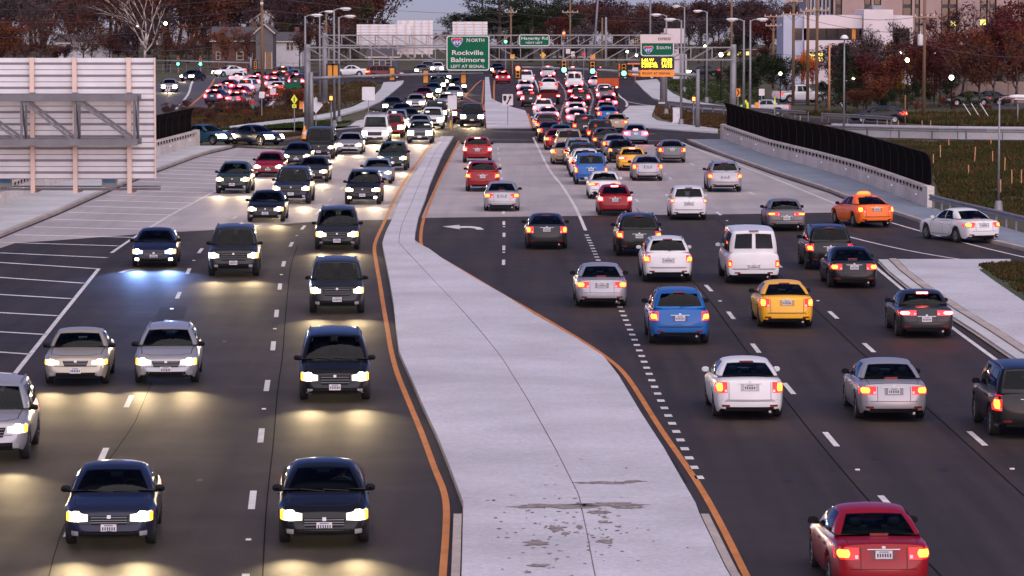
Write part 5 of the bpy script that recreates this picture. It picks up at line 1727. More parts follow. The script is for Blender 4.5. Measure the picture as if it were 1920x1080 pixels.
# ---- the two far gantries
def gantry_a():
    Y = 306.0
    x0, x1 = at(577, 100, Y).x, at(1375, 100, Y).x
    root = empty('sign_gantry', (x0, Y, 0), 0, 'nearer steel truss gantry spanning the road with the green route signs', 'gantry')
    zt, zb = at(577, 89, Y).z, at(577, 112, Y).z
    w = x1 - x0
    truss(root, (0, 0), (w, 0), zb, zt, .9, 20, .10, .06, galv)
    for x in (0, w):
        MB().tube((x, 0, 0), (x, 0, zt + .25), .27, .24, 16).build('column', galv, root, smooth=True)
        MB().box((x, 0, .08), (.8, .8, .16)).build('base_plate', concrete_wall, root)
    return root
gantry_a()
def gantry_b():
    Y = 386.0
    x0, x1 = at(609, 100, Y).x, at(1243, 100, Y).x
    root = empty('sign_gantry', (x0, Y, 0), 0, 'farther steel truss gantry carrying plain sign backs and the small green sign', 'gantry')
    zt, zb = at(577, 66, Y).z, at(577, 85, Y).z
    truss(root, (0, 0), (x1 - x0, 0), zb, zt, .9, 20, .11, .065, galv)
    for x in (0, x1 - x0):
        MB().tube((x, 0, 0), (x, 0, zt + .25), .30, .26, 16).build('column', galv, root, smooth=True)
        MB().box((x, 0, .08), (.9, .9, .16)).build('base_plate', concrete_wall, root)
gantry_b()

def sign_board(name, label, x0, x1, y0, y1, Y, face, border=None, rad=.25):
    """returns root and a function turning photo positions into the board's local frame"""
    c = at((x0 + x1) / 2, y1, Y)
    root = empty(name, c, 0, label, 'sign')
    def L(px, py):
        return at(px, py, Y) - c
    a, b = L(x0, y1), L(x1, y0)
    pn = plate('panel', rrect(a.x, b.x, a.z, b.z, rad, 0), .05, face, root)
    if border is not None:
        o = rrect(a.x + .03, b.x - .03, a.z + .03, b.z - .03, rad * .9, -.006)
        i = rrect(a.x + .11, b.x - .11, a.z + .11, b.z - .11, rad * .7, -.006)
        ring('border', o, i, border, root)
    for px in np.linspace(x0 + 8, x1 - 8, 3):
        q = L(px, (y0 + y1) / 2)
        MB().box((q.x, .12, (a.z + b.z) / 2), (.1, .12, (b.z - a.z) * .98)).build('back_rib', galv, root)
    def TX(s, xa, xb, ya, yb, m):
        p, q = L(xa, yb), L(xb, ya)
        return text_fit(s, p.x, q.x, p.z, q.z, -.012, m, root)
    return root, L, TX
Y = 305.2
r, L, TX = sign_board('route_sign', 'large green 495 North sign naming Rockville and Baltimore', 836.5, 918.3, 66, 133, Y, sign_green, sign_white)
p = L(857, 79.5)
shield(r, p.x, p.z, 21.5 / pxm(Y), 18 / pxm(Y), -.02)
TX('N', 875, 881.3, 71.5, 78.7, sign_white); TX('ORTH', 883.5, 908, 72.3, 78.5, sign_white)
TX('Rockville', 847.7, 906.2, 94.2, 103, sign_white)
TX('Baltimore', 845.7, 908.6, 107.8, 116.4, sign_white)
TX('LEFT AT SIGNAL', 845.5, 909, 121.5, 127.3, sign_white)
r, L, TX = sign_board('route_sign', 'pale and green 495 South express sign', 1200.5, 1264.5, 64, 106, Y, sign_green, sign_white)
q0, q1 = L(1200.5, 81), L(1264.5, 64.5)
plate('express_panel', [Vector((q0.x, -.02, q1.z)), Vector((q0.x, -.02, q0.z)), Vector((q1.x, -.02, q0.z)), Vector((q1.x, -.02, q1.z))], .02, sign_pink, r)
t = TX('EXPRESS', 1234, 1257.5, 70.3, 75.4, sign_black)
t.location.y = -.02
p = L(1215.7, 93.5)
shield(r, p.x, p.z, 18.5 / pxm(Y), 15 / pxm(Y), -.02)
TX('S', 1231, 1235, 86, 92.4, sign_white); TX('OUTH', 1236.8, 1257.5, 87, 92.2, sign_white)
r, L, TX = sign_board('message_board', 'black electronic board with glowing yellow figures', 1200.5, 1264.5, 107, 130, Y, sign_black, None, .05)
TX('I-66 W', 1203.5, 1226, 109.5, 115.3, led_on); TX('08:38', 1241, 1260, 109.5, 115.3, led_on)
TX('Braddock', 1203.5, 1232, 115.9, 120.9, led_on); TX('11:22', 1241, 1260, 115.9, 120.9, led_on)
TX('I-395-95', 1203.5, 1233, 121.4, 126.6, led_on); TX('34:18', 1241, 1260, 121.4, 126.6, led_on)
r, L, TX = sign_board('guide_sign', 'orange sign reading right at signal below the electronic board', 1200.5, 1264.5, 131.2, 143.8, Y, sign_orange, None, .12)
TX('RIGHT AT SIGNAL', 1204.5, 1257.5, 135.3, 139.6, sign_black)
r, L, TX = sign_board('street_sign', 'small green Hagarity Rd sign on the farther gantry', 973, 1031, 64.2, 87, 385.2, sign_green, sign_white, .2)
TX('Hagarity Rd', 977.5, 1027, 69, 76, sign_white); TX('NEXT LEFT', 986, 1017.5, 78.3, 82, sign_white)
# plain sign backs on the farther gantry
def plain_back(x0, x1, y0, y1, Y, n, label, rows=7):
    c = at((x0 + x1) / 2, y1, Y)
    root = empty('plain_sign', c, 0, label, 'sign')
    L = lambda px, py: at(px, py, Y) - c
    a, b = L(x0, y1), L(x1, y0)
    h = (b.z - a.z) / rows
    for i in range(rows):
        MB().box((0, 0, a.z + h * (i + .5)), (b.x - a.x, .05, h - .025)).build('sign_plank', alu, root)
    for i in range(n):
        x = a.x + (b.x - a.x) * (i + .5) / n
        MB().box((x, -.08, (a.z + b.z) / 2 - .15), (.12, .1, b.z - a.z + .3)).build('sign_post', alu_rib_warm, root)
plain_back(669, 770, 45.5, 86, 387.6, 6, 'long plain sign back left on the farther gantry', 8)
plain_back(745, 811.5, 38, 102, 388.4, 5, 'taller plain sign back overlapping the long one', 11)
plain_back(848.5, 914, 40.5, 67, 387.6, 4, 'plain sign back above the large green sign', 5)

# ---- signal masts
def signal_head(parent, loc, facing, lit, n=3, arrow=False):
    """housing with n lenses; facing -1 looks to the camera, +1 away"""
    hs = .30
    hd = MB().box((loc[0], loc[1], loc[2]), (.36, .22, hs * n + .06)).build('signal_head', signal_yellow, parent)
    bp = MB().box((loc[0], loc[1] - facing * .08, loc[2]), (.62, .02, hs * n + .34)).build('back_plate', sign_black, hd)
    for i in range(n):
        z = loc[2] + (n - 1) / 2 * hs - i * hs
        y = loc[1] + facing * .115
        vz = MB()
        for k in range(7):
            a0, a1 = R(200 - k * 220 / 7 + 0), R(200 - (k + 1) * 220 / 7)
            vz.quad((loc[0] + .13 * math.cos(a0), y, z + .13 * math.sin(a0)), (loc[0] + .13 * math.cos(a1), y, z + .13 * math.sin(a1)), (loc[0] + .13 * math.cos(a1), y + facing * .2, z + .13 * math.sin(a1)), (loc[0] + .13 * math.cos(a0), y + facing * .2, z + .13 * math.sin(a0)))
        vz.build('visor', sign_black, hd)
        on = lit == i
        m = ((lit_red, None, lit_green)[i] if n == 3 and on else None) or (lit_green if on else sign_black)
        MB().lathe([(0.001, .03), (.07, .02), (.115 if not on else .19, 0)], 12, Matrix.Translation((loc[0], y, z)) @ Matrix.Rotation(math.pi / 2 * (1 if facing < 0 else -1), 4, 'X')).build('lens', m, hd, smooth=True)
    return hd
def mast(px, base_y, arm_pts, heads, label, topz=None):
    Y = yd(base_y)
    c = G(px, base_y)
    root = empty('signal_mast', c, 0, label, 'traffic signal')
    L = lambda a, b: at(a, b, Y) - c
    top = L(px, arm_pts[0][1])
    MB().tube((0, 0, 0), (0, 0, top.z + .5), .20, .15, 14).build('mast_pole', galv, root, smooth=True)
    MB().box((0, 0, .06), (.6, .6, .12)).build('base_plate', concrete_wall, root)
    pts = [L(*p) for p in arm_pts]
    MB().path(pts, [.15 - .08 * i / (len(pts) - 1) for i in range(len(pts))], 12).build('mast_arm', galv, root, smooth=True)
    for hx, hy, facing, lit, n in heads:
        q = L(hx, hy)
        signal_head(root, (q.x, -.25 if facing < 0 else .3, q.z), facing, lit, n)
    return root, L
r, L = mast(584, 248, [(584, 147), (640, 144.5), (735, 141), (820, 138.5), (906, 137)], [(618.5, 134, 1, -1, 3), (629, 134, 1, -1, 3), (735, 139, 1, -1, 3), (798, 144, 1, -1, 3), (869, 145, 1, -1, 3)], 'left traffic signal mast with its arm reaching over the oncoming lanes')
q = L(600, 186); MB().box((q.x, -.3, q.z), (.36, .3, .42)).build('walk_signal', sign_black, r); 
r, L = mast(1308, 241, [(1308, 141), (1240, 138.5), (1170, 134), (1090, 129.5), (1002, 126.5), (964, 126)], [(1169.5, 130.5, -1, 2, 3), (1111, 126.5, -1, 2, 3), (1057.5, 124, -1, 2, 3), (971, 135, -1, 0, 3)], 'right traffic signal mast with three green signals and a red one')
def walk_signal(px, py, base_y, label):
    c = G(px, base_y)
    Y_ = c.y
    root = empty('walk_signal', c, 0, label, 'pedestrian signal')
    q = at(px, py, Y_) - c
    MB().tube((0, .1, 0), (0, .1, q.z + .3), .06, n=10).build('post', galv, root)
    MB().box((0, 0, q.z), (.42, .25, .46)).build('housing', sign_black, root)
    MB().box((0, -.14, q.z), (.22, .03, .30)).build('lit_hand', lit_orange, root)
walk_signal(1300.5, 185.5, 239, 'pedestrian signal with a lit orange hand beside the right signal mast')
walk_signal(621, 184, 240, 'pedestrian signal with a lit orange hand between the left light poles')
def loose_signal(px, py, base_y, lit, label, n=3, facing=-1):
    c = G(px, base_y)
    root = empty('traffic_signal', c, 0, label, 'traffic signal')
    q = at(px, py, c.y) - c
    MB().tube((0, .25, 0), (0, .25, q.z + .8), .10, .08, n=10).build('mast_pole', galv, root)
    MB().bar((0, .25, q.z + .2), (0, 0, q.z + .2), .06).build('arm', galv, root)
    signal_head(root, (0, 0, q.z), facing, lit, n)
loose_signal(948, 74, 136, 2, 'green signal on a pole right of the large green sign')
loose_signal(1057, 66, 133, 0, 'red signal above the farther gantry')
loose_signal(334, 116, 136, 2, 'green signal over the side road, left one')
loose_signal(376, 116, 136, 2, 'green signal over the side road, right one')
loose_signal(479, 122, 150, -1, 'unlit yellow signal beside the wooden pole over the side road')
loose_signal(1193, 78, 140, -1, 'unlit orange signal left of the express sign')
def side_mast():
    Y_ = yd(137)
    a = at(285, 118, Y_); c = Vector((at(470, 100, Y_).x, Y_, 0))
    r = empty('signal_mast', c, 0, 'signal mast with a long arm over the side road', 'traffic signal')
    MB().tube((0, 0, 0), (0, 0, a.z + .8), .18, .14, 12).build('mast_pole', galv, r, smooth=True)
    MB().tube((0, 0, at(470, 118, Y_).z), (a.x - c.x, 0, at(285, 113, Y_).z), .13, .08, 10).build('mast_arm', galv, r, smooth=True)
side_mast()

# ---- small post signs
def post_sign(name, px, base_y, py, w, h, shape, m, label, symbol=None, back=False, post=None):
    c = G(px, base_y)
    root = empty(name, c, 0, label, 'sign')
    q = at(px, py, c.y) - c
    s = pxm(c.y)
    w, h = w / s, h / s
    MB().box((0, .06, (q.z + h / 2) / 2), (.07, .07, q.z + h / 2)).build('post', post or galv, root)
    if shape == 'diamond':
        pts = [Vector((0, 0, q.z + h / 2)), Vector((-w / 2, 0, q.z)), Vector((0, 0, q.z - h / 2)), Vector((w / 2, 0, q.z))]
    else:
        pts = rrect(-w / 2, w / 2, q.z - h / 2, q.z + h / 2, min(w, h) * .08, 0)
    plate('panel', pts, .02, m, root)
    if symbol:
        symbol(root, q.z, w, h)
    return root, q, w, h
def sym_poly(root, pts, m=None):
    MB().poly([Vector((x, -.012, z)) for x, z in pts]).build('symbol', m or sign_black, root)
def keep_right(root, z, w, h):
    sym_poly(root, [(-.42 * w, z + .36 * h), (-.12 * w, z + .36 * h), (-.12 * w, z + .02 * h), (-.27 * w, z - .18 * h), (-.42 * w, z + .02 * h)])
    sym_poly(root, [(-.16 * w, z - .42 * h), (-.02 * w, z - .42 * h), (.14 * w, z - .12 * h), (.30 * w, z + .14 * h), (.40 * w, z + .12 * h), (.25 * w, z + .42 * h), (.04 * w, z + .14 * h), (.15 * w, z + .14 * h), (.02 * w, z - .10 * h)])
def walker(root, z, w, h):
    MB().lathe([(.001, 0), (.055 * w, 0)], 10, Matrix.Translation((.0, -.012, z + .24 * h)) @ Matrix.Rotation(math.pi / 2, 4, 'X')).build('symbol', sign_black, root)
    sym_poly(root, [(-.05 * w, z + .18 * h), (.05 * w, z + .18 * h), (.09 * w, z - .02 * h), (.05 * w, z - .03 * h), (.10 * w, z - .28 * h), (.04 * w, z - .28 * h), (0, z - .08 * h), (-.08 * w, z - .28 * h), (-.14 * w, z - .26 * h), (-.05 * w, z - .02 * h), (-.12 * w, z + .02 * h)])
def chevron(root, z, w, h):
    sym_poly(root, [(-.3 * w, z + .42 * h), (.0 * w, z + .42 * h), (.38 * w, z), (.0 * w, z - .42 * h), (-.3 * w, z - .42 * h), (.06 * w, z)])
def arrow_small(root, z, w, h):
    sym_poly(root, [(-.3 * w, z - .1 * h), (-.1 * w, z + .2 * h), (-.02 * w, z + .08 * h), (.3 * w, z + .3 * h), (.34 * w, z + .15 * h), (.04 * w, z - .08 * h), (.1 * w, z - .25 * h)])
post_sign('keep_right_sign', 952, 238, 187, 20, 21, 'rect', sign_white, 'white keep right sign with black arrow on the far median', keep_right)
post_sign('keep_right_sign', 314.5, 190, 166, 9, 11, 'rect', sign_white, 'small white keep right sign beside the silver sedan on the side road', keep_right)
post_sign('plain_sign', 691, 224, 175.5, 24, 25, 'rect', alu, 'square grey sign back standing on the far left walk')
post_sign('plain_sign', 592.5, 248, 197, 27, 31, 'diamond', alu, 'grey diamond sign back beside the left signal mast')
r, q, w, h = post_sign('crossing_sign', 552, 251, 186.5, 12.5, 18.5, 'diamond', sign_yellow, 'bright yellow green pedestrian sign left of the signal mast', walker)
z_ = (at(552, 199, r.location.y) - r.location).z
plate('arrow_plaque', rrect(-.17, .17, z_ - .14, z_ + .14, .03, -.01), .02, sign_yellow, r); arrow_small(r, z_, .3, .26)
r, q, w, h = post_sign('crossing_sign', 1398, 232, 200, 20, 27, 'diamond', sign_yellow, 'bright yellow green pedestrian sign between the right light poles', walker)
z_ = (at(1398, 213, r.location.y) - r.location).z
plate('arrow_plaque', rrect(-.2, .2, z_ - .18, z_ + .18, .03, -.01), .02, sign_yellow, r); arrow_small(r, z_, .34, .3)
post_sign('crossing_sign', 585, 240, 184, 8, 14, 'diamond', sign_yellow, 'yellow green warning sign half hidden behind the left signal mast')
post_sign('crossing_sign', 1452.5, 238, 190, 3, 23, 'diamond', sign_yellow, 'yellow green sign seen nearly edge on behind the right fence')
post_sign('chevron_sign', 1383.5, 219, 173.5, 8.5, 15, 'rect', sign_orange, 'orange chevron sign beside the right gantry column', chevron)
post_sign('turn_sign', 1428, 215, 173, 10.5, 13, 'rect', sign_white, 'white turn restriction sign right of the light poles')
post_sign('plain_sign', 848, 242, 192, 17, 26, 'rect', alu, 'narrow grey sign back with a yellow post foot on the median nose')
c = G(847, 242.5); MB().tube((c.x - .08, c.y - .25, 0), (c.x - .08, c.y - .25, .75), .06, n=10).build('marker_post', sign_amber, label='yellow marker post in front of the grey sign back on the median nose', cat='post')
r, q, w, h = post_sign('route_sign', 549, 208, 162.5, 26, 13, 'rect', sign_green, 'small green route sign beside the side road')
post_sign('warning_sign', 1018, 150, 103.5, 12, 12, 'diamond', sign_amber, 'amber diamond warning sign below the Hagarity Rd sign')
post_sign('warning_sign', 1111.5, 148, 107, 9, 9, 'rect', sign_orange, 'small orange school sign behind the nearer gantry')
post_sign('notice_sign', 1065, 148, 96, 8, 9, 'rect', sign_white, 'small white notice sign left of two behind the nearer gantry')
post_sign('notice_sign', 1074, 150, 101, 7, 9, 'rect', sign_white, 'small white notice sign right of two behind the nearer gantry')
post_sign('plain_sign', 1094.5, 150, 102, 7, 7, 'rect', sign_red, 'small red sign behind the nearer gantry')
post_sign('notice_sign', 512, 207, 171, 11, 11, 'rect', sign_white, 'white notice sign among the bushes beside the side road')
post_sign('notice_sign', 491, 222, 178, 10, 12, 'rect', alu, 'grey sign back on a tall post in front of the wooden pole')
post_sign('notice_sign', 961, 140, 106, 8, 8, 'rect', sign_amber, 'orange and white marker right of the large green sign')
post_sign('notice_sign', 1191, 156, 133.5, 11, 14, 'rect', sign_white, 'white notice sign left of the orange sign')
# signal cabinet
c = G(1268, 233)
r = empty('signal_cabinet', c, 0, 'pale grey signal control cabinet on the dirt island', 'cabinet')
MB().box((0, 0, .1), (.75, .6, .2)).build('footing', concrete_wall, r)
MB().box((0, 0, .78), (.58, .45, 1.16)).build('housing', alu, r)
MB().box((0, -.235, .78), (.48, .02, 1.0)).build('door', alu, r)
MB().box((.17, -.25, .8), (.03, .03, .14)).build('handle', galv_dark, r)
MB().box((0, 0, 1.39), (.64, .52, .06)).build('lid', alu, r)
# traffic cone barrel
c = G(571, 262)
r = empty('traffic_cone', c, 0, 'orange and white traffic cone at the foot of the left signal mast', 'cone')
MB().box((0, 0, .04), (.55, .55, .08)).build('foot', sign_black, r)
MB().lathe([(.26, .08), (.19, .42)], 14).build('cone_body', sign_orange, r, smooth=True)
MB().lathe([(.19, .42), (.15, .62)], 14).build('white_band', sign_white, r, smooth=True)
MB().lathe([(.15, .62), (.115, .78), (.06, 1.05), (.001, 1.08)], 14).build('cone_tip', sign_orange, r, smooth=True)
for px, py, w_, h_, lab in ((1419, 219, 7.5, 16, 'orange box on a white post behind the right fence'), (565, 215, 7, 15, 'orange box beside the left signal mast')):
    c = G(px, py)
    r = empty('marker_box', c, 0, lab, 'marker')
    s = pxm(c.y)
    MB().box((0, 0, .9), (w_ / s, .2, h_ / s)).build('panel', sign_orange, r)
    MB().box((w_ / s * .6, 0, .75), (.09, .09, 1.5)).build('post', sign_white, r)

# ---- light poles
def light_pole(px, base_y, top_y, hd, label, lit=False, dome=False, r0=.12, arm=1.7):
    c = G(px, base_y)
    root = empty('light_pole', c, 0, label, 'street lamp')
    q = at(px, top_y, c.y) - c
    H = q.z
    MB().lathe([(.26, 0), (.24, .1), (.18, .55), (.15, .6)], 12).build('pole_base', galv, root, smooth=True)
    MB().tube((0, 0, .5), (0, 0, H), r0, r0 * .62, 12).build('pole', galv, root, smooth=True)
    if dome:
        MB().lathe([(.001, .32), (.18, .28), (.30, .12), (.32, 0), (.001, -.02)], 14, Matrix.Translation((0, 0, H))).build('lamp_head', alu, root, smooth=True)
    else:
        ar = MB().path([(0, 0, H - .1), (hd * .25, 0, H + .05), (hd * .7, 0, H + .08)], [.05, .05, .05], 8).build('arm', galv, root)
        hm = MB().lathe([(.001, -.5), (.12, -.42), (.17, -.1), (.16, .25), (.09, .45), (.001, .5)], 12, Matrix.Translation((hd * .95, 0, H + .07)) @ Matrix.Rotation(math.pi / 2, 4, 'Y') @ Matrix.Diagonal((.7, 1, 1, 1)))
        hb = hm.build('lamp_head', mat('lamp_head_white', (.62, .62, .64), .4, .1), root, smooth=True)
        MB().box((hd * 1.0, 0, H - .05), (.5, .22, .04)).build('lens', lens_clear, hb)
    return root
light_pole(573, 240, 30, 1, 'street lamp on the left with its head just above the gantry column')
light_pole(600, 198, 23, 1, 'street lamp second from the left at the far left walk')
light_pole(627, 239, 18, 1, 'tallest of the four street lamps at the left')
light_pole(636, 231, 32, 1, 'street lamp rightmost of the four at the left')
light_pole(1249, 216, 29, -1, 'street lamp just left of the express sign right edge')
light_pole(1277, 236, 38, -1, 'street lamp in front of the dirt island beside the cabinet')
light_pole(1283, 173, 13, -1, 'street lamp on the lawn behind the dirt island')
light_pole(1325, 193, 22, -1, 'tall street lamp on the lawn right of the signal mast')
light_pole(1394, 246, 38, -1, 'left of the paired street lamps behind the right fence')
light_pole(1406, 247, 38, 1, 'right of the paired street lamps behind the right fence')
light_pole(1582, 262, 73, 1, 'slender lamp post with a domed head in front of the white building', dome=True, r0=.09)
light_pole(1872, 398, 184, 1, 'nearest right street lamp standing in the grass behind the guardrail', r0=.065)

# ---- barriers, parapets, fences
def poly_len(w):
    c = [0.0]
    for a, b in zip(w[:-1], w[1:]):
        c.append(c[-1] + (b - a).length)
    return c
class Path:
    def __init__(s, w):
        s.w, s.c = w, poly_len(w)
        s.len = s.c[-1]
    def P(s, d):
        d = min(max(d, 0), s.len - 1e-4)
        k = max(0, int(np.searchsorted(s.c, d)) - 1)
        return s.w[k].lerp(s.w[k + 1], (d - s.c[k]) / max(1e-6, s.c[k + 1] - s.c[k]))
    def ang(s, d):
        a, b = s.P(d - .4), s.P(d + .4)
        return math.atan2(b.y - a.y, b.x - a.x)
def wall_run(pth, s0, s1, z0, z1, th, m, parent, name, n=None):
    n = n or max(2, int((s1 - s0) / 3) + 1)
    pts = [pth.P(s0 + (s1 - s0) * i / (n - 1)) for i in range(n)]
    l_, r_ = strip_pts(pts, th)
    mb = MB()
    mb.slab([(p.x, p.y) for p in l_] + [(p.x, p.y) for p in r_[::-1]], z0, z1)
    return mb.build(name, m, parent)
def parapet(name_label, tab, ys, side, fence_label, fence_rng):
    w = [G(xi(tab, y), y) for y in ys]
    pth = Path(w)
    root = empty('parapet', (0, 0, 0), 0, name_label, 'parapet')
    nb = max(1, int(pth.len / 9))
    for i in range(nb):
        wall_run(pth, pth.len * i / nb + .01, pth.len * (i + 1) / nb - .01, 0, .80, .32, concrete_wall, root, 'wall_panel')
    wall_run(pth, 1.5, pth.len - 1.4, 1.06, 1.19, .30, concrete_wall, root, 'cap_rail', 40)
    bm = MB().box((0, 0, .93), (.44, .045, .27)).mesh('baluster')
    n = int((pth.len - 3) / 1.28)
    for i in range(n):
        d = 1.6 + (pth.len - 3.2) * i / (n - 1)
        p = pth.P(d)
        mk('baluster', bm, concrete_wall, root, loc=(p.x, p.y, 0), rot=(0, 0, pth.ang(d)))
    for d0, d1 in ((0, 1.5), (pth.len - 1.4, pth.len)):
        wall_run(pth, d0, d1, 0, 1.21, .36, concrete_wall, root, 'end_block', 2)
    k = 4.0
    while k < pth.len:
        p = pth.P(k); a = pth.ang(k)
        nrm = Vector((-math.sin(a), math.cos(a), 0)) * side
        MB().box((p.x + nrm.x * .175, p.y + nrm.y * .175, .62), (.10, .10, .10), rz=a).build('reflector', mat('white_reflector', (.9, .88, .86), .3, var=0), root)
        k += 9.5
    # curved mesh fence on the outer side
    f = empty('mesh_fence', (0, 0, 0), 0, fence_label, 'fence')
    d0, d1 = fence_rng[0] * pth.len, fence_rng[1] * pth.len
    prof = [(.24, .72), (.24, 2.1), (.20, 2.45), (.08, 2.75), (-.10, 2.92)]
    fm = mat('black_mesh_wire', (.005, .004, .005), .9, var=.1, spec=.05)
    fp = mat('black_fence_post', (.016, .012, .014), .6, var=.1, spec=.2)
    nbay = max(1, int((d1 - d0) / 3.0))
    def pt(d, o, z):
        p = pth.P(d); a = pth.ang(d)
        nrm = Vector((-math.sin(a), math.cos(a), 0)) * side
        return p - nrm * o + Vector((0, 0, z))
    for b in range(nbay + 1):
        d = d0 + (d1 - d0) * b / nbay
        MB().path([pt(d, o, z) for o, z in prof], [.035] * 5, 6).build('fence_post', fp, f)
        if b < nbay:
            e = d0 + (d1 - d0) * (b + 1) / nbay
            mb = MB()
            nw = 34
            for k_ in range(nw):
                dd = d + (e - d) * (k_ + .5) / nw
                for (o0, z0), (o1, z1) in zip(prof[:-1], prof[1:]):
                    mb.bar(pt(dd, o0, z0), pt(dd, o1, z1), .03)
            for z in np.arange(.78, 2.1, .09):
                mb.bar(pt(d, .24, z), pt(e, .24, z), .022)
            for o, z in prof[2:]:
                mb.bar(pt(d, o, z), pt(e, o, z), .014)
            mb.build('wire_panel', fm, f, kind='stuff', fix=False)
    for o, z in (prof[0], prof[-1]):
        MB().path([pt(d0 + (d1 - d0) * i / 20, o, z) for i in range(21)], [.03] * 21, 6).build('fence_rail', fp, f)
parapet('right bridge parapet with a row of openings under the rail', RPAR, np.linspace(394, 262, 30), 1, 'black curved mesh fence above the right parapet', (.015, .99))
parapet('left bridge parapet partly hidden by the big sign back', LPAR, np.linspace(470, 274, 30), -1, 'black mesh fence end above the left parapet', (.01, .985))

def guardrail(pts, label, posts=2.0, h=.72, end=None, flip=1):
    w = Gs(catmull(pts, 4))
    pth = Path(w)
    root = empty('guardrail', (0, 0, 0), 0, label, 'guardrail')
    prof = [(.0, -.16), (.05, -.13), (.06, -.07), (0, -.02), (0, .02), (.06, .07), (.05, .13), (0, .16)]
    seg = 3.8
    n = int(pth.len / seg)
    for i in range(n):
        rows = []
        for d in (i * seg + .01, (i + 1) * seg - .01):
            p = pth.P(d); a = pth.ang(d)
            nrm = Vector((-math.sin(a), math.cos(a), 0)) * flip
            rows.append([p - nrm * (o + .08) + Vector((0, 0, h + z)) for o, z in prof])
        MB().sheet(rows).build('rail_beam', galv, root, fix=False)
    k = .5
    while k < pth.len:
        p = pth.P(k); a = pth.ang(k)
        MB().box((p.x, p.y, h / 2 + .04), (.12, .10, h + .1), rz=a).build('post', galv_dark if posts < 3 else alu, root)
        k += posts
    return root, pth
guardrail([(1746, 396), (1800, 410), (1860, 425), (1920, 440), (2060, 478)], 'steel guardrail running from the parapet end to the right edge', 1.9)
guardrail([(1252, 206), (1300, 211), (1350, 215), (1400, 219), (1450, 222.5), (1500, 226), (1545, 229)], 'far steel guardrail behind the dirt island', 2.6)
guardrail([(1545, 231), (1600, 233.5), (1680, 239)], 'low steel guardrail behind the slender lamp post', 2.6)
r, pth = guardrail([(1470, 252), (1540, 255), (1632, 258), (1720, 260), (1820, 262), (1940, 263), (2150, 264)], 'guardrail in front of the long pale concrete barrier', 2.8)
w = Path([p + Vector((0, 1.0, 0)) for p in pth.w])
rb = empty('concrete_barrier', (0, 0, 0), 0, 'long pale concrete barrier crossing the grass at the right', 'barrier')
st = 5.6
for i in range(int(w.len / st)):
    if i * st > 5.5:
        wall_run(w, i * st + .02, (i + 1) * st - .02, 0, .98, .3, concrete_pale, rb, 'barrier_block', 2)

# ================================================================ BUILDINGS
def window(parent, cx, y, cz, w, h, m_frame, m_pane, facing=-1, name='window'):
    f = MB()
    t = min(w, h) * .10
    for dx, dz, sx, sz in ((0, h / 2 - t / 2, w, t), (0, -h / 2 + t / 2, w, t), (-w / 2 + t / 2, 0, t, h - 2 * t), (w / 2 - t / 2, 0, t, h - 2 * t), (0, 0, w - 2 * t, t * .6)):
        f.box((cx + dx, y + facing * .03, cz + dz), (sx, .12, sz))
    fo = f.build(name, m_frame, parent)
    MB().box((cx, y + facing * .005, cz), (w - t, .04, h - t)).build('pane', m_pane, fo)
    return fo
brick = mat('house_brick', (0.11, 0.055, 0.045), 0.9, var=0.3, scale=3, bump=.4)
siding = mat('white_siding', (0.50, 0.48, 0.52), 0.8, var=0.08, scale=1, stretch=(1, 1, 12))
siding_grey = mat('grey_siding', (0.12, 0.11, 0.12), 0.8, var=0.12, scale=1, stretch=(1, 1, 12))
shingle = mat('roof_shingle', (0.07, 0.065, 0.075), 0.9, var=0.25, scale=5)
cream = mat('cream_trim', (0.55, 0.45, 0.36), 0.7, var=0.05)
win_lit = mat('lit_window', (0.7, 0.6, 0.2), 0.5, var=0.3, scale=3, emit=(1.0, 0.78, 0.18), es=0.35)
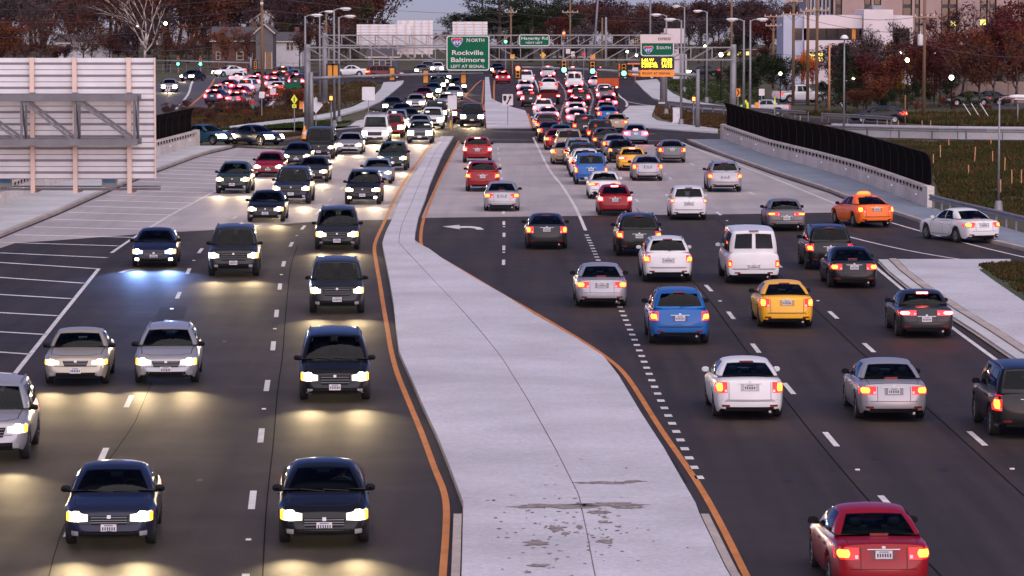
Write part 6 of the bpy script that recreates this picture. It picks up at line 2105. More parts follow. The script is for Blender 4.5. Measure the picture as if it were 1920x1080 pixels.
def house(px0, px1, base_y, eave_y, ridge_y, Y, depth, wall_m, roof_m, label, wins=(), doors=(), gable=False):
    a, b = at(px0, base_y, Y), at(px1, base_y, Y)
    w = b.x - a.x
    c = Vector(((a.x + b.x) / 2, Y, 0))
    r = empty('house', c, 0, label, 'house')
    ez, rz_ = at(px0, eave_y, Y).z, at(px0, ridge_y, Y).z
    wl_ = MB().box((0, depth / 2, ez / 2), (w, depth, ez)).build('wall', wall_m, r)
    rf = MB()
    o = .35
    if gable:
        rf.quad((-w / 2 - o, -o, ez - .1), (0, -o, rz_), (0, depth + o, rz_), (-w / 2 - o, depth + o, ez - .1))
        rf.quad((0, -o, rz_), (w / 2 + o, -o, ez - .1), (w / 2 + o, depth + o, ez - .1), (0, depth + o, rz_))
        g = MB().poly([(-w / 2, -.002, ez), (w / 2, -.002, ez), (0, -.002, rz_ - .15)]); g.build('gable', wall_m, r)
        for s in (-1, 1):
            MB().bar((s * (w / 2 + o), -o - .02, ez - .1), (0, -o - .02, rz_), .16).build('barge_board', cream, r)
    else:
        rf.quad((-w / 2 - o, -o, ez - .1), (w / 2 + o, -o, ez - .1), (w / 2 + o, depth / 2, rz_), (-w / 2 - o, depth / 2, rz_))
        rf.quad((-w / 2 - o, depth + o, ez - .1), (w / 2 + o, depth + o, ez - .1), (w / 2 + o, depth / 2, rz_), (-w / 2 - o, depth / 2, rz_))
        MB().box((0, -o + .02, ez - .08), (w + 2 * o, .1, .16)).build('fascia', cream, r)
        MB().box((w * .28, depth * .55, rz_ + .2), (.7, .7, 1.4)).build('chimney', brick, r)
    ro = rf.build('roof', roof_m, r)
    md = ro.modifiers.new('thick', 'SOLIDIFY'); md.thickness = .12
    for x0, x1, y0, y1, lit in wins:
        p, q = at(x0, y1, Y) - c, at(x1, y0, Y) - c
        window(r, (p.x + q.x) / 2, 0, (p.z + q.z) / 2, q.x - p.x, q.z - p.z, cream, win_lit if lit else glass_pale)
    for x0, x1, y0, y1 in doors:
        p, q = at(x0, y1, Y) - c, at(x1, y0, Y) - c
        d = MB().box(((p.x + q.x) / 2, -.03, (q.z) / 2), (q.x - p.x, .08, q.z)).build('door', mat('tan_door', (.22, .13, .08), .7), r)
        for s in (-1, 1):
            MB().box(((p.x + q.x) / 2 + s * ((q.x - p.x) / 2 + .06), -.05, q.z / 2), (.12, .14, q.z)).build('door_frame', cream, d)
    return r
house(398, 493, 127, 76, 52, 570, 9, brick, shingle, 'brick house with cream framed windows behind the side road', [(405, 413, 97, 112, 0), (443.5, 456.5, 97, 113, 0), (466, 474, 99, 112, 0)])
house(480, 512, 124, 62, 45, 566, 8, siding_grey, shingle, 'dark grey gabled house with a tan door beside the wooden pole', [], [(498.5, 509, 98, 125)], gable=True)
house(511, 566, 112, 77, 62, 585, 9, siding, shingle, 'white house with a low grey roof left of the light poles', [(537, 543, 79, 94, 0), (544.5, 550.5, 79, 94, 0)])
house(472, 520, 70, 40, 20, 640, 9, siding, shingle, 'white gabled house farther up the hill behind the grey one', [(485, 492, 46, 56, 0)], gable=True)
house(108, 198, 112, 80, 66, 600, 9, siding, shingle, 'white house showing through the trees above the big sign', [(122, 134, 84, 95, 0), (150, 162, 84, 95, 0), (172, 184, 84, 95, 0)])
house(690, 745, 150, 106, 92, 520, 10, mat('slate_siding', (.07, .075, .10), .8, var=.15), shingle, 'slate blue house below the long plain sign back', [(700, 712, 112, 124, 0), (722, 734, 112, 124, 0)])
house(1040, 1110, 126, 106, 92, 640, 9, siding_grey, shingle, 'low grey house behind the green signals', [(1052, 1060, 110, 119, 1), (1075, 1085, 110, 119, 0)])
house(930, 975, 130, 112, 100, 650, 9, siding, shingle, 'small pale house right of the large green sign', [(951, 962, 115, 126, 1)])
house(800, 850, 106, 88, 68, 760, 10, siding, shingle, 'pale house in the gap of sky left of the large green sign', [(815, 825, 92, 100, 0)], gable=True)
house(1360, 1420, 120, 92, 80, 690, 9, brick, shingle, 'brick house with lit windows behind the right gantry column', [(1363, 1371, 96, 104, 1), (1378, 1390, 96, 104, 1), (1398, 1406, 96, 104, 1)])

def block(parent, name, x0, x1, y0, y1, Y, depth, c, m, dy=0.0):
    p, q = at(x0, y1, Y) - c, at(x1, y0, Y) - c
    return MB().box(((p.x + q.x) / 2, depth / 2 + dy, (p.z + q.z) / 2), (q.x - p.x, depth, q.z - p.z)).build(name, m, parent)
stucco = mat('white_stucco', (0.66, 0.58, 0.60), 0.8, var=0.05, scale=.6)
stucco_cool_side = mat('white_stucco_cool_light', (0.42, 0.44, 0.55), 0.8, var=0.05, scale=.6)  # bluish copy of the white stucco, cool light on the side wall painted in
tower_m = mat('beige_precast', (0.34, 0.24, 0.225), 0.85, var=0.07, scale=.5)
dark_glass = mat('dark_window_glass', (0.018, 0.018, 0.024), 0.12, var=0.2, scale=.6, spec=.6)
def white_building():
    Yb = 470.0
    c = Vector((at(1590, 100, Yb).x, Yb, 0))
    r = empty('office_building', c, 0, 'white two storey office building with a long dark window band', 'building')
    block(r, 'upper_wall', 1508, 1617, 29, 53, Yb, 14, c, stucco)
    block(r, 'lower_wall', 1508, 1617, 75.5, 160, Yb, 14, c, stucco)
    wb = block(r, 'window_band', 1512, 1612, 53.2, 75.3, Yb, 12, c, dark_glass, .5)
    for x in (1530, 1550, 1570, 1590):
        block(wb, 'mullion', x, x + 1, 53.3, 75.2, Yb, .1, c, dark_plastic, .42)
    block(wb, 'curtain', 1598, 1605, 54, 74, Yb, .06, c, mat('orange_curtain', (.45, .16, .03), .8, var=.1, emit=(1, .35, .05), es=.06), .44)
    block(r, 'stair_tower', 1617.2, 1673, 18, 160, Yb, 12, c, stucco, -1.2)
    block(r, 'wing_wall', 1673.2, 1712, 29.5, 53, Yb, 12, c, stucco, .1)
    block(r, 'wing_wall', 1705, 1712, 53.2, 160, Yb, 12, c, stucco, .15)
    block(r, 'wing_window', 1673.2, 1704.8, 53.2, 90, Yb, 10, c, dark_glass, .8)
    block(r, 'wing_wall', 1673.2, 1704.8, 90.2, 160, Yb, 10, c, stucco, .6)
    block(r, 'side_wall', 1469, 1507.7, 29.3, 160, Yb, 12, c, stucco_cool_side, .6)
    block(r, 'side_window', 1489, 1505, 53, 75, Yb, .3, c, dark_glass, .5)
    window(r, (at(1530, 107, Yb) - c).x, 0, (at(1530, 107, Yb)).z, 31 / pxm(Yb), 20 / pxm(Yb), dark_plastic, win_lit)
    block(r, 'roof_unit', 1640, 1660, 10, 18, Yb, 4, c, galv, 3)
white_building()
def tower():
    Yt = 540.0
    c = Vector((at(1740, 100, Yt).x, Yt, 0))
    r = empty('office_tower', c, 0, 'beige office tower with dark vertical window strips at the upper right', 'building')
    edges = [1562, 1567, 1578, 1621, 1633, 1639, 1651, 1693, 1709, 1716, 1724, 1765.5, 1779, 1781, 1794.5, 1838, 1851, 1856, 1867, 1909, 1922, 1960, 1990]
    kinds = 'pgpgpgpgpgpgpgpgpgpgpp'
    for i, k in enumerate(kinds):
        x0, x1 = edges[i], edges[i + 1]
        if k == 'p':
            block(r, 'pier', x0, x1, -75, 170, Yt, 20, c, tower_m)
        else:
            g = block(r, 'window_strip', x0 + .05, x1 - .05, -74, 170, Yt, 18, c, dark_glass, .6)
            for fy in range(-60, 160, 34):
                block(g, 'spandrel', x0 + .05, x1 - .05, fy, fy + 7, Yt, .1, c, mat('dark_spandrel', (.035, .03, .035), .5), .48)
    for x0, x1, y0, y1 in ((1782, 1793, 39, 49), (1838.5, 1849, 37, 47)):
        block(r, 'lit_pane', x0, x1, y0, y1, Yt, .1, c, win_lit, .42)
    for i in range(7):
        x0 = 1512 + i * 7
        block(r, 'annex_pier', x0, x0 + 4.6, -60, 150, Yt, 14, c, mat('bluish_precast', (.30, .31, .38), .8, var=.06), 1.0)
        block(r, 'annex_window', x0 + 4.65, x0 + 6.95, -60, 150, Yt, 12, c, dark_glass, 1.7)
tower()
Yw = yd(194)
c = Vector((at(1850, 180, Yw).x, Yw, 0))
r = empty('retaining_wall', c, 0, 'long beige wall behind the parked cars at the right edge', 'wall')
for i, (x0, x1) in enumerate(((1776, 1812), (1812.3, 1850), (1850.3, 1890), (1890.3, 1930), (1930.3, 1980))):
    block(r, 'wall_panel', x0, x1, 153, 200, Yw, .4, c, mat('beige_render', (.24, .18, .155), .9, var=.1, scale=1.2))
Yk = 500.0
c = Vector((at(1265, 120, Yk).x, Yk, 0))
r = empty('kiosk_building', c, 0, 'narrow white building right of the express sign', 'building')
block(r, 'wall', 1262, 1273, 83, 150, Yk, 6, c, stucco)
block(r, 'sign_box', 1245, 1282.5, 53.5, 81, Yk, 2, c, stucco, -1)
block(r, 'wall', 1273.2, 1288, 102, 150, Yk, 6, c, siding, .3)
block(r, 'window', 1265, 1270, 86, 92, Yk, .1, c, dark_glass, -.06)
MB().box((0, -.04, (at(1265, 97, Yk).z)), (.5, .08, .1)).build('ledge', galv, r)

# ================================================================ UTILITY POLES, WIRES, LAMPS
def utility_pole(px, base_y, top_y, arms, label, m=None, r0=.17, transformer=None, lean=0.0, Y_=None):
    c = G(px, base_y)
    if Y_: c = Vector((at(px, 100, Y_).x, Y_, 0))
    root = empty('utility_pole', c, 0, label, 'pole')
    H = (at(px, top_y, c.y)).z
    MB().tube((0, 0, 0), (lean, 0, H), r0, r0 * .72, 12).build('pole', m or wood_pole, root, smooth=True)
    s = pxm(c.y)
    for ay, aw in arms:
        z = at(px, ay, c.y).z
        ar = MB().box((lean * z / H, -.2, z), (aw / s, .12, .14)).build('crossarm', mat('crossarm_wood', (.36, .24, .17), .85, var=.2, scale=4), root)
        for k in np.linspace(-.46, .46, 4):
            MB().lathe([(.05, 0), (.07, .06), (.03, .10), (.06, .15), (.001, .2)], 8, Matrix.Translation((k * aw / s, -.2, z + .07))).build('insulator', alu, ar)
        for sgn in (-1, 1):
            MB().bar((sgn * aw / s * .3, -.2, z - .05), (0, -.16, z - .7), .05).build('brace', galv_dark, ar)
    if transformer:
        q = at(transformer[0], transformer[1], c.y) - c
        t_ = MB().lathe([(.001, -.5), (.24, -.5), (.26, -.4), (.26, .42), (.20, .52), (.001, .55)], 12, Matrix.Translation((q.x, -.1, q.z))).build('transformer', mat('transformer_grey', (.55, .55, .57), .5), root, smooth=True)
        MB().tube((q.x, -.1, q.z + .5), (q.x, -.1, q.z + .8), .05, n=8).build('bushing', alu, t_)
utility_pole(492, 207, -45, [(9, 4)], 'wooden utility pole between the side road and the light poles')
utility_pole(1732, 220, -60, [(32, 38)], 'thick wooden utility pole with a grey transformer at the right', transformer=(1725.5, 75))
utility_pole(1487, 198, -50, [(2, 34), (27, 42)], 'leftmost of the close wooden utility poles before the white building')
utility_pole(1514, 196, -55, [(21, 30)], 'second of the close wooden utility poles before the white building')
utility_pole(1531, 212, -60, [(19, 44)], 'third of the close wooden utility poles before the white building')
utility_pole(1554.5, 210, 82, [], 'short bare timber pole right of the utility poles', m=wood_pale, r0=.12)
utility_pole(1449.5, 165, 30, [(31, 34), (48, 30)], 'dark utility pole with two crossarms left of the white building')
utility_pole(958, 138, 12, [(23, 22)], 'far utility pole just right of the large green sign')
utility_pole(1069, 138, -20, [(23, 30)], 'far utility pole with a crossarm right of the Hagarity Rd sign')
utility_pole(1110, 147, -30, [], 'leaning grey steel pole over the far crossing', m=galv_dark, r0=.2, lean=.9)
utility_pole(1136, 147, 32, [], 'straight grey steel pole over the far crossing', m=galv, r0=.2)
utility_pole(1129, 140, 33, [], 'brown wooden pole beside the straight steel pole', r0=.16)
utility_pole(612, 148, 25, [], 'wooden pole rising between the left light poles')
utility_pole(1219, 140, -25, [], 'grey pole rising behind the express sign', m=galv_dark, r0=.18)
utility_pole(1371, 165, -30, [], 'tall dark wooden pole between the right light poles')
utility_pole(1697, 238, 178, [], 'short timber post in the verge behind the white barrier', m=wood_pole, r0=.08)
utility_pole(1908, 235, 195, [], 'thin grey post near the right edge behind the barrier', m=galv, r0=.06)
wire_m = mat('overhead_cable', (0.10, 0.08, 0.09), 0.6, var=0.05)
def wire(p0, p1, Y0, Y1, sag, label, r=.022):
    a, b = at(p0[0], p0[1], Y0), at(p1[0], p1[1], Y1)
    pts = [a.lerp(b, i / 14) - Vector((0, 0, sag * 4 * (i / 14) * (1 - i / 14))) for i in range(15)]
    MB().path(pts, [r] * 15, 5).build('overhead_cable', wire_m, label=label, cat='cable', group='overhead cables')
for i, (a, b, y0, y1, lab) in enumerate([
    ((-60, 16), (492, -6), 500, 365, 'highest cable crossing the trees at the upper left'),
    ((-60, 40), (492, 18), 500, 365, 'second cable crossing the trees at the upper left'),
    ((-60, 69), (492, 40), 500, 365, 'third cable crossing the trees at the upper left'),
    ((200, 92), (492, 74), 480, 365, 'lowest cable crossing in front of the brick house'),
    ((492, -6), (958, 24), 365, 530, 'highest cable across the gap of sky'),
    ((492, 18), (958, 40), 365, 530, 'lower cable across the gap of sky'),
    ((492, 40), (958, 52), 365, 530, 'lowest cable across the gap of sky'),
    ((958, 24), (1369, 37), 530, 450, 'cable running right of the pine trees'),
    ((1069, 23), (1449, 31), 530, 450, 'cable reaching the dark pole with two crossarms'),
    ((1371, 30), (1424, 76), 450, 440, 'slanting guy cable right of the tall lamp'),
    ((1531, 19), (1732, 30), 355, 342, 'cable between the third pole and the thick pole'),
    ((1487, 27), (1732, 60), 380, 342, 'lower cable between the close poles and the thick pole'),
    ((1732, 32), (1990, 20), 342, 320, 'cable leaving the thick pole at crossarm height'),
    ((1732, 82), (1990, 102), 342, 320, 'lower cable leaving the thick pole toward the right edge'),
    ((1735, 50), (1812, 150), 342, 355, 'slanting guy cable right of the thick pole'),
    ((1449, 100), (1732, 86), 450, 342, 'low cable crossing in front of the maroon trees')]):
    wire(a, b, y0, y1, 0.6, lab)
def globe_lamp(px, py, r_px, base_y, label, m=None):
    c = G(px, base_y)
    root = empty('globe_lamp', c, 0, label, 'lamp')
    z = at(px, py, c.y).z
    rr = r_px / pxm(c.y)
    MB().tube((0, 0, 0), (0, 0, z - rr * .9), .06, .05, 8).build('post', dark_plastic, root)
    MB().lathe([(rr * math.sin(t), -rr * math.cos(t)) for t in np.linspace(0.02, math.pi - .02, 10)], 14, Matrix.Translation((0, 0, z))).build('globe', m or lamp_warm, root, smooth=True)
lamp_white = mat('globe_lit_white', (.9, .9, .8), .4, var=0, emit=(1.0, .98, .80), es=2.2)
globe_lamp(1783.5, 145.5, 4.6, 205, 'round white lamp before the beige wall', lamp_white)
globe_lamp(1700.5, 112.5, 4.2, 205, 'round greenish lamp among the maroon trees, larger one')
globe_lamp(1687.5, 99, 2.4, 190, 'small greenish lamp upper left of the larger one')
globe_lamp(1752, 99, 2.0, 190, 'small pale lamp right of the thick utility pole')
globe_lamp(1351.5, 102.5, 4.0, 190, 'round greenish lamp behind the right gantry truss')
globe_lamp(1321.5, 87, 2.6, 160, 'small lamp beside the tall right street lamp')
globe_lamp(1176, 97, 2.6, 145, 'small white lamp left of the express sign, higher one', lamp_white)
globe_lamp(1193, 103.5, 2.8, 145, 'small white lamp left of the express sign, lower one', lamp_white)
globe_lamp(1463, 138, 3.0, 196, 'pale lamp in the dark bushes')
globe_lamp(1600, 147, 2.6, 200, 'pale lamp beside the conifer')
globe_lamp(311, 44, 3.2, 134, 'greenish lamp on the left among the trees')
globe_lamp(258.5, 48, 2.0, 132, 'small yellow lamp among the trees above the big sign')

# stakes and sticks in the grass
stakes = []
for x, yb, yt in ((1750, 308, 289), (1763, 297, 272), (1779, 275, 258), (1828, 303, 275), (1861, 305, 283), (1884, 321, 295), (1876, 361, 336), (1897, 345, 318), (1915, 345, 318), (1816, 326, 309), (1733, 300, 290), (1858, 271, 254), (1483, 240, 221), (1500, 241, 217), (1663, 241, 225), (1684, 242, 226), (1729, 241, 226), (1745, 241, 226)):
    c = G(x, yb)
    H = at(x, yt, c.y).z
    o = MB().box((0, 0, H / 2), (.06, .06, H), rx=rnd.uniform(-.05, .05), ry=rnd.uniform(-.06, .06)).build('survey_stake', wood_pale, label='raw timber stake standing in the grass behind the right fence', cat='stake', group='timber stakes in the grass', loc=c)
    stakes.append(o)
for k, (x0, y0, x1, y1, lab) in enumerate(((1806, 194, 1824, 222, 'leftmost of three slanting white guy guards'), (1821, 194, 1839, 223, 'middle of three slanting white guy guards'), (1838, 194, 1856, 223, 'rightmost of three slanting white guy guards'), (1455, 184, 1468, 160, 'slanting white guy guard left of the edge on yellow sign'), (1571, 183, 1580, 200, 'slanting white guy guard left of the slender lamp post'))):
    yb = max(y0, y1)
    Yq = G(x0, yb).y
    MB().tube(at(x0, y0, Yq), at(x1, y1, Yq), .045, n=8).build('guy_guard', sign_white, label=lab, cat='guy guard')
# low post and rail fence behind the side road
fr = empty('rail_fence', (0, 0, 0), 0, 'thin wire fence along the far edge of the side road', 'fence')
pth = Path(Gs([(291, 139), (345, 136), (430, 133), (520, 134), (640, 137)]))
d = 0.0
while d < pth.len:
    p = pth.P(d)
    MB().tube((p.x, p.y, 0), (p.x, p.y, 1.3), .035, n=6).build('post', galv, fr)
    d += 3.0
for z in (.6, 1.25):
    MB().path([pth.P(pth.len * i / 16) + Vector((0, 0, z)) for i in range(17)], [.025] * 17, 5).build('rail', galv, fr)

# ================================================================ PEOPLE
def person(px, py, heading, label, top_m, leg_m, arm_up=False, skirt=None, seated=None):
    c = G(px, py)
    J = {'pelvis': (0, 0, .95), 'chest': (0, .0, 1.30), 'neck': (0, .01, 1.47), 'head': (0, .03, 1.58), 'crown': (0, .03, 1.70),
         'shl': (-.17, 0, 1.40), 'ell': (-.26, .03, 1.12), 'hal': (-.25, .16, .92), 'shr': (.17, 0, 1.40), 'elr': (.27, .02, 1.14), 'har': (.26, .20, 1.0),
         'hil': (-.10, 0, .90), 'knl': (-.11, .06, .50), 'anl': (-.11, -.06, .09), 'tol': (-.12, .10, .04), 'hir': (.10, 0, .90), 'knr': (.11, .12, .50), 'anr': (.11, .12, .09), 'tor': (.12, .28, .04)}
    if seated:
        J.update({'knl': (-.14, .44, .92), 'anl': (-.14, .62, .56), 'tol': (-.14, .76, .52), 'knr': (.14, .44, .92), 'anr': (.14, .62, .56), 'tor': (.14, .76, .52), 'ell': (-.28, .16, 1.14), 'hal': (-.20, .42, 1.20), 'elr': (.28, .16, 1.14), 'har': (.20, .42, 1.20)})
        c = seated
    if arm_up:
        J['elr'] = (.36, .1, 1.30); J['har'] = (.58, .16, 1.42)
    keys = list(J)
    E = [('pelvis', 'chest'), ('chest', 'neck'), ('neck', 'head'), ('head', 'crown'), ('chest', 'shl'), ('shl', 'ell'), ('ell', 'hal'), ('chest', 'shr'), ('shr', 'elr'), ('elr', 'har'), ('pelvis', 'hil'), ('hil', 'knl'), ('knl', 'anl'), ('anl', 'tol'), ('pelvis', 'hir'), ('hir', 'knr'), ('knr', 'anr'), ('anr', 'tor')]
    rad = {'pelvis': .15, 'chest': .165, 'neck': .06, 'head': .10, 'crown': .08, 'shl': .085, 'shr': .085, 'ell': .055, 'elr': .055, 'hal': .04, 'har': .04, 'hil': .10, 'hir': .10, 'knl': .07, 'knr': .07, 'anl': .05, 'anr': .05, 'tol': .045, 'tor': .045}
    me = bpy.data.meshes.new('body')
    me.from_pydata([J[k] for k in keys], [(keys.index(a), keys.index(b)) for a, b in E], [])
    ob = bpy.data.objects.new('tmp', me)
    C.objects.link(ob)
    sk = ob.modifiers.new('skin', 'SKIN')
    for k, v in zip(keys, me.skin_vertices[0].data):
        v.radius = (rad[k], rad[k] * (.75 if k in ('pelvis', 'chest') else 1))
        v.use_root = k == 'pelvis'
    ob.modifiers.new('sub', 'SUBSURF').levels = 1
    ob.modifiers['sub'].render_levels = 1
    dg = bpy.context.evaluated_depsgraph_get()
    m2 = bpy.data.meshes.new_from_object(ob.evaluated_get(dg))
    bpy.data.objects.remove(ob)
    skin_m = mat('skin', (.35, .19, .13), .6, var=.05)
    m2.materials.clear()
    for m in (skin_m, top_m, leg_m, black_mat):
        m2.materials.append(m)
    for p in m2.polygons:
        p.use_smooth = True
        z, x = p.center.z, abs(p.center.x)
        p.material_index = 0 if z > 1.46 else (3 if z < .13 else (2 if z < .92 and x < .21 else 1))
        if x > .22 and z < .98 and not arm_up: p.material_index = 0
        if arm_up and p.center.x > .52: p.material_index = 0
    root = empty('person', c, R(heading), label, 'person')
    mk('body', m2, None, root)
    MB().lathe([(.001, .135), (.06, .125), (.105, .06), (.115, -.02), (.09, -.07)], 12, Matrix.Translation((0, .01, 1.62))).build('hair', mat('dark_hair', (.02, .013, .01), .8), root, smooth=True)
    MB().tube((0, .12, 1.59), (0, .155, 1.575), .018, .012, 6).build('nose', skin_m, root)
    if skirt:
        MB().lathe([(.16, 1.0), (.19, .8), (.22, .68)], 12).build('jacket_hem', skirt, root, smooth=True)
person(454, 211, 150, 'person in a dark red jacket standing in the brush beside the side road', mat('red_jacket', (.30, .02, .03), .9), mat('black_trousers', (.015, .013, .015), .9), arm_up=True)
person(473, 217, 200, 'person in red top and green skirt walking in the brush beside the side road', mat('pink_red_top', (.38, .05, .06), .9), mat('teal_trousers', (.01, .04, .06), .9), skirt=mat('green_skirt', (.02, .22, .12), .9))

_car = next(o for o in C.objects if o.get('label', '').startswith('black sedan with headlights on beside the orange line'))
_p = _car.matrix_basis @ Vector((-.36, KIT['sedan']['seats'][0][1] + .12, -.36))
person(0, 0, math.degrees(_car.rotation_euler.z), 'person in a blue shirt driving the nearest black sedan', mat('blue_shirt', (.06, .10, .20), .9), MATS['black_trousers'], seated=_p)

# ================================================================ TREES AND GROUND COVER
def rv(rn):
    while True:
        v = Vector((rn.uniform(-1, 1), rn.uniform(-1, 1), rn.uniform(-1, 1)))
        if .05 < v.length < 1:
            return v
def leaf(mb, p, s, rn, asp=1.0):
    a = rv(rn).normalized()
    b = a.orthogonal().normalized()
    b.rotate(Matrix.Rotation(rn.uniform(0, 6.28), 3, a))
    c = a.cross(b)
    i = len(mb.v)
    mb.v += [tuple(p - b * s), tuple(p + c * s * asp * .5), tuple(p + b * s), tuple(p - c * s * asp * .5)]
    mb.f.append((i, i + 1, i + 2, i + 3))
def twig(mb, p, d, ln, w, rn):
    s = d.orthogonal().normalized() * w
    i = len(mb.v)
    mb.v += [tuple(p - s), tuple(p + s), tuple(p + d * ln)]
    mb.f.append((i, i + 1, i + 2))
def tree_kit(seed, style):
    """unit tree, 10 m high: trunk mesh with limbs, crown mesh of twigs and leaves"""
    rn = random.Random(seed)
    tr, cr = MB(), MB()
    H = 10.0
    if style == 'conifer':
        tr.tube((0, 0, 0), (0, 0, 9.6), .22, .03, 8)
        for k in range(26):
            z = 1.0 + 8.6 * k / 26
            L_ = (1 - z / 10.4) * 3.0 + .3
            for j in range(7):
                a = rn.uniform(0, 6.28)
                d = Vector((math.cos(a), math.sin(a), rn.uniform(-.25, .1)))
                ln = L_ * rn.uniform(.6, 1.1)
                p = Vector((0, 0, z))
                tr.tube(p, p + d * ln, .04, .01, 4, cap=False)
                for q in range(int(8 + ln * 7)):
                    t = rn.uniform(.2, 1.05)
                    leaf(cr, p + d * ln * t + rv(rn) * .28, rn.uniform(.12, .26), rn, .6)
        return tr, cr
    if style == 'pine':
        tr.path([(0, 0, 0), (.1, 0, 4), (0, .1, 9)], [.26, .2, .05], 8)
        for k in range(34):
            z = rn.uniform(2.4, 9.6)
            a = rn.uniform(0, 6.28)
            ln = rn.uniform(1.2, 2.9) * (1.15 - abs(z - 5.5) / 7)
            d = Vector((math.cos(a), math.sin(a), rn.uniform(.0, .45)))
            p = Vector((0, 0, z - .4))
            tr.tube(p, p + d * ln, .07, .02, 5, cap=False)
            for q in range(3):
                c = p + d * ln * rn.uniform(.55, 1.05) + rv(rn) * .3
                for j in range(46):
                    v = rv(rn)
                    leaf(cr, c + Vector((v.x * .75, v.y * .75, v.z * .38)), rn.uniform(.10, .22), rn, .5)
        return tr, cr
    # broadleaf, autumn
    fork = rn.uniform(.9, 1.6)
    lean = Vector((rn.uniform(-.25, .25), rn.uniform(-.25, .25), 0))
    tr.path([(0, 0, 0), tuple(lean * .4 + Vector((0, 0, fork * .6))), tuple(lean + Vector((0, 0, fork)))], [.17, .14, .12], 9)
    tips = []
    def grow(p, d, ln, r, lv):
        q = p + d * ln
        mid = p.lerp(q, .5) + rv(rn) * ln * .06
        tr.path([p, mid, q], [r, r * .8, r * .58], 6 if lv < 2 else 4)
        if lv >= 3:
            tips.append((q, d)); return
        if lv >= 1:
            tips.append((mid, d))
        for k in range(rn.choice((2, 3, 3)) if lv else 7):
            sp = .60 if lv else 1.0
            nd = (d + rv(rn) * sp + Vector((0, 0, .16))).normalized()
            grow((q if k < 2 else p.lerp(q, rn.uniform(.25, 1.0))), nd, ln * rn.uniform(.66, .88) * (1.15 if lv == 0 else 1), r * .6, lv + 1)
    grow(lean + Vector((0, 0, fork)), (lean * .3 + Vector((0, 0, 1))).normalized(), rn.uniform(2.0, 2.6), .12, 0)
    for p, d in tips:
        n = {'bare': 14, 'leafy': 4, 'sparse': 10, 'birch': 8}[style]
        for k in range(n):
            dd = (d + rv(rn) * .9 + Vector((0, 0, .25))).normalized()
            twig(cr, p + rv(rn) * .15, dd, rn.uniform(.5, 1.3), .022, rn)
        m = {'bare': 7, 'leafy': 40, 'sparse': 22, 'birch': 1}[style]
        for k in range(m):
            leaf(cr, p + rv(rn) * .85 + d * .3, rn.uniform(.10, .24), rn, .8)
    # fit to ten metres
    zmax = max(v[2] for v in cr.v)
    s = 10.0 / zmax
    for mb in (tr, cr):
        mb.v = [(x * s, y * s, z * s) for x, y, z in mb.v]
    return tr, cr
KITS = {}
for st, seeds in (('bare', (1, 2, 3)), ('leafy', (11, 12, 13, 14)), ('sparse', (21, 22, 23)), ('conifer', (31, 32)), ('pine', (41, 42)), ('birch', (51,))):
    KITS[st] = []
    for sd_ in seeds:
        a, b = tree_kit(sd_, st)
        KITS[st].append((a.mesh('trunk', True, fix=False), b.mesh('crown', fix=False)))
bark = mat('bark_grey_brown', (.060, .042, .040), .9, var=.25, scale=2, objrand=.2)
bark_pale = mat('bark_pale', (.42, .36, .34), .85, var=.25, scale=2)
def fol(name, c1, c2, tr=0.0):
    c1, c2 = (c1[0] * 1.4, c1[1] * 1.35, c1[2] * 1.4), (c2[0] * 1.4, c2[1] * 1.35, c2[2] * 1.4)
    return mat('foliage_' + name, c1, .85, var=.1, scale=.5, col2=c2, objrand=.22, spec=.15)
FOL = {'brown': fol('brown', (.075, .030, .020), (.030, .015, .015)), 'rust': fol('rust', (.115, .036, .014), (.045, .018, .013)), 'plum': fol('plum', (.050, .026, .030), (.024, .014, .018)),
       'maroon': fol('maroon', (.080, .016, .014), (.032, .010, .011)), 'orange': fol('orange', (.42, .11, .012), (.20, .045, .01)), 'red': fol('red', (.30, .02, .02), (.12, .012, .012)),
       'green': fol('green', (.016, .026, .011), (.006, .011, .006)), 'olive': fol('olive', (.055, .05, .014), (.02, .02, .008)), 'yellow': fol('yellow', (.28, .17, .012), (.10, .06, .01)), 'grey': fol('grey', (.062, .048, .050), (.035, .026, .028))}
trn = random.Random(99)
ORD = ['first', 'second', 'third', 'fourth', 'fifth', 'sixth', 'seventh', 'eighth', 'ninth', 'tenth', 'eleventh', 'twelfth', 'thirteenth', 'fourteenth', 'fifteenth', 'sixteenth', 'seventeenth', 'eighteenth', 'nineteenth', 'twentieth']
TENS = {20: 'twenty', 30: 'thirty', 40: 'forty'}
def ordinal(i):
    return ORD[i] if i < 20 else (TENS[(i + 1) // 10 * 10] + ' ' + ORD[(i + 1) % 10 - 1] if (i + 1) % 10 else {30: 'thirtieth', 40: 'fortieth'}[i + 1])
def number(objs, label):
    objs = sorted(objs, key=lambda o: o.location.x / max(1, o.location.y))
    for i, o in enumerate(objs):
        o['label'] = label + ', ' + ordinal(i) + ' from the left'

def tree(px, Y_, H, style, col, label, group=None, name='tree', width=1.0, bm_=None, z=0.0):
    x = at(px, 100, Y_).x
    kt = KITS[style][trn.randrange(len(KITS[style]))]
    r = empty(name, (x, Y_, z), trn.uniform(0, 6.28), label, 'tree' if name.endswith('tree') else 'shrub', group)
    s = H / 10.0
    r.scale = (s * width, s * width, s)
    mk('trunk', kt[0], bm_ or bark, r)
    mk('crown', kt[1], FOL[col], r)
    return r
def wood(x0, x1, Y_, step, h0, h1, styles, cols, label, group, jitter=.35, width=1.25, z=0.0):
    x = x0
    made = []
    while x < x1:
        st = trn.choice(styles)
        made.append(tree(x + trn.uniform(-jitter, jitter) * step, Y_ + trn.uniform(-8, 8), trn.uniform(h0, h1), st, trn.choice(cols), label, group, width=width * trn.uniform(.85, 1.2), z=z))
        x += step * trn.uniform(.8, 1.2)
    number(made, label)
number(stakes, 'raw timber stake in the grass behind the right fence')
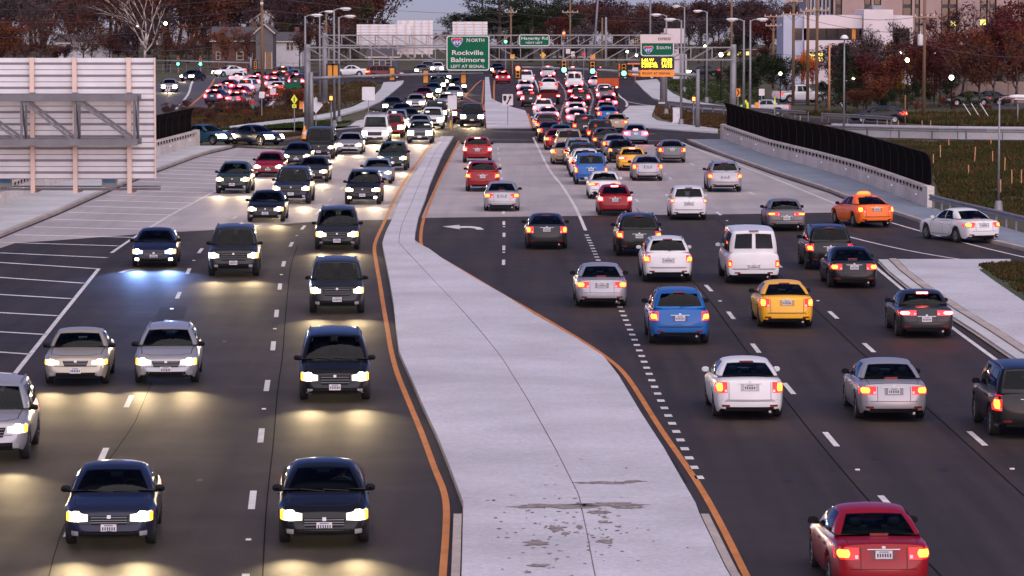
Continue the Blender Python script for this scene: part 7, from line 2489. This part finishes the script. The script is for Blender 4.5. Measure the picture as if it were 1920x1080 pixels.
# left wood
wood(-60, 600, 612, 60, 10, 14, ['sparse', 'bare', 'bare'], ['brown', 'rust', 'plum', 'grey'], 'front row tree of the left wood', 'trees of the left wood')
wood(-60, 700, 655, 56, 14, 17, ['bare', 'sparse', 'leafy'], ['brown', 'rust', 'grey', 'plum'], 'second row tree of the left wood', 'trees of the left wood')
wood(-80, 715, 710, 52, 16, 20, ['leafy', 'sparse', 'sparse'], ['brown', 'plum', 'grey'], 'third row tree of the left wood', 'trees of the left wood')
wood(-80, 715, 775, 46, 18, 23, ['leafy', 'leafy'], ['brown', 'plum', 'grey'], 'back row tree of the left wood', 'trees of the left wood')
wood(-40, 400, 592, 40, 3.5, 6.5, ['leafy', 'sparse'], ['brown', 'plum', 'rust', 'maroon'], 'bushy undergrowth tree of the left wood', 'undergrowth of the left wood', width=1.5)
wood(380, 735, 630, 38, 4, 7.5, ['leafy', 'sparse'], ['brown', 'plum', 'olive'], 'bushy undergrowth tree behind the houses', 'undergrowth behind the houses', width=1.5)
wood(20, 300, 556, 58, 6, 9, ['sparse', 'bare'], ['rust', 'brown', 'plum'], 'low tree in front of the left wood', 'low trees before the left wood')
wood(560, 690, 560, 42, 6, 9, ['bare', 'sparse'], ['plum', 'brown', 'olive'], 'low bare tree behind the left light poles', 'low trees behind the left light poles')
wood(320, 480, 552, 46, 5, 8, ['sparse', 'bare'], ['rust', 'brown'], 'thin tree standing before the brick house', 'thin trees before the brick house')
tree(268, 545, 15, 'birch', 'grey', 'pale barked bare tree rising above the big sign', bm_=bark_pale, name='birch_tree', width=1.1)
tree(668, 640, 17, 'sparse', 'olive', 'large spreading tree at the left edge of the gap of sky', width=1.5)
tree(640, 600, 14, 'leafy', 'brown', 'dense brown tree behind the tallest left light pole', width=1.3)
tree(15, 520, 8, 'leafy', 'rust', 'rust coloured tree at the left edge above the big sign', width=1.3)
# middle
for i, (px, Y_, H) in enumerate(((905, 640, 13), (935, 625, 14.5), (965, 650, 15), (995, 630, 14), (1025, 645, 13.5), (1050, 660, 12))):
    tree(px, Y_, H, 'pine', 'green', 'tall dark pine tree behind the large green sign, %s from the left' % ORD[i], 'pine trees behind the green sign', name='pine_tree', width=1.2)
wood(880, 1070, 700, 32, 8, 10.5, ['leafy'], ['green', 'plum', 'olive'], 'dark tree in the row behind the pines', 'trees behind the pines')
wood(690, 905, 900, 22, 3.5, 6.0, ['leafy', 'sparse'], ['plum', 'brown', 'grey'], 'distant low tree below the gap of sky', 'distant trees below the gap of sky', z=-1.8)
wood(1060, 1500, 620, 44, 6.5, 9, ['bare', 'sparse', 'leafy'], ['plum', 'brown', 'maroon', 'grey'], 'front row tree of the plum brown wood behind the far crossing', 'trees of the middle right wood')
wood(1060, 1560, 680, 40, 8.5, 10.8, ['leafy', 'sparse', 'leafy'], ['plum', 'grey', 'brown'], 'second row tree of the plum brown wood behind the far crossing', 'trees of the middle right wood')
wood(1060, 1560, 740, 38, 9.5, 11.5, ['leafy', 'leafy'], ['plum', 'grey', 'plum'], 'back row tree of the plum brown wood behind the far crossing', 'trees of the middle right wood')
wood(880, 1480, 600, 36, 3, 5, ['leafy', 'sparse'], ['plum', 'brown', 'olive', 'green'], 'bushy undergrowth behind the far crossing', 'undergrowth behind the far crossing', width=1.6)
wood(1620, 1960, 470, 34, 4, 6, ['leafy', 'sparse'], ['maroon', 'brown', 'plum', 'rust'], 'bushy tree below the office tower', 'bushy trees below the office tower', width=1.5)
# right thicket
for px, by, ty, st, col, wd, lab, nm in (
    (1388, 176, 118, 'leafy', 'green', 1.5, 'dark evergreen bush beside the right gantry column', 'evergreen_shrub'), (1418, 186, 100, 'leafy', 'green', 1.4, 'dark evergreen bush behind the white turn sign', 'evergreen_shrub'),
    (1448, 190, 96, 'leafy', 'green', 1.3, 'dark evergreen bush left of the first close pole', 'evergreen_shrub'), (1472, 190, 106, 'leafy', 'green', 1.3, 'dark evergreen bush touching the first close pole', 'evergreen_shrub'),
    (1503, 187, 92, 'leafy', 'orange', .75, 'orange leaved tree between the close utility poles', 'tree'), (1524, 186, 100, 'leafy', 'red', .55, 'red leaved tree right of the orange one', 'tree'),
    (1584, 206, 74, 'conifer', 'green', 1.25, 'dark conifer behind the slender lamp post', 'conifer_tree'), (1632, 196, 40, 'bare', 'grey', 1.0, 'bare grey tree in front of the white stair tower', 'tree'),
    (1625, 204, 100, 'leafy', 'maroon', 1.3, 'maroon tree right of the conifer', 'tree'), (1660, 205, 88, 'leafy', 'maroon', 1.3, 'maroon tree left of the greenish lamps', 'tree'),
    (1690, 200, 96, 'leafy', 'yellow', .9, 'yellow leaved tree around the greenish lamps', 'tree'), (1648, 212, 130, 'leafy', 'rust', 1.2, 'low rust tree in front of the maroon ones', 'tree'),
    (1710, 196, 60, 'sparse', 'maroon', 1.2, 'sparse maroon tree left of the thick pole', 'tree'), (1762, 200, 58, 'leafy', 'maroon', 1.2, 'maroon tree right of the thick pole', 'tree'),
    (1800, 196, 48, 'sparse', 'rust', 1.3, 'sparse rust tree before the office tower', 'tree'), (1838, 204, 66, 'leafy', 'brown', 1.2, 'brown tree with a dark trunk over the parked cars', 'tree'),
    (1858, 204, 50, 'sparse', 'rust', 1.2, 'rust tree right of the brown one over the parked cars', 'tree'), (1905, 200, 18, 'leafy', 'maroon', 1.2, 'dark maroon tree at the right edge', 'tree'),
    (1880, 185, 40, 'leafy', 'plum', 1.2, 'plum coloured tree before the office tower at the right', 'tree'), (1735, 180, 70, 'leafy', 'plum', 1.2, 'plum coloured tree hidden behind the thick pole', 'tree'),
    (1820, 172, -12, 'bare', 'plum', 1.1, 'tall bare tree against the beige tower', 'tree'), (1680, 172, 30, 'bare', 'plum', 1.0, 'tall bare tree against the white wing', 'tree'), (1775, 172, 5, 'bare', 'maroon', 1.0, 'tall thin bare tree left of the lit tower window', 'tree'),
    (1930, 172, -10, 'leafy', 'maroon', 1.2, 'tall maroon tree cut by the right edge', 'tree')):
    Y_ = yd(by)
    H = at(px, ty, Y_).z
    tree(px, Y_, H, st, col, lab, None, name=nm, width=wd)
wood(1560, 1960, yd(186), 26, 4.5, 6.5, ['leafy', 'leafy', 'sparse'], ['maroon', 'plum', 'brown', 'rust'], 'dense tree in the thicket behind the thick utility pole', 'trees of the right thicket', width=1.25)
wood(1545, 1775, yd(200), 24, 2.2, 3.6, ['leafy'], ['brown', 'olive', 'maroon', 'green'], 'low bush along the verge left of the beige wall', 'low bushes left of the beige wall', width=1.4)
# shrubs
def shrubs(n, poly, h0, h1, cols, label, group, styles=('leafy', 'sparse')):
    k = 0
    made = []
    xs = [p[0] for p in poly]; ys = [p[1] for p in poly]
    while k < n:
        x, y = trn.uniform(min(xs), max(xs)), trn.uniform(min(ys), max(ys))
        ins = False
        j = len(poly) - 1
        for i in range(len(poly)):
            if (poly[i][1] > y) != (poly[j][1] > y) and x < (poly[j][0] - poly[i][0]) * (y - poly[i][1]) / (poly[j][1] - poly[i][1]) + poly[i][0]:
                ins = not ins
            j = i
        if ins:
            g = G(x, y)
            made.append(tree(x, g.y, trn.uniform(h0, h1), trn.choice(styles), trn.choice(cols), label, group, name='shrub', width=trn.uniform(1.0, 1.7)))
            k += 1
    number(made, label)
shrubs(34, [(300, 223), (340, 205), (420, 207), (480, 206), (500, 215), (480, 232), (400, 237), (352, 238)], .5, 1.5, ['brown', 'rust', 'plum', 'brown'], 'brown bramble shrub beside the side road', 'brambles beside the side road')
shrubs(12, [(505, 207), (560, 190), (575, 205), (570, 218), (515, 220)], 1.2, 2.6, ['rust', 'brown', 'orange'], 'rust brown bush around the small green route sign', 'bushes around the green route sign')
shrubs(22, [(1560, 212), (1580, 190), (1700, 192), (1850, 206), (1850, 213), (1700, 214)], 1.0, 2.6, ['olive', 'brown', 'rust', 'green'], 'scrubby bush on the verge below the maroon trees', 'bushes on the right verge')
shrubs(8, [(1330, 212), (1380, 222), (1480, 234), (1480, 244), (1370, 240)], .5, 1.0, ['olive', 'brown'], 'low scrub on the dirt island', 'scrub on the dirt island')
shrubs(10, [(1330, 155), (1420, 152), (1420, 190), (1380, 185)], 1.5, 3.5, ['green', 'plum', 'olive'], 'dark bush on the lawn left of the paired lamps', 'bushes on the right lawn')
# grass blades
def grass(n, poly, h0, h1, m, name='grass', seed=1, z0=-.08):
    rn = random.Random(seed)
    mb = MB()
    W = Gs(poly)
    xs = [p.x for p in W]; ys = [p.y for p in W]
    k = 0
    while k < n:
        x, y = rn.uniform(min(xs), max(xs)), rn.uniform(min(ys), max(ys))
        ins = False
        j = len(W) - 1
        for i in range(len(W)):
            if (ys[i] > y) != (ys[j] > y) and x < (xs[j] - xs[i]) * (y - ys[i]) / (ys[j] - ys[i]) + xs[i]:
                ins = not ins
            j = i
        if not ins: continue
        k += 1
        if math.sin(x * .9 + 2 * math.sin(y * .31)) * math.sin(y * .42 + x * .2) < rn.uniform(-1.1, .5): continue
        h = rn.uniform(h0, h1)
        for b in range(5):
            a = rn.uniform(0, 6.28)
            d = Vector((math.cos(a), math.sin(a), 0))
            s = Vector((-d.y, d.x, 0)) * rn.uniform(.03, .07)
            p = Vector((x, y, z0)) + d * rn.uniform(0, .15)
            i0 = len(mb.v)
            mb.v += [tuple(p - s), tuple(p + s), tuple(p + d * h * rn.uniform(.2, .7) + Vector((0, 0, h)))]
            mb.f.append((i0, i0 + 1, i0 + 2))
    mb.build(name, m, fix=False, kind='stuff')
g_dry = mat('grass_blade_dry', (.10, .055, .026), .9, var=.3, scale=.12, col2=(.045, .032, .014), spec=.1)
g_grn = mat('grass_blade_green', (.042, .058, .016), .9, var=.3, scale=.12, col2=(.022, .034, .010), spec=.1)
RG = [(1470, 256), (1640, 263), (1930, 267), (2050, 270), (2050, 440), (1930, 418), (1770, 375), (1755, 340), (1740, 300), (1600, 262)]
grass(11000, RG, .10, .28, g_dry, seed=1)
grass(16000, RG, .08, .24, g_grn, seed=2)
LG = [(300, 224), (345, 206), (480, 207), (560, 195), (575, 219), (470, 232), (360, 243)]
grass(9000, LG, .15, .5, g_dry, seed=3)
grass(3500, LG, .12, .35, g_grn, seed=4)
grass(2500, [(383, 246), (470, 241), (590, 229), (660, 230), (600, 242)], .1, .22, g_grn, seed=5, z0=.05)
grass(5000, [(1231, 202), (1300, 213), (1480, 230), (1480, 250), (1346, 244), (1262, 232), (1228, 220)], .08, .3, g_dry, seed=6, z0=.08)
grass(5000, [(1480, 230), (1545, 232), (1680, 241), (1900, 243), (1900, 257), (1640, 256), (1470, 251)], .1, .35, g_dry, seed=7)
grass(1500, [(1838, 505), (1920, 500), (2000, 502), (2000, 610), (1926, 566), (1868, 527)], .06, .14, g_grn, seed=8, z0=.17)
grass(2500, [(1838, 505), (1920, 500), (2000, 502), (2000, 610), (1926, 566), (1868, 527)], .06, .16, g_dry, seed=14, z0=.17)
grass(1500, [(440, 262), (560, 254), (580, 254), (500, 266)], .1, .3, g_dry, seed=9, z0=.09)
grass(6000, [(1482, 214), (1620, 222), (1780, 237), (1930, 237), (2050, 240), (2050, 208), (1930, 209), (1700, 216), (1560, 213)], .12, .4, g_grn, seed=10, z0=.04)
grass(2500, [(1482, 214), (1620, 222), (1780, 237), (1930, 237), (1930, 209), (1700, 216), (1560, 213)], .15, .5, g_dry, seed=11, z0=.04)
grass(3000, [(1240, 152), (1340, 150), (1420, 152), (1436, 198), (1340, 196), (1292, 188), (1250, 165)], .12, .3, g_grn, seed=12, z0=.05)
grass(3000, [(582, 220), (620, 210), (660, 198), (694, 179), (706, 160), (690, 154), (600, 160), (572, 171)], .12, .35, g_dry, seed=13, z0=.04)
